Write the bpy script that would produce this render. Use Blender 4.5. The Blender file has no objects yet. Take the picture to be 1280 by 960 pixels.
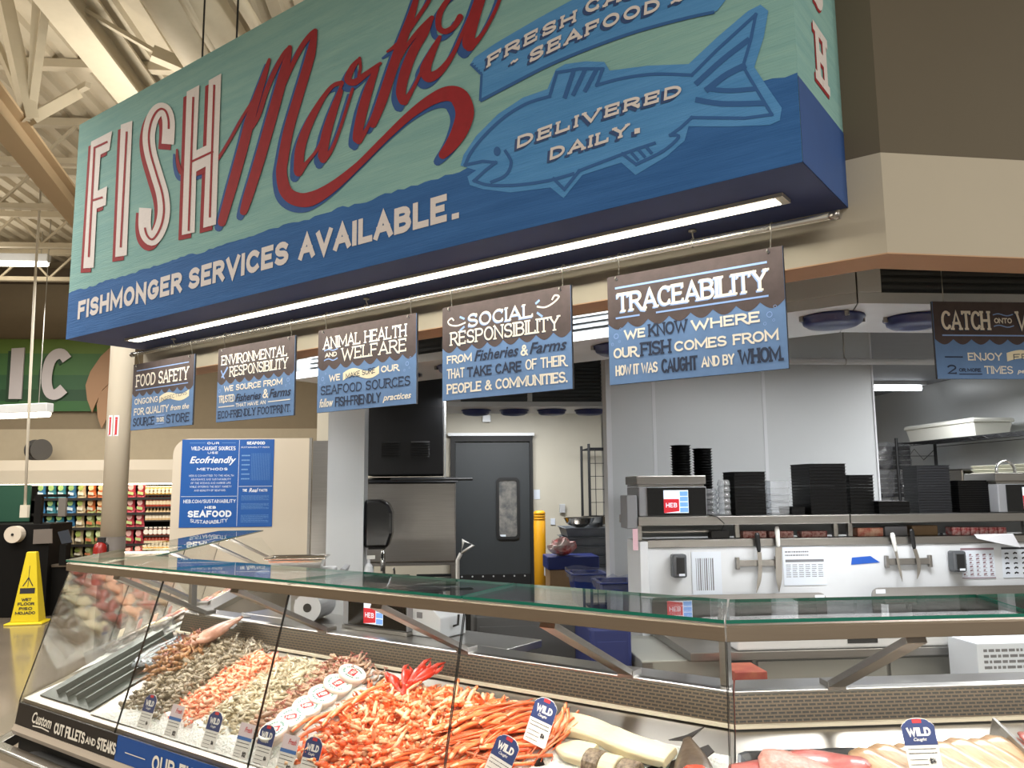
import bpy, math, random
from mathutils import Vector, Matrix
R_ = random.Random(7)
PI = math.pi
COL = bpy.context.scene.collection
rad = math.radians

# ---------------------------------------------------------------- camera
YAW = rad(36.501); PITCH = rad(7.3798); ROLL = rad(-0.50568); FPX = 1016.94; CZ = 1.7
BETA = rad(41.25)                       # the service room and the far wall are turned by this much against the display case
cam_d = bpy.data.cameras.new('camera'); cam = bpy.data.objects.new('camera', cam_d); COL.objects.link(cam)
cam_d.sensor_width = 36.0; cam_d.lens = FPX / 1280 * 36.0; cam_d.clip_end = 200; cam_d.clip_start = 0.05
cam.matrix_world = Matrix.Translation((0, 0, CZ)) @ Matrix.Rotation(YAW, 4, 'Z') @ Matrix.Rotation(PI/2 + PITCH, 4, 'X') @ Matrix.Rotation(ROLL, 4, 'Z')
bpy.context.scene.camera = cam

def ray(px, py):
    x = (px-640)/FPX; y = (py-480)/FPX; c, s = math.cos(ROLL), math.sin(ROLL)
    X = c*x + s*y; Y = -s*x + c*y
    D = math.cos(PITCH) + Y*math.sin(PITCH); Z = math.sin(PITCH) - Y*math.cos(PITCH)
    cy, sy = math.cos(YAW), math.sin(YAW)
    return Vector((cy*X - sy*D, sy*X + cy*D, Z))
O3 = Vector((0, 0, CZ))
def at_y(px, py, Y): d = ray(px, py); return O3 + d*(Y/d.y)
def at_x(px, py, X): d = ray(px, py); return O3 + d*(X/d.x)
CB, SB = math.cos(BETA), math.sin(BETA)
def bw(x, y, z=0): return Vector((CB*x - SB*y, SB*x + CB*y, z))      # room frame -> world
def at_b(px, py, yb):                                                 # room-frame (x, z) on the plane y = yb
    d = ray(px, py); q = O3 + d*(yb/(-SB*d.x + CB*d.y)); return (CB*q.x + SB*q.y, q.z)

# ---------------------------------------------------------------- materials
def lin(c):
    if isinstance(c, str): c = [int(c[i:i+2], 16) for i in (0, 2, 4)]
    o = []
    for v in c[:3]:
        v /= 255.0; o.append(v/12.92 if v <= .04045 else ((v+.055)/1.055)**2.4)
    return (*o, 1)
MATS = {}
def mat(name, col, rough=.5, metal=0., var=0., scale=8., bump=0., bscale=None, stretch=(1, 1, 1), emit=0., sss=0., coat=0., spec=None, col2=None, island=False, ecol=None):
    if name in MATS: return MATS[name]
    m = bpy.data.materials.new(name); m.use_nodes = True; nt = m.node_tree; b = nt.nodes['Principled BSDF']
    b.inputs['Base Color'].default_value = lin(col); b.inputs['Roughness'].default_value = rough; b.inputs['Metallic'].default_value = metal
    if spec is not None: b.inputs['Specular IOR Level'].default_value = spec
    if coat: b.inputs['Coat Weight'].default_value = coat; b.inputs['Coat Roughness'].default_value = .08
    if sss: b.inputs['Subsurface Weight'].default_value = sss; b.inputs['Subsurface Radius'].default_value = (.02, .01, .006); b.inputs['Subsurface Scale'].default_value = .3
    if emit: b.inputs['Emission Color'].default_value = lin(ecol or col); b.inputs['Emission Strength'].default_value = emit
    if var or bump or col2:
        tc = nt.nodes.new('ShaderNodeTexCoord'); mp = nt.nodes.new('ShaderNodeMapping'); mp.inputs['Scale'].default_value = stretch
        nt.links.new(tc.outputs['Object'], mp.inputs['Vector'])
    if var or col2:
        n = nt.nodes.new('ShaderNodeTexNoise'); n.inputs['Scale'].default_value = scale; n.inputs['Detail'].default_value = 5; n.inputs['Roughness'].default_value = .62
        nt.links.new(mp.outputs[0], n.inputs['Vector'])
        cr = nt.nodes.new('ShaderNodeValToRGB'); e = cr.color_ramp.elements
        a = lin(col); k = lin(col2) if col2 else None
        if k: e[0].color = a; e[1].color = k; e[0].position = .38; e[1].position = .62
        else:
            e[0].color = tuple(min(1, c*(1-var)) for c in a[:3]) + (1,); e[1].color = tuple(min(1, c*(1+var)) for c in a[:3]) + (1,); e[0].position = .3; e[1].position = .7
        nt.links.new(n.outputs['Fac'], cr.inputs['Fac'])
        out = cr.outputs['Color']
        if island:
            oi = nt.nodes.new('ShaderNodeObjectInfo'); hs = nt.nodes.new('ShaderNodeHueSaturation'); ma = nt.nodes.new('ShaderNodeMapRange')
            ma.inputs['To Min'].default_value = .72; ma.inputs['To Max'].default_value = 1.22
            nt.links.new(oi.outputs['Random'], ma.inputs['Value']); nt.links.new(ma.outputs[0], hs.inputs['Value']); nt.links.new(out, hs.inputs['Color']); out = hs.outputs['Color']
        nt.links.new(out, b.inputs['Base Color'])
    if bump:
        n2 = nt.nodes.new('ShaderNodeTexNoise'); n2.inputs['Scale'].default_value = bscale or scale; n2.inputs['Detail'].default_value = 4
        nt.links.new(mp.outputs[0], n2.inputs['Vector'])
        bp = nt.nodes.new('ShaderNodeBump'); bp.inputs['Strength'].default_value = bump; bp.inputs['Distance'].default_value = .01
        nt.links.new(n2.outputs['Fac'], bp.inputs['Height']); nt.links.new(bp.outputs[0], b.inputs['Normal'])
    MATS[name] = m; return m
def glass_mat(name, tint=(1, 1, 1), ior=1.5, rough=0., haze=0.):
    """thin sheet: what is not mirrored goes straight through"""
    if name in MATS: return MATS[name]
    m = bpy.data.materials.new(name); m.use_nodes = True; nt = m.node_tree; nt.nodes.clear()
    o = nt.nodes.new('ShaderNodeOutputMaterial'); t = nt.nodes.new('ShaderNodeBsdfTransparent'); g = nt.nodes.new('ShaderNodeBsdfGlossy'); f = nt.nodes.new('ShaderNodeFresnel'); mx = nt.nodes.new('ShaderNodeMixShader')
    t.inputs['Color'].default_value = (*tint, 1); g.inputs['Roughness'].default_value = rough; f.inputs['IOR'].default_value = ior
    ge = nt.nodes.new('ShaderNodeNewGeometry'); mr = nt.nodes.new('ShaderNodeMapRange'); mr.inputs['To Min'].default_value = ior; mr.inputs['To Max'].default_value = 1/ior
    nt.links.new(ge.outputs['Backfacing'], mr.inputs['Value']); nt.links.new(mr.outputs[0], f.inputs['IOR'])      # the same sheet from either side
    nt.links.new(f.outputs[0], mx.inputs[0]); nt.links.new(t.outputs[0], mx.inputs[1]); nt.links.new(g.outputs[0], mx.inputs[2])
    out = mx.outputs[0]
    if haze:
        d = nt.nodes.new('ShaderNodeBsdfDiffuse'); d.inputs['Color'].default_value = (.8, .8, .8, 1); m2 = nt.nodes.new('ShaderNodeMixShader'); m2.inputs[0].default_value = haze
        nt.links.new(out, m2.inputs[1]); nt.links.new(d.outputs[0], m2.inputs[2]); out = m2.outputs[0]
    nt.links.new(out, o.inputs['Surface']); MATS[name] = m; return m

# ---------------------------------------------------------------- mesh builder
def ident(x, y, z=0): return Vector((x, y, z))
class MB:
    def __init__(s): s.v = []; s.f = []; s.m = []; s.k = 0; s.T = None
    def add(s, vs, fs):
        o = len(s.v)
        for p in vs:
            p = Vector(p); s.v.append(s.T @ p if s.T else p)
        for f in fs: s.f.append([o+i for i in f]); s.m.append(s.k)
        return s
    def box(s, x0, x1, y0, y1, z0, z1):
        return s.add([(x0,y0,z0),(x1,y0,z0),(x1,y1,z0),(x0,y1,z0),(x0,y0,z1),(x1,y0,z1),(x1,y1,z1),(x0,y1,z1)],
                     [(3,2,1,0),(4,5,6,7),(0,1,5,4),(1,2,6,5),(2,3,7,6),(3,0,4,7)])
    def poly(s, pts): return s.add(pts, [list(range(len(pts)))])
    def prism(s, pts, vec):
        n = len(pts); vec = Vector(vec); a = [Vector(p) for p in pts]; b = [p+vec for p in a]
        return s.add(a+b, [list(range(n))[::-1], list(range(n, 2*n))] + [(i, (i+1) % n, n+(i+1) % n, n+i) for i in range(n)])
    def loft(s, rings, cap0=True, cap1=True, closed=False):
        n = len(rings[0]); o = []; fs = []
        for r in rings: o += [Vector(p) for p in r]
        m = len(rings)
        for j in range(m if closed else m-1):
            for i in range(n): fs.append((j*n+i, j*n+(i+1) % n, ((j+1) % m)*n+(i+1) % n, ((j+1) % m)*n+i))
        if not closed:
            if cap0: fs.append(list(range(n))[::-1])
            if cap1: fs.append([(m-1)*n+i for i in range(n)])
        return s.add(o, fs)
    def tube(s, pts, r, seg=8, closed=False, flat=1., caps=True, up=None):
        P = [Vector(p) for p in pts]; n = len(P); rr = r if isinstance(r, (list, tuple)) else [r]*n
        rings = []; prev = Vector(up) if up else None
        for i in range(n):
            if closed: t = P[(i+1) % n]-P[i-1]
            else: t = P[min(i+1, n-1)]-P[max(i-1, 0)]
            t.normalize()
            if prev is None: prev = Vector((0, 0, 1)) if abs(t.z) < .9 else Vector((1, 0, 0))
            u = prev - t*prev.dot(t)
            if u.length < 1e-6: u = t.orthogonal()
            u.normalize(); w = t.cross(u); prev = u
            rings.append([P[i] + (w*math.cos(2*PI*k/seg) + u*math.sin(2*PI*k/seg)*flat)*rr[i] for k in range(seg)])
        return s.loft(rings, caps, caps, closed)
    def cyl(s, p0, p1, r0, r1=None, seg=16): return s.tube([p0, p1], [r0, r0 if r1 is None else r1], seg)
    def lathe(s, prof, seg=20, at=(0, 0, 0), caps=True):
        at = Vector(at); rings = [[at+Vector((r*math.cos(2*PI*k/seg), r*math.sin(2*PI*k/seg), z)) for k in range(seg)] for r, z in prof]
        return s.loft(rings, caps, caps)
    def sphere(s, c, r, seg=10, rings=6, sc=(1, 1, 1)):
        c = Vector(c); L = []
        for j in range(rings+1):
            a = -PI/2 + PI*j/rings; L.append([c+Vector((sc[0]*r*math.cos(a)*math.cos(2*PI*k/seg), sc[1]*r*math.cos(a)*math.sin(2*PI*k/seg), sc[2]*r*math.sin(a))) for k in range(seg)])
        return s.loft(L, True, True)
    def grid(s, nx, ny, fn):
        o = [fn(i/nx, j/ny) for j in range(ny+1) for i in range(nx+1)]
        return s.add(o, [(j*(nx+1)+i, j*(nx+1)+i+1, (j+1)*(nx+1)+i+1, (j+1)*(nx+1)+i) for j in range(ny) for i in range(nx)])
    def build(s, name, mats, parent=None, smooth=False, bevel=0, loc=None, rotz=None):
        me = bpy.data.meshes.new(name); me.from_pydata([tuple(p) for p in s.v], [], s.f)
        mats = mats if isinstance(mats, (list, tuple)) else [mats]
        for m in mats: me.materials.append(m)
        if len(mats) > 1: me.polygons.foreach_set('material_index', s.m)
        if smooth: me.polygons.foreach_set('use_smooth', [True]*len(me.polygons))
        me.update(); o = bpy.data.objects.new(name, me); COL.objects.link(o)
        if parent: o.parent = parent
        if loc is not None: o.location = loc
        if rotz is not None: o.rotation_euler = (0, 0, rotz)
        if bevel:
            b = o.modifiers.new('bevel', 'BEVEL'); b.width = bevel; b.segments = 2; b.limit_method = 'ANGLE'; b.angle_limit = rad(40); b.harden_normals = False
        return o
def tag(o, label=None, cat=None, group=None, kind=None):
    if label: o['label'] = label
    if cat: o['category'] = cat
    if group: o['group'] = group
    if kind: o['kind'] = kind
    return o
def thing(name, label, cat, loc=(0, 0, 0), rotz=0, group=None, kind=None):
    o = bpy.data.objects.new(name, None); COL.objects.link(o); o.location = loc; o.rotation_euler = (0, 0, rotz); o.empty_display_size = .1
    return tag(o, label, cat, group, kind)
def bthing(name, label, cat, x=0, y=0, z=0, rotz=0, group=None, kind=None): return thing(name, label, cat, bw(x, y, z), BETA+rotz, group, kind)
def struct(o): o['kind'] = 'structure'; return o
def copy_tree(o, parent=None):
    c = o.copy(); COL.objects.link(c); c.parent = parent
    for ch in list(o.children): copy_tree(ch, c)
    return c

# ---------------------------------------------------------------- flat painted ribbons and letters
def offset_path(P, w, closed=False):
    n = len(P); ws = w if isinstance(w, (list, tuple)) else [w]*n; L = []; Rr = []
    for i in range(n):
        a = P[i-1] if (i > 0 or closed) else None; b = P[(i+1) % n] if (i < n-1 or closed) else None; p = P[i]
        def nrm(u, v):
            d = Vector((v[0]-u[0], v[1]-u[1])); d = d.normalized() if d.length > 1e-9 else Vector((1, 0)); return Vector((-d.y, d.x))
        if a is None: nn = nrm(p, b)
        elif b is None: nn = nrm(a, p)
        else:
            n1, n2 = nrm(a, p), nrm(p, b); s = n1+n2
            nn = s/max(s.length_squared, .55)*2 if s.length > .05 else n1
        h = ws[i]/2; L.append((p[0]+nn.x*h, p[1]+nn.y*h)); Rr.append((p[0]-nn.x*h, p[1]-nn.y*h))
    return L, Rr
def ribbon(mb, P, w, fn, closed=False, square=False):
    P = [tuple(p[:2]) for p in P]
    if square and not closed and len(P) > 1:
        h = (w if not isinstance(w, (list, tuple)) else w[0])/2
        def ext(a, b):
            d = Vector((a[0]-b[0], a[1]-b[1])); d.normalize(); return (a[0]+d.x*h, a[1]+d.y*h)
        P = [ext(P[0], P[1])] + P[1:-1] + [ext(P[-1], P[-2])]
    L, Rr = offset_path(P, w, closed); n = len(P)
    a = [Vector(fn(*p)) for p in L]; b = [Vector(fn(*p)) for p in Rr]
    nn = (a[1]-a[0]).cross(b[0]-a[0])                       # strokes that cross lie a hair apart, like coats of paint
    if nn.length > 1e-12:
        nn.normalize()
        if (nn.y > 0 if abs(nn.y) > .3 else nn.x < 0 if abs(nn.x) > .5 else nn.z < 0): nn = -nn
        mb.coat = (getattr(mb, 'coat', -1)+1) % 4
        for i in range(n): e = nn*(mb.coat*6e-5+i*3e-6); a[i] += e; b[i] += e
    vs = a + b
    mb.add(vs, [(i, (i+1) % n, n+(i+1) % n, n+i) for i in range(n if closed else n-1)])
def smooth_path(P, W=None, k=6):
    """Catmull-Rom through the points (and widths)"""
    n = len(P); out = []; wo = []
    W = W or [1]*n
    if len(W) < n: W = [W[min(int(i*len(W)/n), len(W)-1)] for i in range(n)]
    for i in range(n-1):
        p0, p1, p2, p3 = P[max(i-1, 0)], P[i], P[i+1], P[min(i+2, n-1)]
        for j in range(k):
            t = j/k
            f = lambda a, b, c, d: .5*((2*b) + (-a+c)*t + (2*a-5*b+4*c-d)*t*t + (-a+3*b-3*c+d)*t**3)
            out.append((f(p0[0], p1[0], p2[0], p3[0]), f(p0[1], p1[1], p2[1], p3[1]))); wo.append(W[i]+(W[i+1]-W[i])*t)
    out.append(tuple(P[-1])); wo.append(W[-1]); return out, wo
def arc(cx, cy, rx, ry, a0, a1, n=10): return [(cx+rx*math.cos(rad(a0+(a1-a0)*i/n)), cy+ry*math.sin(rad(a0+(a1-a0)*i/n))) for i in range(n+1)]
GL = {
 'A': (.7, [[(0,0),(.35,1),(.7,0)], [(.12,.32),(.58,.32)]]),
 'B': (.58, [[(0,0),(0,1),(.3,1)]+arc(.3,.765,.24,.235,90,-90,6)+[(0,.53)], [(.3,.53)]+arc(.32,.265,.26,.265,90,-90,6)+[(0,0)]]),
 'C': (.62, [arc(.34,.5,.34,.5,48,312,14)]),
 'D': (.62, [[(0,0),(0,1),(.22,1)]+arc(.22,.5,.4,.5,90,-90,10)+[(0,0)]]),
 'E': (.5, [[(.5,1),(0,1),(0,0),(.5,0)], [(0,.52),(.4,.52)]]),
 'F': (.5, [[(.5,1),(0,1),(0,0)], [(0,.5),(.4,.5)]]),
 'G': (.66, [arc(.34,.5,.34,.5,48,345,14)+[(.66,.45),(.4,.45)]]),
 'H': (.6, [[(0,0),(0,1)], [(.6,0),(.6,1)], [(0,.5),(.6,.5)]]),
 'I': (0, [[(0,0),(0,1)]]),
 'J': (.4, [[(.4,1),(.4,.25)]+arc(.2,.22,.2,.22,0,-160,6)]),
 'K': (.6, [[(0,0),(0,1)], [(.56,1),(.02,.4)], [(.2,.58),(.6,0)]]),
 'L': (.5, [[(0,1),(0,0),(.5,0)]]),
 'M': (.84, [[(0,0),(0,1),(.42,.2),(.84,1),(.84,0)]]),
 'N': (.62, [[(0,0),(0,1),(.62,0),(.62,1)]]),
 'O': (.68, [arc(.34,.5,.34,.5,0,360,18)]),
 'P': (.56, [[(0,0),(0,1),(.3,1)]+arc(.3,.74,.26,.26,90,-90,7)+[(0,.48)]]),
 'Q': (.68, [arc(.34,.5,.34,.5,0,360,18), [(.4,.25),(.7,-.08)]]),
 'R': (.58, [[(0,0),(0,1),(.3,1)]+arc(.3,.74,.26,.26,90,-90,7)+[(0,.48)], [(.28,.48),(.58,0)]]),
 'S': (.58, [arc(.29,.75,.27,.25,30,270,9)[:-1]+arc(.29,.25,.29,.25,90,-150,9)]),
 'T': (.6, [[(0,1),(.6,1)], [(.3,1),(.3,0)]]),
 'U': (.62, [[(0,1),(0,.31)]+arc(.31,.31,.31,.31,180,360,9)+[(.62,1)]]),
 'V': (.68, [[(0,1),(.34,0),(.68,1)]]),
 'W': (1.0, [[(0,1),(.25,0),(.5,.8),(.75,0),(1.0,1)]]),
 'X': (.64, [[(0,0),(.64,1)], [(0,1),(.64,0)]]),
 'Y': (.64, [[(0,1),(.32,.48),(.64,1)], [(.32,.48),(.32,0)]]),
 'Z': (.56, [[(0,1),(.56,1),(0,0),(.56,0)]]),
 '0': (.56, [arc(.28,.5,.28,.5,0,360,16)]), '1': (.2, [[(0,.8),(.2,1),(.2,0)]]),
 '2': (.54, [arc(.27,.73,.27,.27,160,-30,8)+[(0,0),(.54,0)]]),
 '3': (.52, [arc(.25,.75,.25,.25,150,-90,8), arc(.25,.26,.27,.26,90,-150,8)]),
 '4': (.58, [[(.42,0),(.42,1),(0,.3),(.58,.3)]]), '5': (.52, [[(.5,1),(.06,1),(.03,.55)]+arc(.25,.32,.27,.3,120,-150,9)]),
 '6': (.54, [[(.42,1),(.05,.42)]+arc(.27,.28,.27,.28,150,510,12)]), '7': (.52, [[(0,1),(.52,1),(.16,0)]]),
 '8': (.54, [arc(.27,.75,.23,.25,0,360,12), arc(.27,.26,.27,.26,0,360,12)]), '9': (.54, [arc(.27,.72,.27,.28,-30,330,12)+[(.12,0)]]),
 '&': (.7, [[(.7,0),(.2,.68)]+arc(.33,.8,.17,.2,210,-20,7)+[(.08,.4)]+arc(.26,.23,.26,.23,150,300,6)+[(.64,.45)]]),
 '.': (0, [[(0,0),(0,.02)]]), ',': (0, [[(0,0),(-.06,-.15)]]), '-': (.26, [[(0,.45),(.26,.45)]]), '/': (.4, [[(0,0),(.4,1)]]),
 '$': (.54, [arc(.27,.7,.25,.2,30,270,8)[:-1]+arc(.27,.28,.27,.22,90,-150,8), [(.27,-.08),(.27,1.08)]]),
 '~': (.4, [[(0,.4),(.13,.52),(.27,.38),(.4,.5)]]), "'": (0, [[(0,1),(0,.8)]]), '+': (.4, [[(0,.4),(.4,.4)], [(.2,.2),(.2,.6)]]), '%': (.5, [[(0,0),(.5,1)]]),
}
def letters(mb, text, x, y, h, fn, W=None, t=.16, slab=0., gap=.2, space=.42, sx=1., swash=False):
    """stroke letters, baseline (x, y), cap height h; W = total width to fill; slab = length of the serif bars / h"""
    adv = 0; lay = []
    for c in text:
        if c == ' ': adv += space; continue
        w, st = GL[c]; lay.append((c, adv, st)); adv += w + gap
    adv -= gap
    tt = t*h
    if W is not None: sx = (W-tt)/(max(adv, 1e-6)*h) if adv > .01 else 1.
    for c, a, st in lay:
        for P in st:
            Q = [(x+tt/2+(a+p[0])*h*sx, y+tt/2+p[1]*(h-tt)) for p in P]
            cl = len(Q) > 3 and abs(Q[0][0]-Q[-1][0])+abs(Q[0][1]-Q[-1][1]) < 1e-6*max(1, h)
            if swash and c == 'R' and len(P) == 2: Q = Q[:1]+[(Q[1][0]+.05*h, Q[1][1]-.06*h), (Q[1][0]+.22*h, Q[1][1]-.1*h)]
            ribbon(mb, Q[:-1] if cl else Q, tt, fn, closed=cl, square=not cl)
            if slab and not cl and c not in '.,-~&/\'':
                for e, q in ((0, 1), (-1, -2)):
                    p = P[e]
                    if abs(p[1]) < 1e-6 or abs(p[1]-1) < 1e-6 or c in 'SCG':
                        dx, dy = Q[e][0]-Q[q][0], Q[e][1]-Q[q][1]; X0, Y0 = Q[e]
                        if c in 'SCG': ribbon(mb, [(X0, Y0-slab*.42*h), (X0, Y0+slab*.42*h)], tt*.8, fn)
                        elif abs(dx) > 1.5*abs(dy):
                            s = -1 if p[1] > .5 else 1
                            ribbon(mb, [(X0+math.copysign(tt*.1, dx), Y0-s*tt*.5), (X0+math.copysign(tt*.1, dx), Y0+s*slab*.62*h)], tt*.8, fn)
                        else: ribbon(mb, [(X0-slab*h/2, Y0+(tt*.1 if p[1] > .5 else -tt*.1)), (X0+slab*h/2, Y0+(tt*.1 if p[1] > .5 else -tt*.1))], tt*.8, fn)
                for p, qv in zip(P[1:-1], Q[1:-1]):      # corners such as the apex of N, M and the spine of E, F, B, D
                    if c in 'NMEFBDLPR' and (abs(p[1]) < 1e-6 or abs(p[1]-1) < 1e-6) and p[0] < 1e-6:
                        ribbon(mb, [(qv[0]-slab*h/2, qv[1]), (qv[0], qv[1])], tt*.8, fn)
    return adv*h*sx+tt
_fc = {}
def script(mb, text, x, y, h, fn, W=None, shear=.3, bold=.02):
    """slanted lower-case lettering from Blender's own built-in font"""
    key = (text, shear, bold)
    if key not in _fc:
        cu = bpy.data.curves.new('t', 'FONT'); cu.body = text; cu.shear = shear; cu.offset = bold; cu.resolution_u = 2; cu.fill_mode = 'FRONT'
        ob = bpy.data.objects.new('t', cu); COL.objects.link(ob); bpy.context.view_layer.update()
        me = bpy.data.meshes.new_from_object(ob.evaluated_get(bpy.context.evaluated_depsgraph_get()))
        _fc[key] = ([v.co.copy() for v in me.vertices], [list(p.vertices) for p in me.polygons])
        bpy.data.objects.remove(ob); bpy.data.curves.remove(cu); bpy.data.meshes.remove(me)
    vs, fs = _fc[key]
    x0 = min(v.x for v in vs); x1 = max(v.x for v in vs); k = h/.7; sx = (W/(x1-x0)) if W else k
    mb.add([fn(x+(v.x-x0)*sx, y+v.y*k) for v in vs], fs)
def greek(mb, x0, x1, y0, y1, n, fn, seed=1, fill=.5):
    """rows of words far too small to read"""
    r = random.Random(seed); dy = (y1-y0)/n
    for i in range(n):
        y = y1-(i+.5)*dy; x = x0; end = x1-(r.random()*.3*(x1-x0) if i % 4 == 3 else 0)
        while x < end:
            w = min(r.uniform(.03, .11)*(x1-x0), end-x); ribbon(mb, [(x, y), (x+w, y)], dy*fill, fn); x += w+.018*(x1-x0)
# ================================================================ the big sign box over the display case
WHITE = mat('sign_white_paint', 'd2cbc8', .7, var=.05, scale=30, stretch=(1, 1, 6))
RED = mat('sign_red_paint', '8c101a', .8, var=.12, scale=25)
SHADOWBLUE = mat('sign_shadow_blue', '26508c', .8, var=.1, scale=25)
def wood_paint(name, c1, c2):
    m = mat(name, c1, .8, spec=.25, col2=c2, scale=1.6, stretch=(1.2, 1, 16)); nt = m.node_tree; b = nt.nodes['Principled BSDF']
    tc = nt.nodes.new('ShaderNodeTexCoord'); mp = nt.nodes.new('ShaderNodeMapping'); mp.inputs['Scale'].default_value = (2.5, 2.5, 55); mp.inputs['Rotation'].default_value = (0, rad(4), 0)
    n = nt.nodes.new('ShaderNodeTexNoise'); n.inputs['Scale'].default_value = 3; n.inputs['Detail'].default_value = 6; n.inputs['Distortion'].default_value = .6
    bp = nt.nodes.new('ShaderNodeBump'); bp.inputs['Strength'].default_value = .35; bp.inputs['Distance'].default_value = .01
    nt.links.new(tc.outputs['Object'], mp.inputs[0]); nt.links.new(mp.outputs[0], n.inputs[0]); nt.links.new(n.outputs[0], bp.inputs['Height']); nt.links.new(bp.outputs[0], b.inputs['Normal'])
    return m
TEAL = wood_paint('sign_teal_wood', '88b0aa', '7ca6a4'); BAND = wood_paint('sign_blue_wood', '36659f', '2e5c94'); FISHBLUE = wood_paint('sign_fish_blue', '558fc4', '4b86bc')
NAVY = mat('sign_underside_navy', '26376b', .6, var=.08, scale=5)
SX0, SX1, SY0, SY1, SZ0, SZ1 = -4.927, -.637, 2.235, 2.71, 2.6, 3.933
sign = thing('market_sign', 'huge teal and blue painted box sign lettered FISH Market above the seafood case', 'sign', ((SX0+SX1)/2, SY0, SZ0))
SL = Vector(((SX0+SX1)/2, SY0, SZ0))
m = MB(); m.T = Matrix.Translation(-SL)
m.box(SX0, SX1, SY0, SY1, SZ0+.006, SZ1); m.build('panel_box', TEAL, sign)
m = MB(); m.T = Matrix.Translation(-SL); m.box(SX0+.001, SX1-.001, SY0+.001, SY1-.001, SZ0, SZ0+.0055); m.build('underside', NAVY, sign)
TS = Matrix.Translation(-SL)
def layer(k): e = .0012+.001*k; return lambda px, py: at_y(px, py, SY0-e)
def wl(k): e = .0012+.001*k; return lambda x, z: Vector((x, SY0-e, z))
def sb(): q = MB(); q.T = TS; return q
# blue band with a brushed upper edge, wrapping on to the right end
m = sb(); r = random.Random(3); top = []
N = 120
for i in range(N+1):
    x = SX0+(SX1-SX0)*i/N; z = 2.882-(.0 if x < -1.2 else (x+1.2)*.035)+r.uniform(-.006, .006)+.004*math.sin(i*.6)
    top.append((x, z))
f = wl(0)
m.add([f(x, SZ0) for x, z in top]+[f(x, z) for x, z in top], [(i, i+1, N+2+i, N+1+i) for i in range(N)])
m.build('painted_band', BAND, sign)
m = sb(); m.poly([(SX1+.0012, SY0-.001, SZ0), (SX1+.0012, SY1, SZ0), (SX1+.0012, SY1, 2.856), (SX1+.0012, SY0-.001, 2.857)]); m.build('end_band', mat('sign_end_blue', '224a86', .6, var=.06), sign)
# --- FISH
def z1(x, y): return (90+x/3.555, 80+y/3.555)
F_ = [(85,345),(178,297),(166,383),(127,402),(115,563),(156,543),(150,627),(110,642),(96,905),(50,908)]
I_ = [(217,270),(268,252),(243,850),(192,858)]
H_ = [(510,123),(566,93),(553,383),(597,362),(608,73),(663,42),(640,713),(583,728),(594,455),(552,478),(545,748),(488,760)]
S_ = [(425,356),(429,300),(428,245),(415,208),(392,200),(368,222),(349,268),(341,330),(350,400),(376,490),(402,580),(408,660),(392,730),(360,778),(334,762),(323,715),(326,640)]
Sp, _ = smooth_path(S_, None, 5)
def shift(fn, dx, dz):
    def g(px, py): v = fn(px, py); return Vector((v.x+dx, v.y, v.z+dz))
    return g
def tri_poly(mb, px, fn):
    from mathutils.geometry import tessellate_polygon
    t = tessellate_polygon([[Vector((x, -y, 0)) for x, y in px]]); vs = [fn(x, y) for x, y in px]; mb.add(vs, [list(a) for a in t])
ms, mw, mi = sb(), sb(), sb()
for P in (F_, I_, H_):
    Q = [z1(*p) for p in P]; tri_poly(mw, Q, layer(4)); tri_poly(ms, Q, shift(layer(2), -.03, -.022))
Q = [z1(*p) for p in Sp]; ribbon(mw, Q, 15.5, layer(4)); ribbon(ms, Q, 15.5, shift(layer(2), -.03, -.022))
for P in ([(74,858),(100,372),(158,345)], [(92,606),(136,592)], [(216,815),(243,300)], [(518,742),(539,146)], [(612,682),(632,92)], [(526,436),(628,388)]):
    ribbon(mi, [z1(*p) for p in P], 2.6, layer(5))
ribbon(mi, [z1(*p) for p in Sp[6:-6]], 2.6, layer(5))
ms.build('block_letter_shadow', RED, sign); mw.build('block_lettering', WHITE, sign); mi.build('block_letter_inline', RED, sign)
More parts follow.
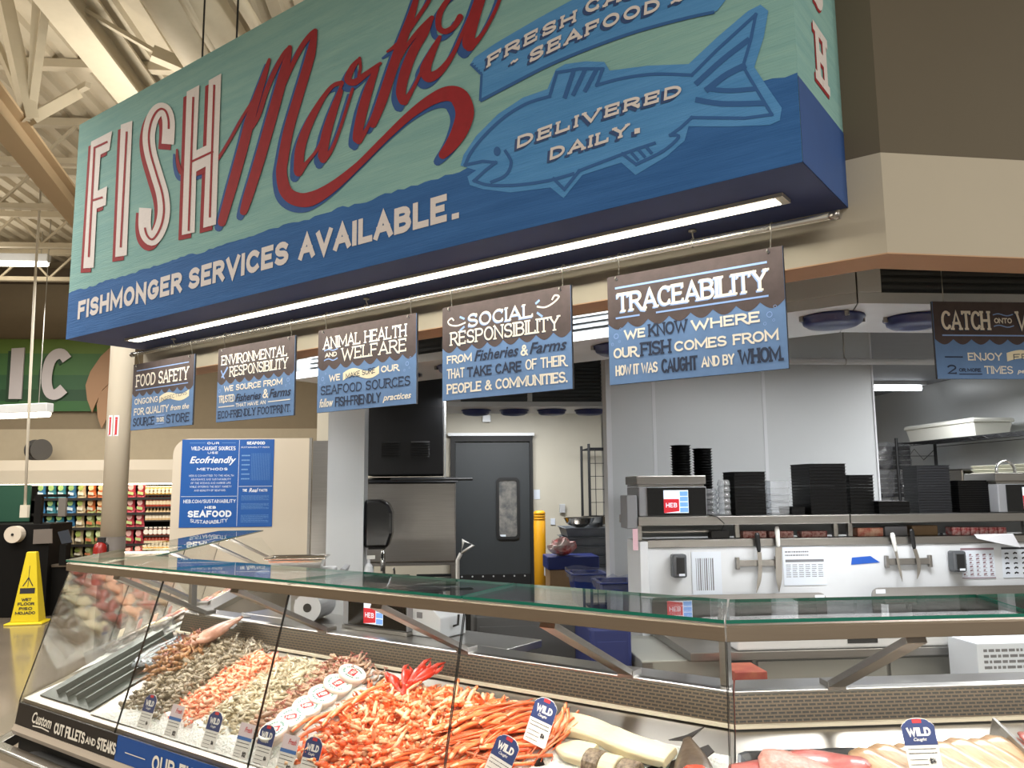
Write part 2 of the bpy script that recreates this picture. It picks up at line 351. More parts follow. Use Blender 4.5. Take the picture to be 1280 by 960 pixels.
# --- Market
def z2(x, y): return (200+x/3.69, 30+y/3.69)
def z3(x, y): return (340+x/3.693, y/3.693)
strokes = [
 ([z2(*p) for p in ((78,580),(82,640),(105,690),(170,690),(235,660),(275,610),(330,520),(380,430),(430,350))], [9,16,22,20,15,14,14,14,12]),
 ([z2(*p) for p in ((504,163),(485,225),(450,330),(415,440),(385,560),(335,740),(285,915))], [13,24,36,44,46,46,38]),
 ([z2(*p) for p in ((425,480),(455,420),(490,310),(530,215),(570,140),(600,105))], [12,20,22,22,20,16]),
 ([z2(*p) for p in ((598,108),(570,230),(515,430),(455,640),(405,800),(385,865))], [22,44,48,48,44,34]),
 ([z2(*p) for p in ((565,300),(600,210),(650,110),(690,55),(716,30))], [14,20,24,24,20]),
 ([z2(*p) for p in ((714,32),(695,140),(645,310),(595,480),(568,620))]+[z3(*p) for p in ((44,800),(62,880),(110,918),(180,918),(280,862),(400,760),(520,640),(640,528),(740,458),(815,432),(866,452),(890,520),(868,600),(828,668),(788,715))],
  [22,42,44,46,48,50,58,64,66,48,30,30,38,52,70,88,86,76,58,38]),
 ([z3(*p) for p in ((322,382),(282,395),(240,445),(190,530),(150,620),(128,700),(122,790))], [22,18,22,34,42,46,44]),
 ([z3(*p) for p in ((122,795),(165,745),(215,680),(255,580),(300,450),(322,390))], [40,16,14,14,14,14]),
 ([z3(*p) for p in ((316,420),(280,520),(250,620),(232,720))], [24,38,44,42]),
 ([z3(*p) for p in ((236,735),(275,690),(315,590),(350,480),(372,410))], [36,16,14,14,14]),
 ([z3(*p) for p in ((405,270),(372,310),(350,365),(380,380),(430,345),(500,292))], [14,28,34,30,26,14]),
 ([z3(*p) for p in ((404,268),(408,310),(400,350))], [14,14,14]),
 ([z3(*p) for p in ((485,310),(450,400),(420,500),(398,600),(392,640))], [20,40,46,44,40]),
 ([z3(*p) for p in ((400,650),(440,590),(480,500),(520,400))], [32,16,14,12]),
 ([z3(*p) for p in ((700,-130),(670,-20),(640,80),(600,190),(555,320),(505,470),(465,572))], [14,24,36,44,46,46,36]),
 ([z3(*p) for p in ((770,-130),(730,-10),(680,70),(620,160),(590,220))], [14,18,18,18,14]),
 ([z3(*p) for p in ((532,238),(565,215),(600,180))], [10,18,16]),
 ([z3(*p) for p in ((580,290),(620,215),(680,140),(738,82))], [14,18,22,22]),
 ([z3(*p) for p in ((735,85),(705,150),(655,230),(615,330),(595,420),(605,465))], [20,36,44,48,46,40]),
 ([z3(*p) for p in ((612,470),(650,410),(690,330),(720,270))], [32,16,14,12]),
 ([z3(*p) for p in ((868,78),(840,122),(800,145),(770,125),(775,60),(820,-10),(870,-50))], [30,26,26,28,28,22,14]),
 ([z3(*p) for p in ((775,170),(735,250),(708,320),(725,355),(775,330),(835,250),(880,150),(930,40),(990,-80))], [16,36,52,50,34,20,16,14,12]),
 ([z3(*p) for p in ((1000,-140),(965,-20),(930,90),(905,190),(910,215))], [30,48,54,54,44]),
 ([z3(*p) for p in ((915,215),(965,165),(1015,80),(1050,0),(1075,-80))], [40,18,16,16,14]),
]
mr, mbk = sb(), sb()
for si, (P, W) in enumerate(strokes):
    p, w = smooth_path(P, [a/3.69 for a in W], 6); ribbon(mr, p, w, layer(3.4)); ribbon(mbk, p, w, shift(layer(1), -.026, -.02))
    for q, ww in ((p[0], w[0]), (p[-1], w[-1])):
        for mm, fn in ((mr, layer(3.3-.045*(2*si % 15)-(.02 if q is p[0] else 0))), (mbk, shift(layer(.9-.045*(2*si % 15)-(.02 if q is p[0] else 0)), -.026, -.02))): mm.poly([fn(q[0]+ww*.5*math.cos(a*PI/5), q[1]+ww*.5*math.sin(a*PI/5)) for a in range(10)])
mbk.build('script_letter_shadow', SHADOWBLUE, sign); mr.build('script_lettering', RED, sign)
# --- one-line lettering on the band
m = sb()
for tx, xa, xb in (('FISHMONGER', -4.795, -3.719), ('SERVICES', -3.66, -2.88), ('AVAILABLE', -2.809, -1.95)): letters(m, tx, xa, 2.702, .108, wl(2), xb-xa, t=.25, gap=.32)
m.add([wl(2)(-1.925, 2.702), wl(2)(-1.89, 2.702), wl(2)(-1.89, 2.724), wl(2)(-1.925, 2.724)], [(0, 1, 2, 3)])
m.build('band_lettering', WHITE, sign)
# --- ribbon banner
banner = [(593,72),(618,55),(640,42),(676,21),(715,0),(770,-25),(840,-48),(905,-62),(896,-20),(907,0),(896,14),(860,20),(800,36),(740,57),(687,79),(640,103),(600,124),(601,94),(588,80)]
m = sb(); tri_poly(m, banner, layer(1.5)); m.build('banner', FISHBLUE, sign)
m = sb(); p, w = smooth_path([(600,126),(640,105),(687,81),(740,59),(800,38),(860,22),(893,15)], [4]*7, 4); ribbon(m, p, w, layer(2)); ribbon(m, [(600,126),(602,93),(588,80)], 3, layer(2))
for i in range(5): ribbon(m, [(588+i*2.6,81+i*2.8),(592+i*2.6,79+i*2.8)], 1.6, layer(2))
m.build('banner_shadow', mat('sign_dark_line', '2a5a92', .8), sign)
def bez(a, b, c): return lambda s: ((1-s)**2*a[0]+2*s*(1-s)*b[0]+s*s*c[0], (1-s)**2*a[1]+2*s*(1-s)*b[1]+s*s*c[1])
def along(path, L, lean=.05, k=0, sh=None):
    fn = layer(k) if sh is None else shift(layer(k), *sh)
    def g(x, y):
        s = x/L; p = path(s); return fn(p[0]+lean*y, p[1]-y)
    return g
mt, md = sb(), sb()
for text, a, b, c, h in (('FRESH', (609,84.5), (665,51), (719,27.5), 15.5), ('CAUGHT', (731,18), (800,-9), (870,-27), 17), ('SEAFOOD', (661,79.5), (742,36), (824,13.5), 16.5), ('~', (638,84), (642,82), (647,80), 12), ('~', (838,10), (846,7), (855,5), 15), ('DELIVERED', (646,186), (745,148), (851,120), 15.5), ('DAILY', (687,200.5), (735,185), (785,169.5), 15.5)):
    L = math.hypot(c[0]-a[0], c[1]-a[1]); pth = bez(a, b, c)
    for mm, k, sh in ((mt, 5, None), (md, 3.5, (-.012, -.008))): letters(mm, text, 0, 0, h, along(pth, L, .08, k, sh), L, t=.23, slab=.42, gap=.34)
for mm, fn in ((mt, layer(5)), (md, shift(layer(3.5), -.012, -.008))): mm.poly([fn(*q) for q in ((793,161),(800,159.5),(800,166),(793,167.5))])
# --- fish emblem
def cq(x, y): return (560+x/2.56, y/2.56)
halo = [(40,530),(50,495),(90,435),(160,365),(240,312),(318,285),(345,222),(375,205),(440,196),(500,198),(517,226),(640,210),(770,205),(860,120),(960,35),(1000,15),(1025,35),(1010,120),(980,215),(1030,290),(1068,345),(1062,385),(1030,400),(900,405),(770,404),(757,450),(700,500),(600,560),(555,520),(430,560),(370,634),(328,600),(200,616),(110,605),(70,592),(62,565),(90,545)]
m = sb(); tri_poly(m, [cq(*p) for p in halo], layer(1.2)); m.build('fish_emblem', FISHBLUE, sign)
lines = [([(55,527),(75,485),(120,430),(180,375),(250,332),(325,308)], 8), ([(325,308),(348,232)], 8), ([(348,232),(420,220),(495,220)], 8), ([(495,220),(476,272)], 8), ([(476,272),(560,250),(660,237),(780,240)], 8),
 ([(780,240),(860,160),(985,46)], 8), ([(985,46),(968,130),(944,212)], 8), ([(944,212),(990,290),(1036,366)], 8), ([(1036,366),(950,378),(780,376)], 8), ([(780,376),(745,408),(712,432)], 8), ([(712,432),(738,438),(690,482),(602,526)], 8), ([(602,526),(558,492)], 8), ([(660,458),(600,478),(540,500),(420,546)], 8),
 ([(420,546),(372,606),(338,572)], 8), ([(400,556),(320,578),(220,592),(130,592),(84,578)], 8), ([(84,578),(120,545),(152,520)], 8), ([(152,520),(110,516),(55,528)], 8), ([(184,484),(202,520),(185,560),(140,582)], 8),
 ([(402,226),(375,308)], 11), ([(438,224),(402,300)], 11), ([(474,224),(440,288)], 11), ([(798,264),(880,190),(958,130)], 14), ([(832,284),(890,240),(944,212)], 16), ([(832,284),(900,290),(980,284)], 12), ([(800,320),(880,332),(1005,330)], 14), ([(590,492),(606,510)], 8), ([(612,482),(628,500)], 8), ([(634,470),(650,488)], 8)]
m = sb()
for P, w in lines:
    p, ww = smooth_path([cq(*q) for q in P], [w*1.25/2.56]*len(P), 5) if len(P) > 2 and w > 8 or len(P) > 3 else ([cq(*q) for q in P], [w*1.25/2.56]*len(P))
    ribbon(m, p, ww, layer(2.4), square=True)
tri_poly(m, [cq(157+11*math.cos(a*PI/8), 484+15*math.sin(a*PI/8)) for a in range(16)], layer(2.4))
m.build('fish_outline', MATS['sign_dark_line'], sign)
md.build('slab_letter_shadow', mat('sign_letter_shadow', '1f3f70', .6), sign); mt.build('slab_lettering', WHITE, sign)
# --- letters stacked on the right end
mt, md = sb(), sb()
for i, c in enumerate('FISH'):
    z = 2.925+(3-i)*.262
    for mm, e, d in ((mt, .002, 0), (md, .0014, 1)):
        letters(mm, c, 0, 0, .19, (lambda y, q, e=e, d=d, z=z: Vector((SX1+e, 2.435+y-.012*d, z+q-.014*d))), .115, t=.2, slab=.4)
md.build('end_letter_shadow', RED, sign); mt.build('end_lettering', WHITE, sign)
# --- LED strip under the box
m = sb(); m.box(-4.64, -.76, 2.435, 2.515, SZ0-.012, SZ0); m.build('light_housing', mat('led_housing', 'c8c6bc', .4, .6), sign)
m = sb(); m.box(-4.612, -.787, 2.445, 2.505, SZ0-.0135, SZ0-.0121); m.build('light_strip', mat('led_strip', 'fffbe0', emit=9., ecol='fff6da'), sign)
# ================================================================ sign rail and its hangers
CHROME = mat('chrome', 'c9c9c6', .18, 1.); STEEL = mat('brushed_steel', '9a9793', .3, .92, var=.06, scale=3, stretch=(1, 1, 30)); WIRE = mat('wire_steel', 'aaa79f', .35, .9)
rail = thing('sign_rail', 'long steel tube under the market sign carrying the hanging boards', 'rail', (-2.75, 2.605, 2.55))
m = MB(); m.tube([(-2.105, 0, 0), (2.1, 0, 0)], .0125, 12); m.build('tube', mat('rail_tube', 'd8d6d0', .25, .9), rail, True)
for x in (-2.1, 2.1):
    m = MB(); m.tube([(x-.015, 0, 0), (x+.012, 0, 0)], .0155, 12); m.build('end_cap', STEEL, rail, True)
for x in (-4.404, -2.776, -1.133):
    m = MB(); d = x+2.75; m.tube([(d, 0, .049), (d, 0, .03), (d, .012, .015), (d, .0145, 0), (d, 0, -.016), (d, -.013, 0), (d, -.006, .016)], .003, 6); m.cyl((d, 0, .042), (d, 0, .0493), .014, seg=12); m.build('ceiling_hook', WIRE, rail, True)
# ================================================================ hanging boards
BOARD = mat('board_blue', '5f80ad', .7, var=.08, scale=14); BROWN = mat('board_brown', '4a3f3f', .75, var=.18, scale=18); CREAM = mat('board_cream', 'e6e0d2', .6); DARK = mat('board_navy', '1d2b45', .6); PALE = mat('board_pale_blue', '86a6da', .6); EDGE = mat('board_edge', '2b2b30', .6); BANN = mat('board_banner', 'e4dcc0', .6)
BWID, BH, BT = .655, .405, .012
def hanging_board(name, label, loc, rotz, content, W=BWID, H=BH, group='information boards hanging over the case', nsc=8, hooks=True, scal=(.5, .06), drop=.06):
    t = thing(name, label, 'hanging sign', loc, rotz, group)          # origin at lower left of the face
    m = MB(); m.box(0, W, 0, BT, 0, H); m.build('board', [BOARD], t)
    m = MB(); m.box(-.0006, W+.0006, .003, BT+.0004, -.0006, H+.0006); m.build('backing', EDGE, t)
    f = lambda k: (lambda u, v: Vector((u*W, -.0006-.0004*k, v*H)))
    m = MB(); n = nsc*8; pts = []
    for i in range(n+1):
        u = i/n; ph = (u*nsc) % 1.; pts.append((u, scal[0]+scal[1]*(1-math.sin(PI*ph) if 0 < i < n else 1)))
    m.add([f(0)(u, v) for u, v in pts]+[f(0)(u, 1) for u, v in pts], [(i, i+1, n+2+i, n+1+i) for i in range(n)]); m.build('scalloped_header', BROWN, t)
    mats = {'c': CREAM, 'd': DARK, 'p': PALE, 'b': BANN, 's': DARK}; lay = {}
    def L(k): return lay.setdefault(k, MB())
    K = H/W
    for it in content:
        kind = it[0]
        if kind == 'T':      # text: colour, string, u0, u1, v0, v1, thickness, slab
            _, c, s, u0, u1, v0, v1, th, sl = it[:9]; rise = it[9] if len(it) > 9 else 0
            def g(x, y, k=2, r=rise, u0=u0): return Vector((x, -.0006-.0004*k, y+r*H*((x/W-u0)/max(u1-u0, .01))))
            if len(it) > 10: letters(L('p2' if it[10] == 'p' else 's2'), s, u0*W-.004, v0*H-.004, (v1-v0)*H, lambda x, y, g=g: g(x, y, 1), (u1-u0)*W, th, sl, swash=True)
            letters(L(c), s, u0*W, v0*H, (v1-v0)*H, g, (u1-u0)*W, th, sl, swash=True)
        elif kind == 'S':
            _, c, s, u0, u1, v0, v1 = it; script(L(c), s, u0*W, v0*H, (v1-v0)*H, lambda x, y: Vector((x, -.0014, y)), (u1-u0)*W)
        elif kind == 'L':
            _, c, P, w = it; p, ww = smooth_path(P, [w*H]*len(P), 5) if len(P) > 2 else (P, [w*H]*2); ribbon(L(c), [(a*W, b*H) for a, b in p], ww, lambda x, y: Vector((x, -.0014, y)))
        elif kind == 'B':    # waving banner
            _, u0, u1, v0, v1, rise = it; n = 12; pts = []
            for i in range(n+1): q = i/n; o = rise*q+.035*math.sin(q*2*PI); pts.append((u0+(u1-u0)*q, o))
            L('b').add([Vector((u*W, -.001, (v0+o)*H)) for u, o in pts]+[Vector((u*W, -.001, (v1+o)*H)) for u, o in pts], [(i, i+1, n+2+i, n+1+i) for i in range(n)])
        elif kind == 'O':
            _, u, v, r = it; a = [(u*W+r*H*math.cos(i*PI/6), v*H+r*H*math.sin(i*PI/6)) for i in range(12)]; ribbon(L('p'), a, .3*r*H, lambda x, y: Vector((x, -.0014, y)), closed=True)
    nm = {'c': 'cream_lettering', 'd': 'navy_lettering', 'p': 'pale_blue_ornament', 'b': 'ribbon_banner', 'p2': 'letter_shadow', 's2': 'letter_shadow'}
    mats['p2'] = PALE; mats['s2'] = DARK
    for k, q in lay.items(): q.build(nm[k], mats[k], t)
    if hooks:
        for u in (.06, .93):
            x = u*W; m = MB(); z = H-.014
            m.tube([(x-.002, -.004, z+.012), (x-.003, -.008, z), (x, .004, z-.004), (x+.002, .014, z+.006), (x+.006, .008, z+.03), (x+.014, -.006, z+.062), (x+.014, -.0115, z+.08), (x+.014, -.006, z+.095), (x+.014, .006, z+.1), (x+.014, .018, z+.095), (x+.014, .0235, z+.08)], .0022, 6); m.build('hook', WIRE, t, True)
            m = MB(); m.cyl((x, -.002, z), (x, -.0004, z), .006, seg=10); m.build('grommet', EDGE, t)
    return t
bub = lambda u, v: [('O', u, v, .022), ('O', u-.025, v-.07, .012), ('O', u+.03, v+.06, .012), ('O', u+.02, v-.05, .01)]
BY = 2.599
bx = [-4.823, -3.937, -3.104, -2.294, -1.476]
hanging_board('hanging_board', 'hanging board reading FOOD SAFETY at far end of the sign rail', (bx[0], BY, 2.077), 0, [
 ('T', 'c', 'FOOD SAFETY', .06, .92, .645, .835, .13, .3, 0, 's'), ('L', 'p', [(.06, .895), (.92, .895)], .014), ('L', 'p', [(.06, .6), (.92, .6)], .014),
 ('T', 'c', 'ONGOING', .05, .45, .38, .47, .17, .2), ('B', .47, .94, .36, .455, .05), ('T', 'd', 'INSPECTIONS', .5, .91, .385, .44, .12, 0, .05),
 ('T', 'c', 'FOR QUALITY', .05, .63, .22, .325, .16, .2), ('S', 'c', 'from the', .66, .95, .235, .31), ('T', 'd', 'SOURCE', .04, .4, .055, .18, .13, .3), ('T', 'd', 'STORE', .6, .96, .055, .18, .13, .3),
 ('L', 'p', [(.43, .175), (.57, .175)], .015), ('L', 'p', [(.43, .06), (.57, .06)], .015), ('T', 'c', 'TO OUR', .44, .56, .085, .15, .16, 0)])
hanging_board('hanging_board', 'hanging board reading ENVIRONMENTAL RESPONSIBILITY, second from the far end', (bx[1], BY, 2.077), 0, [
 ('T', 'c', 'ENVIRONMENTAL', .05, .91, .765, .9, .13, .3, -.01, 's'), ('T', 'c', 'RESPONSIBILITY', .17, .92, .595, .735, .13, .3, 0, 's'), ('L', 'p', [(.06, .6), (.1, .66), (.14, .73)], .03), ('L', 'p', [(.05, .7), (.08, .62), (.1, .58)], .02),
 ('T', 'c', 'WE SOURCE FROM', .1, .86, .4, .48, .2, .2), ('T', 'c', 'TRUSTED', .03, .25, .255, .355, .14, .1), ('S', 'd', 'Fisheries', .26, .6, .25, .35), ('T', 'c', '&', .62, .69, .25, .37, .16, 0), ('S', 'd', 'Farms', .7, .97, .25, .36),
 ('L', 'c', [(.03, .2), (.25, .2)], .012), ('L', 'c', [(.69, .2), (.96, .2)], .012), ('T', 'c', 'THAT HAVE AN', .27, .66, .175, .225, .18, 0), ('T', 'd', 'ECO-FRIENDLY FOOTPRINT.', .03, .97, .045, .145, .13, .3)]+bub(.93, .45)+bub(.04, .42))
hanging_board('hanging_board', 'hanging board reading ANIMAL HEALTH AND WELFARE, middle of the five', (bx[2], BY, 2.077), 0, [
 ('T', 'c', 'ANIMAL HEALTH', .06, .91, .755, .9, .13, .3, 0, 's'), ('T', 'c', 'AND', .08, .21, .655, .71, .2, .2), ('L', 'p', [(.07, .74), (.12, .75), (.17, .73), (.22, .745)], .014), ('L', 'p', [(.07, .62), (.12, .635), (.17, .61), (.22, .63)], .014), ('T', 'c', 'WELFARE', .26, .91, .59, .74, .13, .3, 0, 's'),
 ('T', 'c', 'WE', .13, .25, .36, .44, .2, .1), ('B', .28, .65, .35, .44, .03), ('T', 'd', 'MAKE SURE', .31, .61, .365, .43, .13, 0, .03), ('T', 'c', 'OUR', .67, .84, .385, .46, .2, .1), ('T', 'd', 'SEAFOOD SOURCES', .04, .95, .205, .315, .13, .3),
 ('S', 'c', 'follow', .03, .18, .06, .16), ('T', 'd', 'FISH-FRIENDLY', .2, .67, .05, .165, .15, 0), ('S', 'c', 'practices', .69, .96, .065, .135)]+bub(.06, .4)+bub(.92, .45))
hanging_board('hanging_board', 'hanging board reading SOCIAL RESPONSIBILITY, fourth from the far end', (bx[3], BY, 2.077), 0, [
 ('T', 'c', 'SOCIAL', .22, .73, .745, .885, .13, .3, 0, 'p'), ('T', 'c', 'RESPONSIBILITY', .07, .92, .575, .72, .13, .3, 0, 's'),
 ('L', 'c', [(.2, .8), (.13, .78), (.07, .8), (.05, .84), (.08, .87), (.1, .84)], .016), ('L', 'c', [(.76, .84), (.82, .82), (.88, .85), (.92, .9), (.89, .92), (.87, .88)], .016), ('L', 'p', [(.15, .87), (.19, .84)], .022), ('L', 'p', [(.15, .72), (.19, .76)], .022), ('L', 'p', [(.78, .9), (.75, .87)], .022), ('L', 'p', [(.8, .73), (.76, .78)], .022),
 ('T', 'c', 'FROM', .04, .25, .385, .47, .18, .2), ('S', 'd', 'Fisheries', .27, .62, .38, .49), ('T', 'c', '&', .635, .69, .37, .48, .16, 0), ('S', 'd', 'Farms', .7, .97, .38, .49),
 ('T', 'c', 'THAT', .04, .19, .225, .33, .14, .1), ('T', 'd', 'TAKE CARE', .21, .64, .22, .325, .17, .2), ('T', 'c', 'OF THEIR', .67, .96, .225, .33, .14, .1), ('T', 'c', 'PEOPLE & COMMUNITIES.', .04, .97, .065, .17, .17, .24)])
hanging_board('hanging_board', 'hanging board reading TRACEABILITY, nearest the right end of the sign rail', (bx[4], BY, 2.077), 0, [
 ('T', 'c', 'TRACEABILITY', .06, .92, .655, .835, .13, .3, 0, 'p'), ('L', 'p', [(.05, .885), (.92, .885)], .018), ('L', 'p', [(.05, .605), (.2, .605)], .016), ('L', 'p', [(.3, .605), (.92, .605)], .016),
 ('T', 'c', 'WE', .1, .23, .4, .485, .2, .24), ('T', 'd', 'KNOW', .25, .48, .395, .51, .16, .26), ('T', 'c', 'WHERE', .5, .87, .4, .49, .2, .24), ('T', 'c', 'OUR', .03, .18, .235, .33, .18, .2), ('T', 'd', 'FISH', .2, .38, .23, .355, .16, .3), ('T', 'c', 'COMES FROM', .4, .96, .235, .325, .19, .24),
 ('T', 'c', 'HOW IT WAS', .04, .3, .075, .17, .16, .1), ('T', 'd', 'CAUGHT', .32, .53, .06, .185, .16, .1), ('T', 'c', 'AND BY', .55, .73, .075, .165, .16, .1), ('T', 'd', 'WHOM.', .75, .98, .065, .19, .17, .26)]+bub(.05, .44)+bub(.92, .45))
# ================================================================ bulkhead over the opening (parallel to the case, then turned 45 degrees)
TAUPE = mat('taupe_paint', '5c5445', .85, var=.03, scale=2); BEIGE = mat('beige_paint', 'ada594', .85, var=.02, scale=2); TAN = mat('tan_soffit_paint', 'b59274', .8, var=.02)
BZ0, BZM, BZT = 2.427, 2.761, 3.92
cA, cB = Vector((-.528, 2.71, 0)), Vector((-.645, 2.833, 0))          # outer / inner corner
dd = Vector((math.cos(PI/4), math.sin(PI/4), 0)); LEFT = -4.92; RL = 3.2
def wall_seg(name, a0, a1, b1, b0, z0, z1, m_):
    m = MB(); m.prism([(p[0], p[1], z0) for p in (a0, a1, b1, b0)], (0, 0, z1-z0)); return struct(m.build(name, m_))
cBb = Vector((-.528-.17*math.tan(rad(22.5)), 2.88, 0))
i0 = Vector((LEFT, 2.88, 0)); endA = cA+dd*RL; endB = cBb+dd*RL
for nm, z0, z1, mt_ in (('wall_bulkhead_upper', BZM, BZT, TAUPE), ('wall_bulkhead_lower', BZ0+.004, BZM, BEIGE)):
    m = MB(); P0 = Vector((LEFT, 2.711, 0))
    m.loft([[(p.x, p.y, z0), (q.x, q.y, z0), (q.x, q.y, z1), (p.x, p.y, z1)] for p, q in ((P0, i0), (cA, cBb), (endA, endB))])
    struct(m.build(nm, mt_))
m = MB(); P0 = Vector((LEFT, 2.711, 0))
m.loft([[(p.x, p.y, BZ0), (q.x, q.y, BZ0), (q.x, q.y, BZ0+.004), (p.x, p.y, BZ0+.004)] for p, q in ((P0, i0), (cA, cBb), (endA, endB))])
struct(m.build('trim_bulkhead', TAN))
# catch board hung under the bulkhead, parallel to the right-hand run
cx, cz = 1.854, 2.1
catch = hanging_board('hanging_board', 'hanging board reading CATCH ONTO W, alone at the right edge', bw(cx, 2.9, 2.1), BETA, [
 ('T', 'c', 'CATCH', .045, .345, .63, .88, .14, .22, 0, 's'), ('T', 'c', 'ONTO', .37, .48, .72, .79, .2, 0), ('L', 'p', [(.365, .83), (.4, .845), (.45, .82), (.49, .84)], .014), ('L', 'p', [(.365, .68), (.4, .695), (.45, .67), (.49, .69)], .014), ('T', 'c', 'W', .505, .62, .63, .88, .14, .22, 0, 's'),
 ('L', 'p', [(.045, .56), (.95, .56)], .018), ('L', 'd', [(.05, .28), (.16, .28)], .016), ('T', 'c', 'ENJOY', .19, .4, .235, .335, .17, .2), ('B', .43, .78, .225, .335, .02), ('T', 'd', 'FRESH', .47, .73, .245, .32, .14, 0, .02),
 ('T', 'd', '2', .06, .115, .06, .18, .16, .2), ('T', 'd', 'OR MORE', .13, .265, .09, .135, .2, 0), ('L', 'd', [(.13, .06), (.27, .06)], .012), ('T', 'c', 'TIMES', .285, .46, .065, .165, .14, .2), ('S', 'c', 'per', .485, .55, .075, .13), ('T', 'c', 'WEEK', .57, .75, .065, .165, .14, .2)],
 W=.655, H=.298, nsc=9, hooks=False, scal=(.44, .07), group='information boards hanging over the case')
for u in (.075, .9):
    m = MB(); x = u*.655; m.cyl((x, .006, .298), (x, .006, .42), .0016, seg=6); m.tube([(x+.008*math.cos(a*PI/4), .006, .29+.008*math.sin(a*PI/4)) for a in range(9)], .0016, 5); m.build('hanging_wire', WIRE, catch, True)
# ================================================================ floor, ceiling, far store
CONC = mat('polished_concrete', '7d7264', .16, var=.16, scale=.9, coat=.3)
m = MB(); m.poly([bw(-16, -6, 0), bw(14, -6, 0), bw(14, 16, 0), bw(-16, 16, 0)]); struct(m.build('floor', CONC))
# ================================================================ the seafood case: one long run, turned at both ends
PATH = [Vector((-5.02-3.46*math.cos(rad(48)), 2.4+3.46*math.sin(rad(48)), 0)), Vector((-5.02, 2.4, 0)), Vector((-.986, 2.4, 0)), Vector((-.986+2.9*CB, 2.4+2.9*SB, 0))]
DIRS = [(PATH[i+1]-PATH[i]).normalized() for i in range(3)]
NRM = [Vector((-d.y, d.x, 0)) for d in DIRS]
def offp(i, v):
    """plan point at path vertex i, v behind the rail (mitred)"""
    if i == 0: return PATH[0]+NRM[0]*v
    if i == 3: return PATH[3]+NRM[2]*v
    a, b = NRM[i-1], NRM[i]; s = (a+b); return PATH[i]+s*(v*2/s.length_squared)
def seg_pt(g, a, v, z, inset=0.):
    """a = 0..1 along the mitred section at depth v"""
    p, q = offp(g, v), offp(g+1, v); L = (q-p).length; a2 = (inset+(L-2*inset)*a)/L
    r = p+(q-p)*a2; return Vector((r.x, r.y, z))
def x_pt(g, d, v, z):
    """d metres along the section's rail direction from its left rail corner"""
    p = PATH[g]+DIRS[g]*d+NRM[g]*v; return Vector((p.x, p.y, z))
def sweep(mb, g, prof, inset=0.):
    mb.loft([[seg_pt(g, a, v, z, inset) for v, z in prof] for a in (0, 1)])
GLASS = glass_mat('case_glass', (.982, .988, .984)); GEDGE = mat('glass_edge_green', '0f6f5c', .15, spec=.8)
RAILS = mat('case_rail_steel', 'a89a8a', .38, .9, var=.05, scale=2, stretch=(1, 1, 20)); DECK = mat('case_deck_steel', 'b9b2a8', .3, 1., var=.05, scale=4)
LEDGE = mat('ledge_steel', 'b8b6b4', .28, 1., var=.06, scale=3); BODY = mat('case_body_beige', 'b7aa9a', .45); BLACK = mat('black_plastic', '0e0e10', .4); RUBBER = mat('black_rubber', '161616', .6); KICK = mat('kick_black', '141312', .6)
def perf_mat():
    m = mat('perforated_steel', 'a39684', .4, .85); nt = m.node_tree; b = nt.nodes['Principled BSDF']
    tc = nt.nodes.new('ShaderNodeTexCoord'); mp = nt.nodes.new('ShaderNodeMapping'); br = nt.nodes.new('ShaderNodeTexBrick')
    nt.links.new(tc.outputs['UV'], mp.inputs[0]); nt.links.new(mp.outputs[0], br.inputs['Vector'])
    br.inputs['Scale'].default_value = 1; br.inputs['Brick Width'].default_value = .03; br.inputs['Row Height'].default_value = .0125; br.inputs['Mortar Size'].default_value = .0028; br.inputs['Mortar Smooth'].default_value = 0
    br.inputs['Color1'].default_value = (.012, .01, .008, 1); br.inputs['Color2'].default_value = (.012, .01, .008, 1); br.inputs['Mortar'].default_value = lin('6d6050')
    nt.links.new(br.outputs['Color'], b.inputs['Base Color'])
    iv = nt.nodes.new('ShaderNodeMath'); iv.operation = 'MULTIPLY'; nt.links.new(br.outputs['Fac'], iv.inputs[0]); iv.inputs[1].default_value = .85; nt.links.new(iv.outputs[0], b.inputs['Metallic'])
    return m
PERF = perf_mat()
ZD0, ZD1, VD0, VD1 = .56, .835, -.165, .545
def deck_z(v): return ZD0+(ZD1-ZD0)*(v-VD0)/(VD1-VD0)
LAB = ['left end section of the glass seafood case, turned away at 45 degrees', 'long front section of the glass seafood case with shrimp and crab', 'right section of the glass seafood case holding white and pink fillets']
NP = [3, 4, 3]; CASE = []
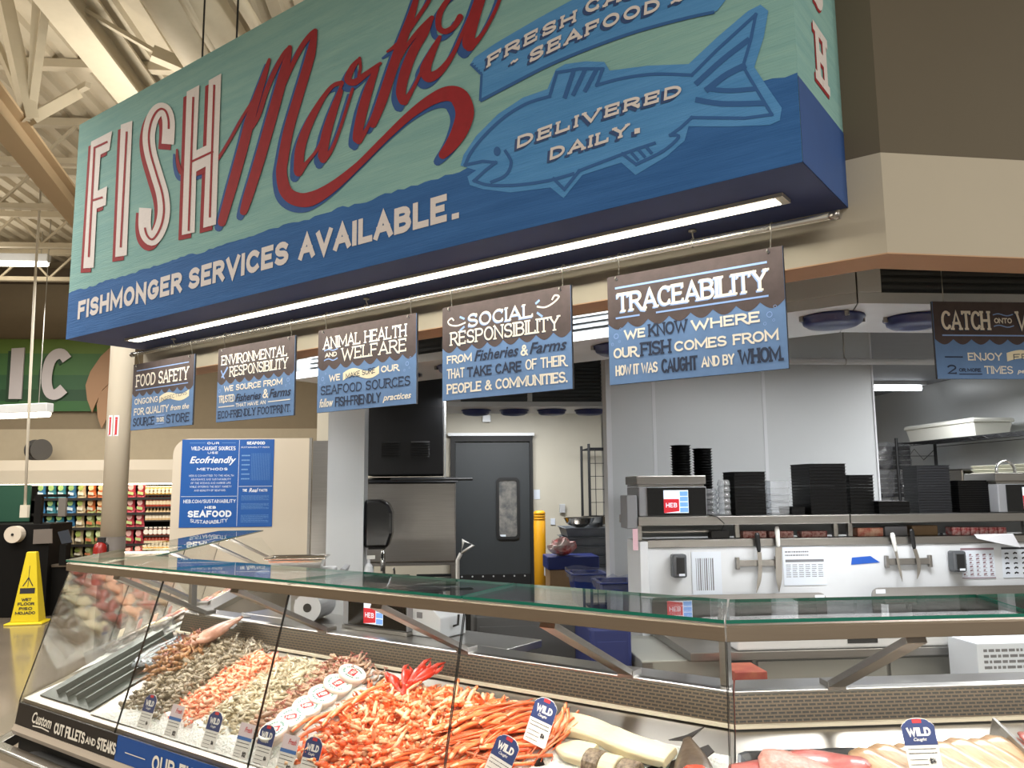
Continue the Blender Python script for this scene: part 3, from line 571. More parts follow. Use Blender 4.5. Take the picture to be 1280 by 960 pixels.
for g in range(3):
    c = thing('display_case', LAB[g], 'display case', (0, 0, 0), 0, 'seafood case sections'); CASE.append(c)
    m = MB(); sweep(m, g, [(-.035, 1.248), (.03, 1.248), (.03, 1.256), (.012, 1.258), (.012, 1.293), (-.03, 1.293), (-.035, 1.288)], .003); m.build('top_rail', RAILS, c)
    # flat glass shelf on top with its green edge, one pane to a bay
    n = NP[g]
    for k in range(n):
        a0, a1 = k/n, (k+1)/n; m = MB()
        q = lambda a, v, z: seg_pt(g, a, v, z)
        e = .004
        ring = [q(a0, -.04, 1.3), q(a1, -.04, 1.3), q(a1, .4, 1.3), q(a0, .4, 1.3)]
        cen = sum(ring, Vector())/4; ring = [p+(cen-p).normalized()*e for p in ring]
        m.add(ring+[p+Vector((0, 0, .011)) for p in ring], [(0, 3, 2, 1), (4, 5, 6, 7)]); m.k = 1
        m.add(ring+[p+Vector((0, 0, .011)) for p in ring], [(0, 1, 5, 4), (1, 2, 6, 5), (2, 3, 7, 6), (3, 0, 4, 7)])
        m.build('top_glass', [GLASS, GEDGE], c)
        m = MB(); ring = [seg_pt(g, a0, -.022, 1.247), seg_pt(g, a1, -.022, 1.247), seg_pt(g, a1, -.215, .53), seg_pt(g, a0, -.215, .53)]
        cen = sum(ring, Vector())/4; ring = [p+(cen-p).normalized()*.004 for p in ring]; th = NRM[g]*.007
        m.add(ring+[p+th for p in ring], [(0, 3, 2, 1), (4, 5, 6, 7)]); m.k = 1
        m.add(ring+[p+th for p in ring], [(0, 1, 5, 4), (1, 2, 6, 5), (2, 3, 7, 6), (3, 0, 4, 7)]); m.build('front_glass', [GLASS, mat('glass_seam_black', '101414', .3)], c)
        # arm from the rail down to the rear ledge
        L = (offp(g+1, .0)-offp(g, 0)).length; d = a0*L+(.62 if g == 1 else .5)*L/n
        if g == 0: d = [.62, 1.75, 2.9][k]
        if g == 2: d = .61+.95*k
        if g == 1: d = [.45, 1.55, 2.52, 3.37][k]
        sd = 0.
        p0, p1 = x_pt(g, d, .03, 1.228), x_pt(g, d+sd, .6, .962)
        ax = (p1-p0).normalized(); w = ax.cross(Vector((0, 0, 1))).normalized(); u = w.cross(ax)
        m = MB(); m.loft([[p+w*a+u*b for a, b in ((-.033, -.012), (.033, -.012), (.033, .012), (-.033, .012))] for p in (p0-ax*.005, p1)]); m.k = 0
        m.build('support_arm', STEEL, c, bevel=.002)
        m = MB(); m.T = Matrix.Translation(p1)@Matrix.Rotation(math.atan2(DIRS[g].y, DIRS[g].x), 4, 'Z'); m.box(-.035, .035, -.03, .045, -.012, .02); m.build('arm_bracket', STEEL, c, bevel=.003)
    m = MB(); sweep(m, g, [(VD0-.03, deck_z(VD0-.03)-.035), (VD1, ZD1-.035), (VD1, ZD1), (VD0-.03, deck_z(VD0-.03))], .003); m.build('deck', DECK, c)
    # perforated air panel with its own flat coordinates
    m = MB(); sweep(m, g, [(.55, .842), (.565, .842), (.59, .945), (.575, .945)], .003); o = m.build('perforated_panel', PERF, c)
    uv = o.data.uv_layers.new(name='UVMap')
    for li, lp in enumerate(o.data.loops):
        co = o.data.vertices[lp.vertex_index].co; uv.data[li].uv = (co.dot(DIRS[g]), co.z)
    m = MB(); sweep(m, g, [(.53, .8365), (.5495, .8365), (.5495, .848), (.53, .848)], .003); m.build('price_rail', mat('price_rail_cream', 'd8cdb6', .35), c)
    m = MB(); sweep(m, g, [(.574, .945), (.60, .945), (.60, .925), (.73, .925), (.73, .962), (.60, .962), (.574, .957)], .003); m.build('rear_ledge', LEDGE, c, bevel=.003)
    m = MB(); sweep(m, g, [(-.225, .415), (-.212, .527), (-.2, .527), (-.2, .415)], .001)
    bandm = mat('case_band_black', '1a1514', .45) if g == 0 else mat('case_band_blue', '0f4a94', .45)
    if g == 1:
        m = MB(); L = 4.034; a0 = 1.04/L
        for k, (aa, ab) in enumerate(((0, a0), (a0, 1))):
            m.k = k; m.loft([[seg_pt(1, a, v, z, .001) for v, z in ((-.225, .415), (-.212, .527), (-.2, .527), (-.2, .415))] for a in (aa, ab)])
        o = m.build('front_band', [mat('case_band_black', '1a1514', .45), mat('case_band_blue', '0f4a94', .45)], c)
    else: m.build('front_band', bandm, c)
    m = MB(); sweep(m, g, [(-.2, .352), (-.232, .362), (-.24, .385), (-.228, .413), (-.2, .413), (-.13, .43), (-.13, .352)], .003); m.build('lower_panel', BODY, c)
    m = MB(); sweep(m, g, [(-.335, .265), (-.345, .275), (-.345, .315), (-.335, .325), (-.27, .325), (-.27, .265)], .003); m.build('bumper', CHROME, c, bevel=.004)
    m = MB(); sweep(m, g, [(-.12, 0), (.71, 0), (.71, .92), (.62, .92), (.62, .74), (-.09, .44), (-.12, .2)], .004); m.build('cabinet', BODY if g != 1 else BODY, c)
    m = MB(); sweep(m, g, [(-.21, .2), (-.2, .35), (-.135, .35), (-.135, .2)], .003); m.build('toe_recess', KICK, c)
    m = MB(); sweep(m, g, [(-.268, .27), (-.268, .32), (-.211, .32), (-.211, .27)], .3); m.build('bumper_bracket', KICK, c)
    m = MB(); sweep(m, g, [(-.135, .0), (-.125, 0), (-.125, .199), (-.135, .199)], .002); m.build('kick_plate', KICK, c)
    if g == 1:
        m = MB(); m.box(-4.4, -2.36, 3.133, 3.42, .925, .962); m.build('service_shelf', LEDGE, c, bevel=.003)
    # LED tube under the rail
    m = MB(); sweep(m, g, [(.032, 1.252), (.044, 1.252), (.044, 1.264), (.032, 1.264)], .03); m.build('led_tube', mat('case_led', 'fff4dc', emit=3., ecol='fff1d4'), c)
for k_, (g_, i_) in enumerate(((1, 2), (0, 1))):
    c_ = offp(i_, .63); m = MB(); m.T = Matrix.Translation((c_.x, c_.y, 0))@Matrix.Rotation(ang_ if False else (0 if k_ else .0), 4, 'Z')
    m.box(-.045, -.012, -.02, .02, .9625, 1.247); m.build('corner_post', STEEL, CASE[1], bevel=.003)
# band lettering on the front
def band_fn(x, z): return Vector((-5.02+x, 2.4-.2265+(z-.415)*.11-.0015, z))
m = MB(); letters(m, 'CUT FILLETS', .36, .437, .055, band_fn, .33, t=.2, gap=.26); letters(m, 'AND', .7, .445, .032, band_fn, .1, t=.2, slab=.3); letters(m, 'STEAKS', .815, .437, .055, band_fn, .18, t=.2, gap=.26)
script(m, 'Custom', .1, .453, .056, band_fn, .225); ribbon(m, [(.12, .437), (.22, .443), (.31, .437)], .007, band_fn); m.build('band_lettering', CREAM, CASE[1])
m = MB(); letters(m, 'OUR FISHMONGERS', 1.32, .43, .068, band_fn, .86, t=.2, gap=.28); letters(m, 'ARE HERE TO HELP', 2.35, .43, .068, band_fn, .86, t=.2, gap=.28); ribbon(m, [(1.08, .465), (1.26, .465)], .004, band_fn); m.build('band_lettering', CREAM, CASE[1])
# far end of the left section
m = MB(); p = [seg_pt(0, 0, v, z) for v, z in ((-.022, 1.235), (.38, 1.235), (.62, .96), (-.21, .53))]; e = DIRS[0]*.007
m.prism([q-e for q in p], DIRS[0]*.006); m.build('end_glass', GLASS, CASE[0])
m = MB(); p0, p1 = x_pt(0, .03, .03, 1.255), x_pt(0, .03, .6, .975); ax = (p1-p0).normalized(); w = ax.cross(Vector((0, 0, 1))).normalized(); u = w.cross(ax)
m.loft([[p+w*a+u*b for a, b in ((-.024, -.011), (.024, -.011), (.024, .011), (-.024, .011))] for p in (p0, p1)]); m.build('end_frame', STEEL, CASE[0])
m = MB(); m.prism([seg_pt(0, 0, v, z)-DIRS[0]*.035 for v, z in ((-.1, 0), (.72, 0), (.72, .92), (.6, .92), (.6, .78), (-.2, .51), (-.2, .3))], DIRS[0]*.03); m.build('end_panel', BODY, CASE[0])
# ================================================================ what lies in the case
def P1(X, v, h=0.): return Vector((X, 2.4+v, deck_z(v)+h))
def P2(d, v, h=0.): return x_pt(2, d, v, deck_z(v)+h)
def P0(d, v, h=0.): return x_pt(0, d, v, deck_z(v)+h)
SLOPE = math.atan2(ZD1-ZD0, VD1-VD0)
def ang(g): return math.atan2(DIRS[g].y, DIRS[g].x)
ICE = mat('crushed_ice', 'dcdcd6', .5, var=.06, scale=60, bump=.9, bscale=70, sss=.1)
def lump(x, y, s=1.): return .5+.25*math.sin(x*61*s+3*math.sin(y*43*s))+.25*math.sin(y*71*s+2*math.sin(x*37*s))
def bed(name, label, cat, fn, u0, u1, v0, v1, hgt, m_, nx=60, ny=50, amp=.012, s=1., group=None, dome=True):
    mb = MB(); rr = random.Random(hash(name+label) % 1000 if False else len(label)*7+nx)
    J = [[rr.random() for _ in range(ny+1)] for _ in range(nx+1)]
    def h(a, b):
        e = min(a, 1-a, b, 1-b); k = min(1, e*9)
        return .006+(hgt*((math.sin(PI*min(1, max(0, a)))**.5) if dome else 1)+amp*(lump((u0+(u1-u0)*a)*(3 if u1 < 1.01 and u0 > 0 else 1), v0+(v1-v0)*b, s)+.5*J[round(a*nx)][round(b*ny)]))*k
    mb.grid(nx, ny, lambda a, b: fn(u0+(u1-u0)*a, v0+(v1-v0)*b, h(a, b)))
    o = mb.build(name, m_, smooth=True); tag(o, label, cat, group, 'stuff'); return o
bed('ice_bed', 'crushed white ice spread under the shrimp and crab', 'ice', lambda a, v, h: seg_pt(1, a, v, deck_z(v)+h), .165, .996, -.17, .4, .016, ICE, 170, 34, .026, dome=False)
bed('ice_bed', 'crushed white ice under the fillets of the right section', 'ice', lambda a, v, h: seg_pt(2, a, v, deck_z(v)+h), .006, .99, -.15, .38, .012, ICE, 120, 30, .016, dome=False)
bed('ice_bed', 'crushed white ice under the trays of the left end section', 'ice', lambda a, v, h: seg_pt(0, a, v, deck_z(v)+h), .01, .86, -.15, .5, .012, ICE, 120, 30, .016, dome=False)
# ---------------------------------------------------------------- shrimp
def shrimp_mesh(L, turn, r0, kind, seed):
    rr = random.Random(seed); n = 9; P = []; W = []; a = rr.uniform(-.2, .2); p = Vector((0, 0, 0)); st = L/n
    for i in range(n+1):
        P.append(p.copy()); t = i/n
        W.append(r0*(1-.62*t)*(1+.10*(i % 2 if kind != 'peeled' else 0))*(.75 if i == 0 else 1)); p += Vector((math.cos(a), math.sin(a), 0))*st; a += turn/n*(1.3-.6*t)
    c = sum(P, Vector())/len(P); P = [q-c for q in P]
    m = MB(); m.tube(P, W, 6, flat=1.1)
    d = (P[-1]-P[-2]).normalized(); w = Vector((-d.y, d.x, 0)); e = P[-1]
    m.k = 1
    for s in (-1, 0, 1): m.add([e-d*.002, e+d*L*.16+w*(s*.11-.04)*L, e+d*L*.2+w*s*.12*L+Vector((0, 0, .002)), e+d*L*.16+w*(s*.11+.04)*L], [(0, 1, 2, 3)])
    if kind == 'head':
        h = P[0]; dh = (P[0]-P[1]).normalized(); m.k = 0; m.tube([h, h+dh*L*.2, h+dh*L*.34], [r0*1.0, r0*.9, r0*.1], 6); m.k = 1
        for s in (-1, 1): m.tube([h+dh*L*.25, h+dh*L*.5+Vector((0, s*.01, .01)), h+dh*L*.8+Vector((0, s*.03, .0))], [.0009, .0007, .0004], 3)
    return m
def heap(name, label, cat, group, meshes, mats, fn, u0, u1, v0, v1, n, hgt, seed, yaw=None, tilt=.5, size=(.85, 1.15), extra=0, extra_label=None, lift=.014):
    """n single pieces; the pieces beyond the first 300 of a kind are one mass"""
    rr = random.Random(seed); protos = [mb.build(name, mats, smooth=True) for mb in meshes]; mass = MB()
    for i in range(n+extra):
        u = u0+(u1-u0)*rr.random(); v = v0+(v1-v0)*rr.random()
        a = (u-u0)/(u1-u0); b = (v-v0)/(v1-v0); k = min(1, min(a, 1-a)*5+.15)*min(1, min(b, 1-b)*6+.25)
        h = lift+hgt*k*(.75+.4*rr.random() if i < n else .35+.5*rr.random())
        loc = fn(u, v, h); z = rr.uniform(0, 2*PI) if yaw is None else yaw+rr.gauss(0, .35)+(PI if rr.random() < .3 else 0)
        rot = (SLOPE+rr.gauss(0, tilt), rr.gauss(0, tilt*.7), z); s = rr.uniform(*size)
        if i < n:
            src = protos[i % len(protos)]; o = src if i < len(protos) else src.copy()
            if i >= len(protos): COL.objects.link(o)
            from mathutils import Euler
            o.location = loc; o.rotation_euler = rot; o.scale = (s, s, s); tag(o, label, cat, group)
        else:
            mb = meshes[i % len(meshes)]; mass.T = Matrix.Translation(loc)@Euler(rot).to_matrix().to_4x4()@Matrix.Scale(s, 4); off = len(mass.v); mass.v += [mass.T@p for p in mb.v]; mass.f += [[off+q for q in f] for f in mb.f]; mass.m += mb.m
    if extra: tag(mass.build(name+'_mass', mats, smooth=True), extra_label or ('remaining '+label), cat, None, 'stuff')
    return protos
RAW = mat('raw_shrimp_grey', '9c8f78', .28, var=.28, scale=45, island=True, coat=.4); RAWT = mat('raw_shrimp_tail', '6a5c48', .35)
ORG = mat('cooked_shrimp_orange', 'f09c72', .32, col2='f6c6a6', scale=38, island=True, coat=.3); ORGT = mat('cooked_tail', 'd9562c', .35)
PEEL = mat('peeled_shrimp_white', 'd8ccb2', .3, col2='c6b99c', scale=50, island=True, coat=.4); PEELT = mat('peeled_tail', 'b9a888', .35)
TANM = mat('pink_shrimp_tan', 'b08a6c', .3, col2='c9a58c', scale=40, island=True, coat=.4); TANT = mat('tan_tail', 'a2544a', .35)
HEADM = mat('head_on_shrimp', 'a5794f', .3, var=.3, scale=40, island=True, coat=.3); HEADT = mat('head_on_feeler', '8d4c34', .4)
gap_c = None
bed('shrimp_heap', 'solid lower layer of the grey raw shrimp heap', 'shrimp', P1, -4.2, -3.8, -.07, .47, .05, RAW, 40, 60, .02, 1.6)
heap('raw_shrimp', 'grey raw shell-on shrimp in the heap farthest left', 'shrimp', 'grey raw shrimp heap', [shrimp_mesh(.08, t, .0102, 'raw', k) for k, t in enumerate((1.9, 2.5, 1.3))], [RAW, RAWT], P1, -4.22, -3.79, -.09, .49, 300, .065, 1, yaw=.5, extra=620, extra_label='mass of grey raw shrimp around the single ones')
bed('shrimp_heap', 'solid lower layer of the orange cooked shrimp heap', 'shrimp', P1, -3.8, -3.56, -.07, .42, .05, ORG, 30, 60, .018, 1.6)
heap('cooked_shrimp', 'orange cooked peeled shrimp between grey and white shrimp', 'shrimp', 'orange cooked shrimp heap', [shrimp_mesh(.072, t, .0102, 'peeled', k+5) for k, t in enumerate((3.6, 4.1, 3.1))], [ORG, ORGT], P1, -3.81, -3.55, -.09, .43, 300, .065, 2, extra=420, extra_label='mass of orange cooked shrimp around the single ones')
bed('shrimp_heap', 'solid lower layer of the white peeled shrimp heap', 'shrimp', P1, -3.54, -3.2, -.07, .44, .05, PEEL, 36, 60, .018, 1.6)
heap('peeled_shrimp', 'whitish raw peeled shrimp beside the orange heap', 'shrimp', 'white peeled shrimp heap', [shrimp_mesh(.07, t, .0102, 'peeled', k+9) for k, t in enumerate((3.2, 3.8, 2.6))], [PEEL, PEELT], P1, -3.55, -3.19, -.09, .45, 300, .065, 3, extra=560, extra_label='mass of white peeled shrimp around the single ones')
bed('shrimp_heap', 'solid lower layer of the tan pink shrimp heap', 'shrimp', P1, -3.2, -3.06, -.07, .46, .045, TANM, 20, 60, .018, 1.6)
heap('pink_shrimp', 'tan and pinkish shrimp heaped beside the white tubs', 'shrimp', 'tan pink shrimp heap', [shrimp_mesh(.075, t, .0088, 'raw', k+14) for k, t in enumerate((1.5, 2.2, 1.0))], [TANM, TANT], P1, -3.22, -3.03, -.09, .47, 220, .06, 4, yaw=.4, extra=260, extra_label='mass of tan shrimp around the single ones')
heap('pink_shrimp', 'tan and pinkish shrimp heaped beside the white tubs', 'shrimp', 'tan pink shrimp heap', [shrimp_mesh(.075, t, .0088, 'raw', k+24) for k, t in enumerate((1.5, 2.2, 1.0))], [TANM, TANT], P1, -3.27, -2.93, .3, .49, 75, .065, 5, yaw=.4)
heap('head_on_shrimp', 'brown head-on shrimp behind the grey heap', 'shrimp', 'brown head-on shrimp', [shrimp_mesh(.12, t, .012, 'head', k+19) for k, t in enumerate((1.0, 1.5))], [HEADM, HEADT], P1, -4.38, -4.12, .12, .42, 90, .085, 6, yaw=PI/2)
# ---------------------------------------------------------------- crab: claws and legs
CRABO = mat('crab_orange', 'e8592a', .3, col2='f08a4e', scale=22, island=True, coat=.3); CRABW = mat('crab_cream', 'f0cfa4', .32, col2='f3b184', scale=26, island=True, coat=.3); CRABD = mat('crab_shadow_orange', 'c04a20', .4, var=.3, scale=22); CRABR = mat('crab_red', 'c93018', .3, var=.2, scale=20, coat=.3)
def claw_mesh(seed):
    rr = random.Random(seed); m = MB(); L = rr.uniform(.055, .075); b = rr.uniform(.3, .8); m.k = 1
    m.tube([(-L*.75, -L*.35*b, 0), (-L*.4, -.004, 0), (-L*.05, 0, 0)], [.0075, .0105, .008], 6); m.k = 0
    m.tube([(-.004, 0, 0), (L*.18, .002, 0), (L*.45, .003, 0), (L*.62, .001, 0)], [.008, .0155, .0145, .01], 7)
    m.tube([(L*.5, .008, 0), (L*.8, .014, .001), (L*1.08, .006, .001)], [.0085, .006, .0012], 5); m.tube([(L*.5, -.006, 0), (L*.78, -.009, 0), (L*1.02, .0, 0)], [.0065, .0048, .001], 5)
    m.k = 1; m.tube([(L*.8, .014, .001), (L*1.09, .006, .0012)], [.0063, .0014], 5)
    return m
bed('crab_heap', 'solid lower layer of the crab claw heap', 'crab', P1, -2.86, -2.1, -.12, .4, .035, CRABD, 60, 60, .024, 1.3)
heap('crab_claw', 'orange and cream cooked crab claw in the wide heap', 'crab claw', 'cooked crab claw heap', [claw_mesh(s) for s in range(5)], [CRABO, CRABW], P1, -2.87, -2.02, -.14, .41, 300, .055, 8, tilt=.6, size=(.75, 1.1), extra=330, extra_label='mass of cooked crab claws around the single ones')
def knuckle_mesh(seed):
    rr = random.Random(seed); m = MB(); m.k = 1; L = .06
    m.tube([(-L, 0, 0), (-L*.3, .006, .002), (L*.4, .004, 0), (L, -.006, 0)], [.006, .0095, .0095, .0065], 6, flat=.75); m.k = 0
    m.tube([(-L*1.05, 0, 0), (-L*.85, .002, .001)], [.0085, .008], 6); m.tube([(L*.85, -.004, 0), (L*1.08, -.008, 0)], [.0085, .007], 6)
    return m
heap('crab_knuckle', 'pale cream crab arm piece standing among the claws', 'crab', 'pale crab arm pieces', [knuckle_mesh(s) for s in range(3)], [CRABO, CRABW], P1, -2.75, -2.1, -.05, .4, 170, .065, 9, yaw=1.9, tilt=.5, size=(.75, 1.15))
def leg_mesh(seed, L=.3):
    rr = random.Random(seed); m = MB(); b = rr.uniform(.05, .14); P = []; W = []; n = 10
    for i in range(n+1):
        t = i/n; P.append(((t-.5)*L, b*L*math.sin(PI*t)+.01*math.sin(t*7), .012*math.sin(PI*t))); W.append(.0112*(1-.7*t)*(1.16 if i in (4, 7) else 1)*(.8 if i == 0 else 1))
    m.tube(P, W, 6, flat=.7); m.k = 1; m.tube([(P[-1]), (P[-1][0]+.02, P[-1][1]-.004, 0)], [.0022, .0005], 4); m.tube([P[0], P[1]], [.0068, .0078], 6)
    m.tube([(p[0], p[1]+w*.55, p[2]+w*.42) for p, w in zip(P[1:8], W[1:8])], .0016, 3)
    return m
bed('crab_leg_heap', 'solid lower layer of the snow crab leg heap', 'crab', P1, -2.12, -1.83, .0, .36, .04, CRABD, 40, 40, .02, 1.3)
lp = [leg_mesh(s) for s in range(5)]; rr = random.Random(11); protos = [q.build('snow_crab', [CRABO, CRABW], smooth=True) for q in lp]
def put_leg(i, X, v, h, yaw, tilt=0, s=1., lab='orange snow crab leg in the tangled heap near the middle', grp='snow crab leg heap'):
    o = protos[i % 5] if i < 5 else protos[i % 5].copy()
    if i >= 5: COL.objects.link(o)
    o.location = P1(X, v, h); o.rotation_euler = (SLOPE*.9+rr.gauss(0, .12), tilt+rr.gauss(0, .14), yaw); o.scale = (s, s, s); tag(o, lab, 'crab leg', grp)
k = 0
for i in range(200):
    b = rr.random(); X = -2.16+.36*rr.random()-.09*(1-b); v = -.1+.42*b
    e = min(1, 5*min(max(X+2.26, 0), max(-1.78-X, 0))+.1); h = .025+.07*e*rr.uniform(.5, 1.05)
    yaw = 1.25+rr.gauss(0, .25)-1.6*max(0, (X+2.0))*b*2+(PI if rr.random() < .35 else 0)
    put_leg(k, X, v, h, yaw, s=rr.uniform(.8, 1.15)); k += 1
for i in range(26): put_leg(k, -1.84+.1*rr.random(), .16+.17*rr.random(), .04+.03*rr.random(), 1.5+rr.gauss(0, .4)+PI, .5, .7); k += 1
for i in range(9): put_leg(k, -2.845+.015*rr.random()*3+.01*i, .02+.033*i, .055+.012*(i % 3), 1.32+rr.gauss(0, .06), -.12, 1.0, 'long orange crab leg lying beside the white tubs', 'crab legs beside the tubs'); k += 1
# red lobster claws at the back of the claws
def lob_mesh():
    m = MB(); m.tube([(-.06, 0, 0), (-.02, 0, .004), (.02, 0, .006), (.05, 0, .004), (.07, .004, 0)], [.012, .02, .028, .022, .012], 8, flat=.7); m.tube([(.05, .014, 0), (.09, .018, 0), (.125, .004, 0)], [.014, .01, .002], 6); m.tube([(.05, -.014, 0), (.085, -.016, 0), (.11, -.002, 0)], [.011, .008, .002], 6); m.tube([(-.06, 0, 0), (-.1, -.01, 0), (-.13, -.004, .004)], [.01, .012, .008], 6); return m
lm = lob_mesh(); q = None
for i, (X, v, z, t) in enumerate(((-2.66, .37, 2.2, .3), (-2.62, .395, 1.6, .5), (-2.69, .33, 2.6, .2), (-2.58, .4, 1.2, .4))):
    o = lm.build('lobster_claw', CRABR, smooth=True) if q is None else q.copy()
    if q is None: q = o
    else: COL.objects.link(o)
    o.location = P1(X, v, .09); o.rotation_euler = (SLOPE, -t, z); tag(o, 'dark red lobster claw at the back of the crab claws', 'lobster claw', 'red lobster claws')
# ---------------------------------------------------------------- white tubs with printed lids
TUB = mat('tub_milky', 'd8cfc4', .35); LID = mat('lid_white', 'ece8dc', .35); LOGO = mat('logo_red', 'cc1f2d', .5); LBLUE = mat('logo_blue', '21407f', .5); LGREEN = mat('lid_teal_print', '4f8f86', .5)
def make_tub():
    t = thing('deli_tub', '', 'tub', (0, 0, 0))
    m = MB(); m.lathe([(.042, -.075), (.046, -.072), (.054, -.004), (.0545, 0)], 28); m.build('cup', TUB, t, True)
    m = MB(); m.lathe([(.0565, -.012), (.0585, -.011), (.0585, .001), (.057, .004), (.053, .004), (.051, .0015)], 32); m.build('lid', LID, t, True, bevel=0)
    m = MB(); fl = lambda x, y: Vector((x, y, .0021)); ribbon(m, [(-.024, -.004), (.024, .004)], .03, fl); m.build('lid_logo', LOGO, t)
    m = MB(); fl = lambda x, y: Vector((x, y, .0027)); letters(m, 'HEB', -.018, -.008, .016, fl, .036, t=.2); m.build('lid_logo_letters', LID, t)
    m = MB(); fl = lambda x, y: Vector((x, y, .0021))
    for a in range(-60, 260, 14):
        if a % 5: ribbon(m, arc(0, 0, .038, .038, a, a+10, 3), .008, fl)
    m.build('lid_ring_print', LGREEN, t); return t
tub0 = make_tub(); LORD = ['front', 'second', 'third', 'fourth', 'fifth', 'rearmost']
for i in range(6):
    o = tub0 if i == 0 else copy_tree(tub0); f = i/5
    o.location = P1(-3.0+.03*f, -.085+.42*f, .098); o.rotation_euler = (rad(26), rad(-6), rad(18)+i*.3); o.scale = (1.13, 1.13, 1.13); o['label'] = 'round white lidded tub, %s of the row of six beside the crab' % LORD[i]; o['group'] = 'white lidded tubs'
# ---------------------------------------------------------------- fillets
def fillet_mesh(L, W, T, seed, taper=.45, wave=.1):
    rr = random.Random(seed); ph = rr.uniform(0, 6); m = MB(); n = 14; rings = []
    for i in range(n+1):
        t = i/n; w = W*(.5+.5*math.sin(PI*min(1, .18+t*.82)))*(1-taper*t)*(.55 if i in (0, n) else 1); th = T*(1-.5*t)*(.6 if i in (0, n) else 1); y0 = wave*W*math.sin(t*5+ph); x = (t-.5)*L
        rings.append([(x, y0-w/2, 0), (x, y0-w*.47, th*.7), (x, y0-w*.3, th), (x, y0+w*.02, th*(.9+.08*math.sin(t*17+ph))), (x, y0+w*.3, th*.98), (x, y0+w*.48, th*.45), (x, y0+w/2, 0)])
    m.loft(rings); return m
def slab_mesh(L, W, T, taper=.1, point=0., bend=.0):
    m = MB(); n = 8; rings = []
    for i in range(n+1):
        t = i/n; w = W*(1-taper*t)*(1-point*max(0, t-.6)/.4)*(.94 if i in (0, n) else 1); th = T*(1-.25*t)*(1-.5*point*max(0, t-.6)/.4)*(.93 if i in (0, n) else 1); x = (t-.5)*L; y0 = bend*W*math.sin(PI*t)
        rings.append([(x, y0-w/2, 0), (x, y0-w/2, th*.75), (x, y0-w*.4, th*.97), (x, y0, th), (x, y0+w*.4, th*.95), (x, y0+w/2, th*.7), (x, y0+w/2, 0)])
    m.loft(rings); return m
HAL = mat('white_fish_flesh', 'ddd0ae', .35, var=.06, scale=9, stretch=(1, 4, 4), bump=.25, bscale=22, sss=.1); SKIN = mat('dark_fish_skin', '56473a', .4, col2='94826e', scale=70, bump=.3); PINKF = mat('pink_fillet', 'bd6c62', .35, col2='a94b45', scale=13, stretch=(1, 3, 1), coat=.4); PALEF = mat('pale_fillet', 'ad8762', .38, col2='c29f7a', scale=12, stretch=(1, 4, 1), coat=.4, bump=.2, bscale=25); DEEP = mat('deep_red_fillet', '9c3b38', .3, col2='b85a50', scale=15, coat=.4); REDSK = mat('red_snapper_skin', 'c2877a', .35, var=.35, scale=60, bump=.3)
TRAYM = mat('black_tray', '121214', .28)
def tray(label, g, d, v, w, dp, yaw=0.):
    t = thing('platter', label, 'tray', x_pt(g, d, v, deck_z(v)+.03)); t.rotation_euler = (SLOPE, 0, 0); t.rotation_euler = (Matrix.Rotation(ang(g)+yaw, 4, 'Z')@Matrix.Rotation(SLOPE, 4, 'X')).to_euler()
    m = MB(); R = [(w/2-.03, dp/2-.03, 0), (w/2-.02, dp/2-.02, .002), (w/2, dp/2, .02), (w/2+.008, dp/2+.008, .021), (w/2+.008, dp/2+.008, .016), (w/2-.012, dp/2-.012, -.003)]
    def rr_(a, b, z, r=.04): return [(sx*(a-r)+r*math.cos(q), sy*(b-r)+r*math.sin(q), z) for sx, sy, q0 in ((1, 1, 0), (-1, 1, PI/2), (-1, -1, PI), (1, -1, 1.5*PI)) for q in (q0, q0+PI/4, q0+PI/2)]
    m.loft([rr_(a, b, z) for a, b, z in R]); m.build('dish', TRAYM, t, bevel=0); return t
def lay(mb, name, mats, label, cat, group, g, d, v, h, yaw, roll=0, proto=None):
    o = mb.build(name, mats, smooth=not name.startswith('white_fish'), bevel=.004 if name.startswith('white_fish') else 0) if proto is None else proto.copy()
    if proto is not None: COL.objects.link(o)
    o.location = x_pt(g, d, v, deck_z(v)+h); o.rotation_euler = (Matrix.Rotation(ang(g), 4, 'Z')@Matrix.Rotation(SLOPE, 4, 'X')@Matrix.Rotation(yaw, 4, 'Z')@Matrix.Rotation(roll, 4, 'X')).to_euler(); tag(o, label, cat, group); return o
def dX(X): return X+5.02
tray('black oval platter under the white fish pieces', 1, dX(-1.55), .2, .44, .22, -.06)
lay(slab_mesh(.26, .115, .042, .25, .0, .15), 'white_fish_fillet', [HAL], 'long pale fish fillet lying at the back left of the platter', 'fish fillet', 'white fish on the black platter', 1, dX(-1.66), .305, .05, -.12)
lay(slab_mesh(.27, .095, .048, .05, .0, -.1), 'white_fish_fillet', [HAL], 'pale fish fillet lying at the back right of the platter', 'fish fillet', 'white fish on the black platter', 1, dX(-1.44), .28, .05, -.14)
lay(slab_mesh(.16, .1, .04, .1, .75), 'white_fish_fillet', [HAL], 'pointed pale fish piece at the front left of the platter', 'fish fillet', 'white fish on the black platter', 1, dX(-1.66), .205, .045, PI-.06)
def steak(w, d_, h, skin):
    m = MB(); m.k = 0; n = 8; rings = []
    for i, x in enumerate((-w/2, -w/2+.006, w/2-.006, w/2)):
        s = .93 if i in (0, 3) else 1; rings.append([(x, math.cos(a*PI/n)*d_/2*s, math.sin(a*PI/n)*h*s) for a in range(n+1)])
    m.loft(rings); return m
for i, (X, s, l) in enumerate(((-1.565, 1, 'dark-skinned white fish steak, left one of two on the platter'), (-1.495, 0, 'pale white fish steak between the two dark-skinned steaks'), (-1.42, 1, 'dark-skinned white fish steak at the right end of the platter'))):
    lay(steak(.066, .105, .05, s), 'white_fish_steak', [SKIN if s else HAL], l, 'fish steak', 'white fish on the black platter', 1, dX(X), .19-.008*i, .04, -.06)
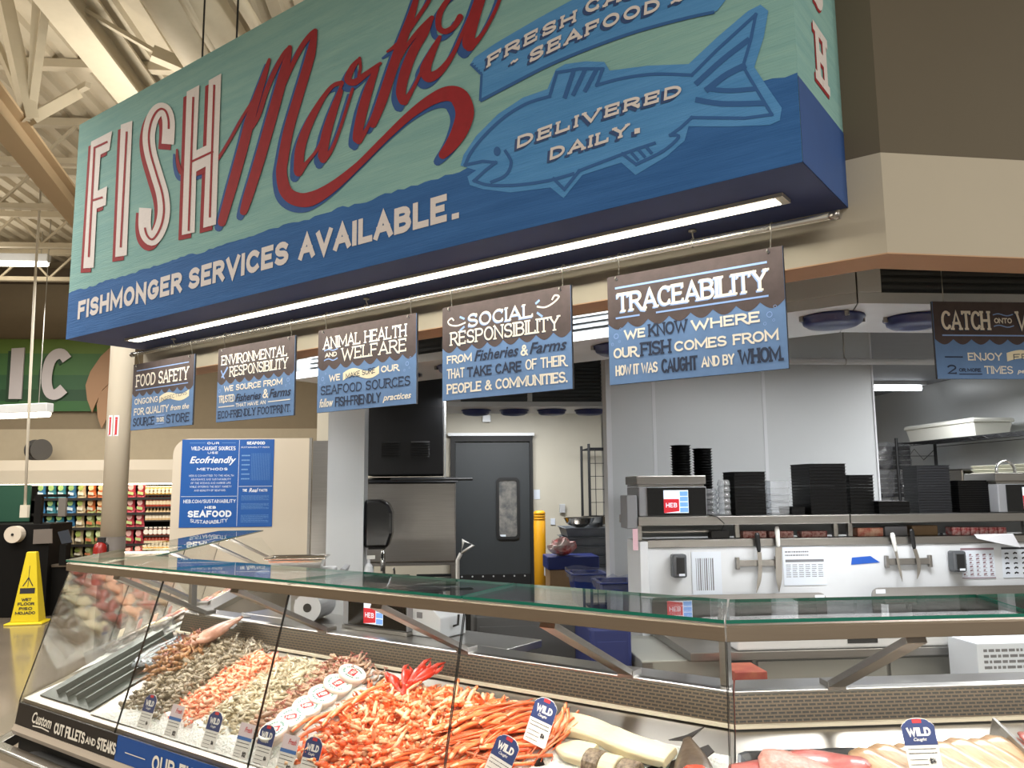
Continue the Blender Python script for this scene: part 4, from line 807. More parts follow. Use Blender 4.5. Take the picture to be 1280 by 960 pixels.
# whole dark fish beside the platter, head toward the aisle
FISHG = mat('grouper_skin', '57493c', .32, var=.4, scale=24, bump=.3, coat=.3); GILL = mat('red_gill', 'c4381c', .35, var=.3, scale=30, coat=.4); EYE = mat('fish_eye', '141414', .1); FIN = mat('fish_fin', '2b2623', .4, var=.3, scale=30); SILV = mat('silver_fish_skin', '8f9698', .25, .25, col2='565f66', scale=14, stretch=(1, 6, 1), coat=.3); SNAP = mat('rosy_fish', '94644e', .35, col2='b98a74', scale=18, coat=.3)
def whole_fish(name, label, L, Hh, Wd, skin, gill=None, group=None):
    t = thing(name, label, 'fish', group=group); m = MB(); prof = [(0, .04), (.04, .22), (.12, .42), (.25, .5), (.42, .48), (.6, .38), (.78, .22), (.88, .13), (.92, .12)]
    m.loft([[((u-.5)*L, math.cos(a*PI/6)*Hh*h, math.sin(a*PI/6)*Wd*h) for a in range(12)] for u, h in prof]); m.build('body', skin, t, True)
    m = MB(); x = .41*L; m.prism([(x, -.04*Hh*2, -.002), (x+.1*L, -.46*Hh, -.002), (x+.07*L, 0, -.002), (x+.1*L, .46*Hh, -.002), (x, .04*Hh*2, -.002)], (0, 0, .004)); m.build('tail_fin', FIN, t)
    m = MB(); m.prism([((u-.5)*L, Hh*(hh+.02), -.002) for u, hh in ((.25, .42), (.3, .62), (.5, .6), (.68, .42), (.68, .3))], (0, 0, .004)); m.build('dorsal_fin', FIN, t)
    m = MB(); m.prism([((u-.5)*L, -Hh*hh, -.002) for u, hh in ((.55, .36), (.6, .58), (.72, .48), (.72, .24))], (0, 0, .004)); m.build('belly_fin', FIN, t)
    m = MB(); m.sphere(((.085-.5)*L, .1*Hh, Wd*.26), .05*Hh+.003, 10, 6, (1, 1, .5)); m.build('eye', EYE, t, True)
    if gill:
        m = MB(); m.loft([[((.2+.06*math.cos(a)-.5+.05*k)*L, (-.02+.36*math.sin(a))*Hh, Wd*(.5+.05*k)*(1-.3*abs(math.sin(a)))+.004) for a in [PI*j/6-PI/2 for j in range(7)]] for k in (0, 1, 2)], False, False); m.build('open_gill', gill, t, True)
    return t
def place(t, g, d, v, h, yaw, pitch=0, roll=0):
    t.location = x_pt(g, d, v, deck_z(v)+h); t.rotation_euler = (Matrix.Rotation(ang(g), 4, 'Z')@Matrix.Rotation(SLOPE, 4, 'X')@Matrix.Rotation(yaw, 4, 'Z')@Matrix.Rotation(pitch, 4, 'Y')@Matrix.Rotation(roll, 4, 'X')).to_euler(); return t
place(whole_fish('whole_fish', 'dark whole fish with open red gill lying at the case corner', .36, .15, .075, FISHG, GILL), 1, dX(-1.225), .24, .06, 2.05, 0, -.25)
# left part of the long section: silver fish and rosy fish on ice
for i in range(6):
    t = whole_fish('silver_fish', 'slim silver fish lying on ice left of the shrimp', .34, .075, .05, SILV, group='slim silver fish on ice') if i == 0 else copy_tree(t0)
    if i == 0: t0 = t
    place(t, 1, dX(-4.52)+.05*i, .26+.012*i, .075, PI/2+.1, 0, .5)
for i in range(3):
    t = whole_fish('rosy_fish', 'rosy brown fish piled on ice at the back left', .32, .1, .06, SNAP, None, group='rosy fish piled at the back left') if i == 0 else copy_tree(t1)
    if i == 0: t1 = t
    place(t, 1, dX(-4.3+.08*i), .42, .09+.03*i, PI/2-.5+.2*i, 0, .2)
# ---------------------------------------------------------------- right section trays
tray('black tray under the pink fillets, right of the dark fish', 2, .36, .22, .44, .3)
for i, (d, v, h, y, mm, l) in enumerate(((.22, .27, .04, .2, PINKF, 'pink fillet at the left end of its black tray'), (.32, .25, .06, -.25, REDSK, 'rosy speckled skin-side fillet lying across the pink ones'), (.43, .28, .05, .1, PINKF, 'broad pink fillet on the right half of the black tray'), (.5, .22, .045, -.15, PINKF, 'pink fillet at the right end of its black tray'), (.27, .16, .045, 0, PINKF, 'pink fillet at the front of its black tray'), (.42, .16, .06, .05, DEEP, 'deep pink fillet at the front right of its black tray'))):
    lay(fillet_mesh(.27, .17, .028, 30+i, .3, .06), 'pink_fillet', [mm], l, 'fish fillet', 'pink fillets on the black tray', 2, d, v, h, y)
tray('wide black tray under the white fillets', 2, .82, .2, .52, .3)
for i in range(8):
    d = .62+.066*i; lay(fillet_mesh(.42, .2, .026, 50+i, .12, .04), 'white_fillet', [PALEF], 'cream white fillet overlapping others on the wide black tray', 'fish fillet', 'white fillets on the wide tray', 2, d, .17+.01*(i % 2), .045+.002*i, PI/2+.3, -.16)
m = MB(); m.box(-.006, .006, -.26, .2, 0, .075); o = m.build('tray_divider', STEEL, bevel=.002); o.location = P2(1.1, .25, .02); o.rotation_euler = (Matrix.Rotation(ang(2), 4, 'Z')@Matrix.Rotation(SLOPE, 4, 'X')).to_euler(); tag(o, 'steel tray divider between white and pink fillets', 'divider')
for i in range(7): lay(fillet_mesh(.4, .18, .026, 70+i, .15, .05), 'rosy_fillet', [PINKF], 'pink fillet in the row at the right edge', 'fish fillet', 'pink fillets right of the divider', 2, 1.17+.075*i, .23, .035+.006*(i % 3), PI/2+.2, .25)
# ---------------------------------------------------------------- left section: trays between white dividers
LIMAT = glass_mat('clear_divider', (.93, .94, .94), 1.45, .05, .12)
kinds = [(SNAP, 'rosy'), (PALEF, 'cream'), (PINKF, 'pink'), (ORG, 'orange'), (DEEP, 'dark red'), (HAL, 'white'), (FISHG, 'brown'), (PINKF, 'pale pink')]
for i in range(8):
    d0 = .35+.36*i
    m = MB(); m.box(-.004, .004, -.3, .3, 0, .08); o = m.build('tray_divider', LIMAT); o.location = P0(d0, .16, .015); o.rotation_euler = (Matrix.Rotation(ang(0), 4, 'Z')@Matrix.Rotation(SLOPE, 4, 'X')).to_euler(); tag(o, 'white divider between fillet rows of the left end section', 'divider', 'white dividers of the left section')
    if i == 7: break
    proto = None
    for j in range(10):
        o = lay(fillet_mesh(.2, .1, .03, 100+i), 'fish_fillet', [kinds[i][0]], '%s fillet, row %s along the left end section' % (kinds[i][1], 'nearest the far end|second from the far end|third from the far end|in the middle|third from the corner|second from the corner|nearest the corner'.split('|')[i]), 'fish fillet', 'fillet row of the left section: %s' % kinds[i][1], 0, d0+.09+.13*(j % 2)+.02*(j % 3), -.06+.056*j*.95, .05+.012*(j % 3), .4 if j % 2 else -.3, .2, proto)
        proto = proto or o
# ---------------------------------------------------------------- price tags
TAGB = mat('tag_navy', '26386e', .5); TAGW = mat('tag_white', 'e9e6e0', .5); TAGP = mat('tag_pale_rose', 'd9c9cc', .5); TAGR = mat('tag_red', 'c42a33', .5); INK = mat('print_ink', '23232a', .6); STRIPE = mat('tag_blue_stripe', '3c6cae', .5)
def tag_wild():
    t = thing('price_tag', '', 'price tag'); W, H = .1, .165
    def rnd(z0, z1, notch=True):
        P = [(-W/2, z0), (W/2, z0)]
        if notch: P += [(W/2, z1-.022)]+[(W/2-.008+.008*math.cos(a), z1-.022+.022*math.sin(a)*0+.01*math.sin(a)) for a in (PI/2,)]+[(W*.36, z1-.01)]+[(W*.36*math.cos(a), z1-.01+.012*math.sin(a)) for a in [PI*j/8 for j in range(1, 8)]]+[(-W*.36, z1-.01), (-W/2+.008, z1-.012), (-W/2, z1-.022)]
        else: P += [(W/2, z1), (-W/2, z1)]
        return P
    m = MB(); m.prism([(x, 0, z) for x, z in rnd(0, H)], (0, .0012, 0)); m.build('card', TAGW, t)
    m = MB(); m.poly([(x, -.0006, z) for x, z in rnd(.085, H-.002)]); m.build('header', TAGB, t)
    f = lambda x, y: Vector((x, -.0012, y)); m = MB(); letters(m, 'WILD', -.036, .112, .026, f, .072, t=.24, gap=.3); script(m, 'Caught', -.02, .098, .009, f, .04); m.build('header_lettering', TAGW, t)
    m = MB(); ribbon(m, [(-.014, H-.008), (.014, H-.008)], .012, f); m.build('header_emblem', TAGR, t)
    m = MB(); greek(m, -.042, .042, .055, .08, 2, f, 3, .2); greek(m, -.042, .01, .006, .05, 3, f, 4, .14); letters(m, '$14', .016, .03, .016, f, .018, t=.2); m.build('print', INK, t); return t
def tag_price():
    t = thing('price_tag', '', 'price tag'); W, H = .1, .15; f = lambda x, y: Vector((x, -.0012, y))
    m = MB(); m.prism([(x, 0, z) for x, z in ((-W/2, 0), (W/2, 0), (W/2, H), (-W/2, H))], (0, .0012, 0)); m.build('card', TAGW, t)
    m = MB(); m.poly([(x, -.0005, z) for x, z in ((-W/2, .095), (W/2, .095), (W/2, H), (-W/2, H))]); m.build('header', TAGP, t)
    m = MB(); script(m, 'Fresh', -.012, .116, .02, f, .05); m.build('header_lettering', TAGR, t)
    m = MB(); m.poly([(x, -.0008, z) for x, z in ((-W/2, .082), (W/2, .082), (W/2, .096), (-W/2, .096))]); m.build('stripe', STRIPE, t)
    m = MB(); greek(m, -.042, .042, .05, .078, 2, f, 5, .2); greek(m, -.042, .0, .01, .045, 3, f, 6, .14); letters(m, '$12', .012, .02, .02, f, .026, t=.2); m.build('print', INK, t); return t
tw, tp = tag_wild(), tag_price(); used = set()
def put_tag(kind, label, g, d, v, h=.0, lean=-.3, yaw=0., roll=0.):
    src = tw if kind == 'w' else tp
    o = src if kind not in used else copy_tree(src)
    used.add(kind); o.location = x_pt(g, d, v, deck_z(v)+h); o.rotation_euler = (Matrix.Rotation(ang(g)+yaw, 4, 'Z')@Matrix.Rotation(lean, 4, 'X')@Matrix.Rotation(roll, 4, 'Y')).to_euler(); tag(o, label, 'price tag', 'price tags standing in the case')
for k, X, l in (('w', -3.9, 'navy WILD price tag at the front of the grey shrimp'), ('p', -3.66, 'pale rose price tag at the front of the orange shrimp'), ('w', -3.36, 'navy WILD price tag at the front of the white peeled shrimp'), ('p', -3.125, 'pale rose price tag at the front of the tan shrimp'), ('w', -2.985, 'navy WILD price tag in front of the white tubs'), ('p', -2.83, 'pale rose price tag in front of the leftmost crab legs'), ('w', -2.69, 'navy WILD price tag at the front of the crab claws')):
    put_tag(k, l, 1, dX(X), -.168, .0, -.32, .0)
put_tag('w', 'navy WILD price tag leaning at the front right of the snow crab legs', 1, dX(-1.86), -.03, .065, -.35, .1, .3)
put_tag('w', 'navy WILD price tag standing between snow crab legs and white fish', 1, dX(-1.81), .16, .085, -.3, .05, .22)
put_tag('w', 'navy WILD price tag standing on the white fillets at right', 2, .7, .17, .095, -.25, -.35, -.1)
for i in range(6): put_tag('p' if i % 2 else 'w', 'small price tag before the %s row of the left end section' % 'first|second|third|fourth|fifth|sixth'.split('|')[i], 0, .55+.36*i, -.14, .02, -.3)
# blue card on the perforated panel
m = MB(); m.box(-.04, .04, -.0015, 0, 0, .055); m.k = 1
for z in (.012, .026, .04): m.box(-.03, .03, -.002, -.0016, z, z+.006)
o = m.build('shelf_card', [mat('card_sky_blue', '5aa8e6', .5), TAGW]); o.location = (-1.5, 2.4+.578, .87); o.rotation_euler = (-.24, 0, 0); tag(o, 'small sky blue card on the perforated panel', 'card')

# ---------------------------------------------------------------- on and behind the rear ledge
LZ = .963

m = MB(); m.box(-.3, .27, -.36, .35, .002, .008); o = m.build('reflection_stand_in', mat('panel_grey_green', '39423e', .35, .3)); o.location = P1(-4.7, .185, .0); o.rotation_euler = (SLOPE, 0, 0); tag(o, 'added grey green panel standing in for dark glass reflections at the left end of the long section', 'panel')  # added dark panel, stands in for the glass reflections over this deck
for i in range(4):
    m = MB(); m.box(-.006, .006, -.33, .33, 0, .03); o = m.build('deck_rail', mat('rail_dull_grey', '5f6664', .45, .4)); o.location = P1(-4.86+.11*i, .19, .009); o.rotation_euler = (SLOPE, 0, 0); tag(o, 'thin steel rail on the added panel left of the shrimp', 'rail', 'steel rails on the added panel')
# ================================================================ service room behind the case (room frame: x right, y away)
def at_z(px, py, z): d = ray(px, py); return O3+d*((z-CZ)/d.z)
def Bx(o_, x, y, z=0, rotz=0): o_.location = bw(x, y, z); o_.rotation_euler = (0, 0, BETA+rotz); return o_
def bbox(name, x0, x1, y0, y1, z0, z1, m_, bevel=0):
    m = MB(); m.box(0, x1-x0, 0, y1-y0, 0, z1-z0); return Bx(m.build(name, m_, bevel=bevel), x0, y0, z0)
FRP = mat('white_wall_panel', 'cccfd0', .35, var=.03, scale=1.2); FRPB = mat('beige_wall_panel', 'cbc5b4', .5, var=.04, scale=1.5); PCEIL = mat('room_ceiling', '8d8f94', .7, var=.03); SEAM = mat('wall_seam', 'dfe1e4', .4); GALV = mat('galvanized', 'a9abad', .35, .9, var=.08, scale=9); ALU = mat('aluminium_case', 'd2d4d5', .45, .35, var=.05, scale=5)
CZL = 2.85
def wall(name, x0, x1, y0, y1, m_, z1=CZL, z0=0): return struct(bbox(name, x0, x1, y0, y1, z0, z1, m_))
w1 = wall('wall_partition', 1.15, 3.135, 5.7, 5.82, FRP)
for px in (819, 958):
    x, _ = at_b(px, 550, 5.69); m = MB(); m.box(-.012, .012, -.003, 0, 0, CZL); o = Bx(m.build('trim_seam', SEAM), x, 5.7); struct(o)
for x in (1.15, 3.135):
    m = MB(); m.box(-.006, .03 if x < 2 else .006, -.006, .126, 0, CZL); o = Bx(m.build('trim_edge', SEAM), x-(0 if x < 2 else 0), 5.7); struct(o)
wall('wall_service_rear', -1.35, 1.7, 8.75, 8.87, FRPB)
wall('wall_storage_rear', 1.7, 5.64, 10.5, 10.6, FRP); wall('wall_storage_right', 5.52, 5.64, 4.2, 10.5, FRP)
m = MB(); m.poly([bw(-1.35, 5.1, CZL), bw(-.2, 3.6, CZL), bw(.4, 2.75, CZL), bw(5.64, 2.75, CZL), bw(5.64, 10.6, CZL), bw(-1.35, 10.6, CZL)]); struct(m.build('ceiling_service', PCEIL))
wall('wall_pier', -.845, -.583, 6.0, 6.3, FRP)
o = bbox('steel_splash_panel', -1.0, -.846, 6.3, 6.33, 0, 2.08, STEEL); tag(o, 'brushed steel splash panel between poster board and white pier', 'panel')
# poster board
t = bthing('poster_board', 'large cream board with rounded corner carrying the blue seafood poster', 'board', at_b(215, 600, 8.95)[0], 8.95)
m = MB(); W, H, r = at_b(388, 600, 8.95)[0]-at_b(215, 600, 8.95)[0], at_b(300, 548, 8.95)[1], .17; P = [(0, 0)]+[(r-r*math.cos(a), H-r+r*math.sin(a)) for a in [PI/2*i/8 for i in range(9)]]+[(W, H), (W, 0)]
m.prism([(x, 0, z) for x, z in P], (0, .03, 0)); m.build('panel', mat('cream_board', 'c9bfae', .5), t)
m = MB(); m.prism([(W-.02+x, -.002, z) for x, z in ((0, 0), (.03, 0), (.03, H+.004), (0, H+.004))], (0, .034, 0)); m.build('edge_strip', STEEL, t)
p = bthing('poster', 'blue seafood sourcing poster fixed to the cream board', 'poster', 0, 0); x0, z1_ = at_b(228, 549.5, 8.945); x1_, _ = at_b(343, 548, 8.945); _, z0_ = at_b(285, 659, 8.945)
PW, PH = x1_-x0, z1_-z0_; Bx(p, x0, 8.945, z0_)
POB = mat('poster_blue', '1554a0', .4); POW = mat('poster_white', 'dfe6ef', .5); POL = mat('poster_pale_blue', '6f9bd0', .5)
m = MB(); m.box(0, PW, 0, .003, 0, PH); m.build('sheet', POB, p)
f = lambda x, y: Vector((x*PW, -.001, y*PH)); fs = lambda x, y: Vector((x, -.001, y)); m = MB()
def pt(s, u0, u1, v0, v1, th=.2, sl=0): letters(m, s, u0*PW, v0*PH, (v1-v0)*PH, fs, (u1-u0)*PW, th if len(s) < 9 else th*.72, sl, gap=.3)
pt('OUR', .27, .4, .945, .97, .2, .2); pt('WILD-CAUGHT SOURCES', .1, .58, .875, .92, .2); pt('USE', .28, .39, .835, .86, .2, .2); script(m, 'Ecofriendly', .09*PW, .73*PH, .075*PH, fs, .5*PW); pt('METHODS', .17, .5, .645, .675, .2, .2)
for i, (s, a, b) in enumerate((('HEB IS COMMITTED TO THE HEALTH', .09, .57), ('ABUNDANCE AND SUSTAINABILITY', .11, .54), ('OF THE OCEANS AND MARINE LIFE', .11, .54), ('WHILE OFFERING THE BEST VARIETY', .1, .55), ('AND QUALITY OF SEAFOOD.', .15, .49))): pt(s, a, b, .575-.042*i, .597-.042*i, .15)
pt('HEB.COM/SUSTAINABILITY', .04, .6, .275, .315, .2); pt('SEAFOOD', .09, .56, .115, .19, .24); pt('HEB', .27, .39, .21, .24, .24)
letters(m, 'SUSTAINABILITY', .12*PW, .06*PH, .04*PH, lambda x, y: Vector((x, -.001, y-.02*math.sin(PI*(x/PW-.12)/.4)*PH)), .4*PW, .14)
pt('SEAFOOD', .7, .9, .94, .975, .24); pt('SUSTAINABILITY INDEX', .64, .95, .9, .918, .2); pt('THE', .67, .72, .4, .43, .2); script(m, 'Real', .74*PW, .395*PH, .045*PH, fs, .1*PW); pt('FACTS', .85, .94, .4, .43, .2)
ribbon(m, [(.62, .01), (.62, .99)], .004, f); ribbon(m, [(.01, .35), (.61, .35)], .004, f); ribbon(m, [(.63, .46), (.99, .46)], .004, f); m.build('poster_lettering', POW, p)
m = MB()
for i in range(16): ribbon(m, [(.76+.013*i, .53), (.76+.013*i, .84)], .002, f)
for a, b, c, d in ((.65, .74, .52, .84), (.66, .96, .3, .36), (.66, .96, .2, .27), (.66, .96, .05, .14)): greek(m, a*PW, b*PW, c*PH, d*PH, 6, fs, 5, .28)
ribbon(m, [(.08, .96), (.25, .96)], .004, f); ribbon(m, [(.43, .96), (.58, .96)], .004, f); m.build('fine_print', POL, p)
# ---------------------------------------------------------------- evaporator coolers under the ceiling
BLUEFAN = mat('fan_guard_blue', '14245e', .35, var=.1, scale=20); FINS = mat('coil_fins', '55585a', .5, .6)
Kc = at_z(1072, 376, 2.44); UZ0, UZ1 = 2.43, 2.835
PA = [Vector((-4.35, Kc.y, 0)), Vector((Kc.x, Kc.y, 0)), Vector((Kc.x+2.6*CB, Kc.y+2.6*SB, 0))]
def uoff(i, v):
    d0, d1 = Vector((1, 0, 0)), Vector((CB, SB, 0)); n0, n1 = Vector((0, 1, 0)), Vector((-SB, CB, 0))
    if i == 0: return PA[0]+n0*v
    if i == 2: return PA[2]+n1*v
    s = n0+n1; return PA[1]+s*(v*2/s.length_squared)
def fan(mb, c, r):
    mb.lathe([(r*1.06, 0), (r*1.08, -.008), (r, -.012), (r*.97, -.03), (r*.8, -.043), (r*.3, -.05), (.02, -.05)], 24, c)
for g, lab in ((0, 'long ceiling cooler with blue fan guards above the case, behind the boards'), (1, 'ceiling cooler with ribbed coil and blue fan guards at the right')):
    t = thing('ceiling_cooler', lab, 'cooling unit', group='ceiling coolers')
    def sp(a, v, z, g=g): p_, q_ = uoff(g, v), uoff(g+1, v); dd_ = (q_-p_).normalized(); r_ = p_+dd_*.003+(q_-p_-dd_*.006)*a; return Vector((r_.x, r_.y, z))
    m = MB(); m.loft([[sp(a, v, z) for v, z in ((.02, UZ0+.02), (.58, UZ0+.02), (.58, UZ1), (.02, UZ1))] for a in (0, 1)]); m.build('coil_body', FINS, t)
    m = MB(); m.loft([[sp(a, v, z) for v, z in ((0, UZ0), (.6, UZ0), (.6, UZ0+.045), (.595, UZ0+.045), (.595, UZ0+.004), (.005, UZ0+.004), (.005, UZ0+.045), (0, UZ0+.045))] for a in (0, 1)]); m.build('drain_pan', ALU, t)
    ln = (uoff(g+1, 0)-uoff(g, 0)).length
    a0, a1 = (.05, 1-.33/ln) if g == 0 else (.1/ln, 1)
    for k in range(13):
        z = UZ0+.062+k*.029; m = MB(); m.loft([[sp(a, v, zz) for v, zz in ((.004, z), (.02, z+.004), (.02, z+.018), (.004, z+.014))] for a in (a0, a1)]); m.build('coil_fin', FINS, t)
    m = MB(); m.loft([[sp(a, v, z) for v, z in ((-.004, UZ0+.046), (.02, UZ0+.046), (.02, UZ1), (-.004, UZ1))] for a in ((a1, 1) if g == 0 else (0, a0))]); m.build('end_plate', ALU, t, bevel=.002)
    dd_ = Vector((1, 0, 0)) if g == 0 else Vector((CB, SB, 0)); nn = Vector((0, 1, 0)) if g == 0 else Vector((-SB, CB, 0))
    for d in ((.25, .75, 1.25, 1.75, 2.33, 2.83) if g == 0 else (.02, .4, .78, 1.16, 1.54, 1.92)):
        c = PA[g]+dd_*d+nn*.26; m = MB(); fan(m, (c.x, c.y, UZ0), .125); m.build('fan_guard', BLUEFAN, t, True)
        m = MB()
        for a in range(4): m.box(c.x+.137*math.cos(a*PI/2+.7)-.008, c.x+.137*math.cos(a*PI/2+.7)+.008, c.y+.137*math.sin(a*PI/2+.7)-.008, c.y+.137*math.sin(a*PI/2+.7)+.008, UZ0-.022, UZ0)
        m.build('guard_clip', STEEL, t)
t = bthing('ceiling_cooler', 'far ceiling cooler with four blue fan guards before the rear wall', 'cooling unit', .03, 6.75, 2.385, group='ceiling coolers'); WU = 1.36
m = MB(); m.box(0, WU, .02, .6, .02, .46); m.build('coil_body', FINS, t)
m = MB(); m.box(-.01, WU+.01, -.005, .61, 0, .045); m.build('drain_pan', ALU, t, bevel=.004)
for k in range(12): m = MB(); m.prism([(.06, .004, .06+k*.032), (.06, .02, .064+k*.032), (.06, .02, .082+k*.032), (.06, .004, .078+k*.032)], (WU-.12, 0, 0)); m.build('coil_fin', FINS, t)
for x in (0, .66, WU-.07): m = MB(); m.box(x, x+.04 if x else .1, -.002, .02, .046, .46); m.build('end_plate', ALU, t)
for k in range(4): m = MB(); fan(m, (.24+.33*k, .28, 0), .12); m.build('fan_guard', BLUEFAN, t, True)
# pipe and ceiling lamps
x, z = at_b(1060, 452, 5.5); t = bthing('drain_pipe', 'white drain pipe running level across the top of the partition wall', 'pipe', 1.3, 5.5, z)
m = MB(); m.tube([(0, 0, 0), (3.3, 0, 0)], .022, 10); m.build('pipe_run', mat('white_pipe', 'd4d5d6', .4), t, True)
for xx in (.4, 1.53, 2.9): m = MB(); m.cyl((xx, 0, .02), (xx, 0, CZL-z), .005, seg=6); m.tube([(xx, .026*math.cos(a), .026*math.sin(a)) for a in [PI*i/6 for i in range(13)]], .003, 5); m.build('pipe_hanger', WIRE, t, True)
LAMPW = mat('lamp_tube', 'ffffff', emit=7., ecol='f6fbff')
x, z = at_b(1117, 470, 8.6); t = bthing('strip_lamp', 'lit fluorescent strip lamp on the storage room ceiling', 'lamp', x, 8.6, CZL-.09)
m = MB(); m.box(-.34, .34, -.07, .07, .05, .09); m.build('lamp_body', ALU, t); m = MB(); m.tube([(-.3, -.01, .018), (.3, -.01, .018)], .03, 10); m.build('lamp_tube', LAMPW, t, True)
q = at_z(533, 436, 2.74); t = thing('globe_lamp', 'round lit ceiling lamp seen between two hanging boards', 'lamp', (q.x, q.y, 2.74)); m = MB(); m.sphere((0, 0, 0), .045, 14, 8, (1, 1, .8)); m.build('globe', LAMPW, t, True); m = MB(); m.lathe([(.05, .034), (.05, .11)], 16); m.build('lamp_base', ALU, t)
# ---------------------------------------------------------------- ice machine, door, bollard
BLK = mat('machine_black', '17181b', .42, var=.08, scale=4)
t = bthing('ice_machine', 'black ice machine head with two louvre panels above the steel bin', 'ice machine', -.71, 7.55, 1.835)
m = MB(); m.box(0, .7, 0, .65, 0, .95); m.build('housing', BLK, t, bevel=.012)
for x in (.13, .4):
    for k in range(7): m = MB(); m.prism([(x, -.001, .17+.022*k), (x, -.014, .166+.022*k), (x, -.001, .182+.022*k)], (.17, 0, 0)); m.build('louvre', RUBBER, t)
m = MB(); m.box(.0, .7, -.002, .0, .62, .63); m.build('panel_gap', RUBBER, t)
m = MB(); m.box(.705, .72, .02, .1, -.02, .9); m.build('conduit', ALU, t)
t = bthing('ice_bin', 'brushed stainless ice bin on legs under the black ice machine', 'ice bin', -.73, 7.48)
m = MB(); m.box(0, .83, 0, .75, 1.06, 1.77); m.build('bin_body', STEEL, t, bevel=.012)
m = MB(); m.prism([(-.01, -.02, 1.772), (-.01, .1, 1.8), (-.01, .76, 1.83), (-.01, .76, 1.772)], (.86, 0, 0)); m.build('bin_lid', BLK, t)
m = MB(); m.prism([(.25, -.16, 1.782), (.25, -.02, 1.79), (.25, -.02, 1.81), (.25, -.16, 1.8)], (.73, 0, 0)); m.build('lid_lip', BLK, t, bevel=.004)
m = MB(); m.box(0, .83, 0, .75, 1.03, 1.058); m.build('stand_frame', STEEL, t, bevel=.004)
for x in (0, .79):
    for y in (0, .71): m = MB(); m.box(x, x+.04, y, y+.04, 0, 1.029); m.build('leg', STEEL, t, bevel=.003)
CART = mat('cart_navy', '23262f', .45)
for i, x in enumerate((-.66, -.27)):
    t = bthing('ice_cart', 'dark ice cart parked below the bin, %s of two' % ('left' if i == 0 else 'right'), 'cart', x, 7.56, group='ice carts')
    m = MB(); R = lambda s, z: [(.18-s, .3-s*1.4, z), (.18+s, .3-s*1.4, z), (.18+s, .3+s*1.4, z), (.18-s, .3+s*1.4, z)]
    m.loft([R(.13, .12), R(.175, .8), R(.18, .86), R(.17, .86), R(.165, .8), R(.12, .2)]); m.build('tub', CART, t, bevel=.006)
    m = MB(); m.tube([(.02, .03, .84), (.02, .03, .93), (.34, .03, .93), (.34, .03, .84)], .014, 8); m.build('push_handle', CART, t, True)
    for a in (.06, .3):
        for b in (.12, .48): m = MB(); m.cyl((a-.015, b, .06), (a+.015, b, .06), .06, seg=14); m.box(a-.02, a+.02, b-.02, b+.02, .1, .125); m.build('wheel', RUBBER, t)
x, z = at_b(572, 700, 7.38); t = bthing('ice_shovel', 'white ice shovel with open triangular grip leaning by the steel bin', 'shovel', x, 7.36, z)
m = MB(); m.tube([(0, 0, -.95), (0, 0, 0), (.03, 0, .06)], .017, 8); m.build('shaft', mat('white_plastic', 'e2e1dc', .4), t, True); m = MB(); m.tube([(.03, 0, .06), (.05, 0, .17), (.14, 0, .13)], .019, 8, closed=True); m.build('grip', MATS['white_plastic'], t, True)
m = MB(); m.loft([[(-.1, y_, -.95), (.1, y_, -.95), (.12, y_, -1.17), (-.12, y_, -1.17)] for y_ in (-.006, .006)]); m.build('blade', MATS['white_plastic'], t, bevel=.004)
DGREY = mat('door_grey', '34383a', .5, var=.05, scale=3); DX0, DX1 = .06, .925
t = bthing('door_1', 'grey swing door with narrow window and black kick plate in the rear wall', 'door', DX0, 8.7, 0, kind='structure')
m = MB(); m.box(.05, DX1-DX0-.02, 0, .04, .02, 2.2); m.build('door_leaf', DGREY, t, bevel=.004)
m = MB(); m.box(0, .05, -.02, .05, 0, 2.27); m.box(DX1-DX0-.02, DX1-DX0+.012, -.02, .05, 0, 2.27); m.box(.05, DX1-DX0-.02, -.02, .05, 2.21, 2.27); m.build('door_frame', RUBBER, t)
m = MB(); m.box(-.03, DX1-DX0+.03, -.03, .05, 2.27, 2.3); m.build('door_header', ALU, t)
m = MB(); m.box(.06, DX1-DX0-.025, -.006, -.0005, .04, .82); m.build('kick_plate', RUBBER, t)
for k in range(7): m = MB(); m.cyl((.12+.11*k, -.012, .8), (.12+.11*k, -.006, .8), .009, seg=10); m.build('rivet', ALU, t)
wx0, wz1 = at_b(620, 597, 8.7); wx1, wz0 = at_b(650, 674, 8.7); wx0 -= DX0; wx1 -= DX0
def rrect(x0, x1, z0, z1, r, n=5): return [(cx_+r*math.cos(a+PI/2*j/n), cz_+r*math.sin(a+PI/2*j/n)) for cx_, cz_, a in ((x1-r, z1-r, 0), (x0+r, z1-r, PI/2), (x0+r, z0+r, PI), (x1-r, z0+r, 1.5*PI)) for j in range(n+1)]
m = MB(); a, b = rrect(wx0, wx1, wz0, wz1, .05), rrect(wx0+.03, wx1-.03, wz0+.03, wz1-.03, .03)
m.loft([[(x, y, z) for x, z in P_] for P_, y in ((a, 0), (a, -.018), (b, -.018), (b, 0))], False, False); m.build('window_frame', RUBBER, t)
m = MB(); m.prism([(x, -.004, z) for x, z in b], (0, .003, 0)); m.build('window_pane', mat('dim_window', '5c5f60', .15, .2, col2='8a8782', scale=9), t)
m = MB(); m.box(wx0+.04, wx0+.1, -.006, -.0045, wz0+.03, wz0+.05); m.build('window_sticker', POW, t)
x, _ = at_b(675, 700, 8.0); t = bthing('bollard', 'yellow round-topped bollard beside the grey swing door', 'bollard', x, 8.0); BOL = mat('bollard_yellow', 'd99a12', .4)
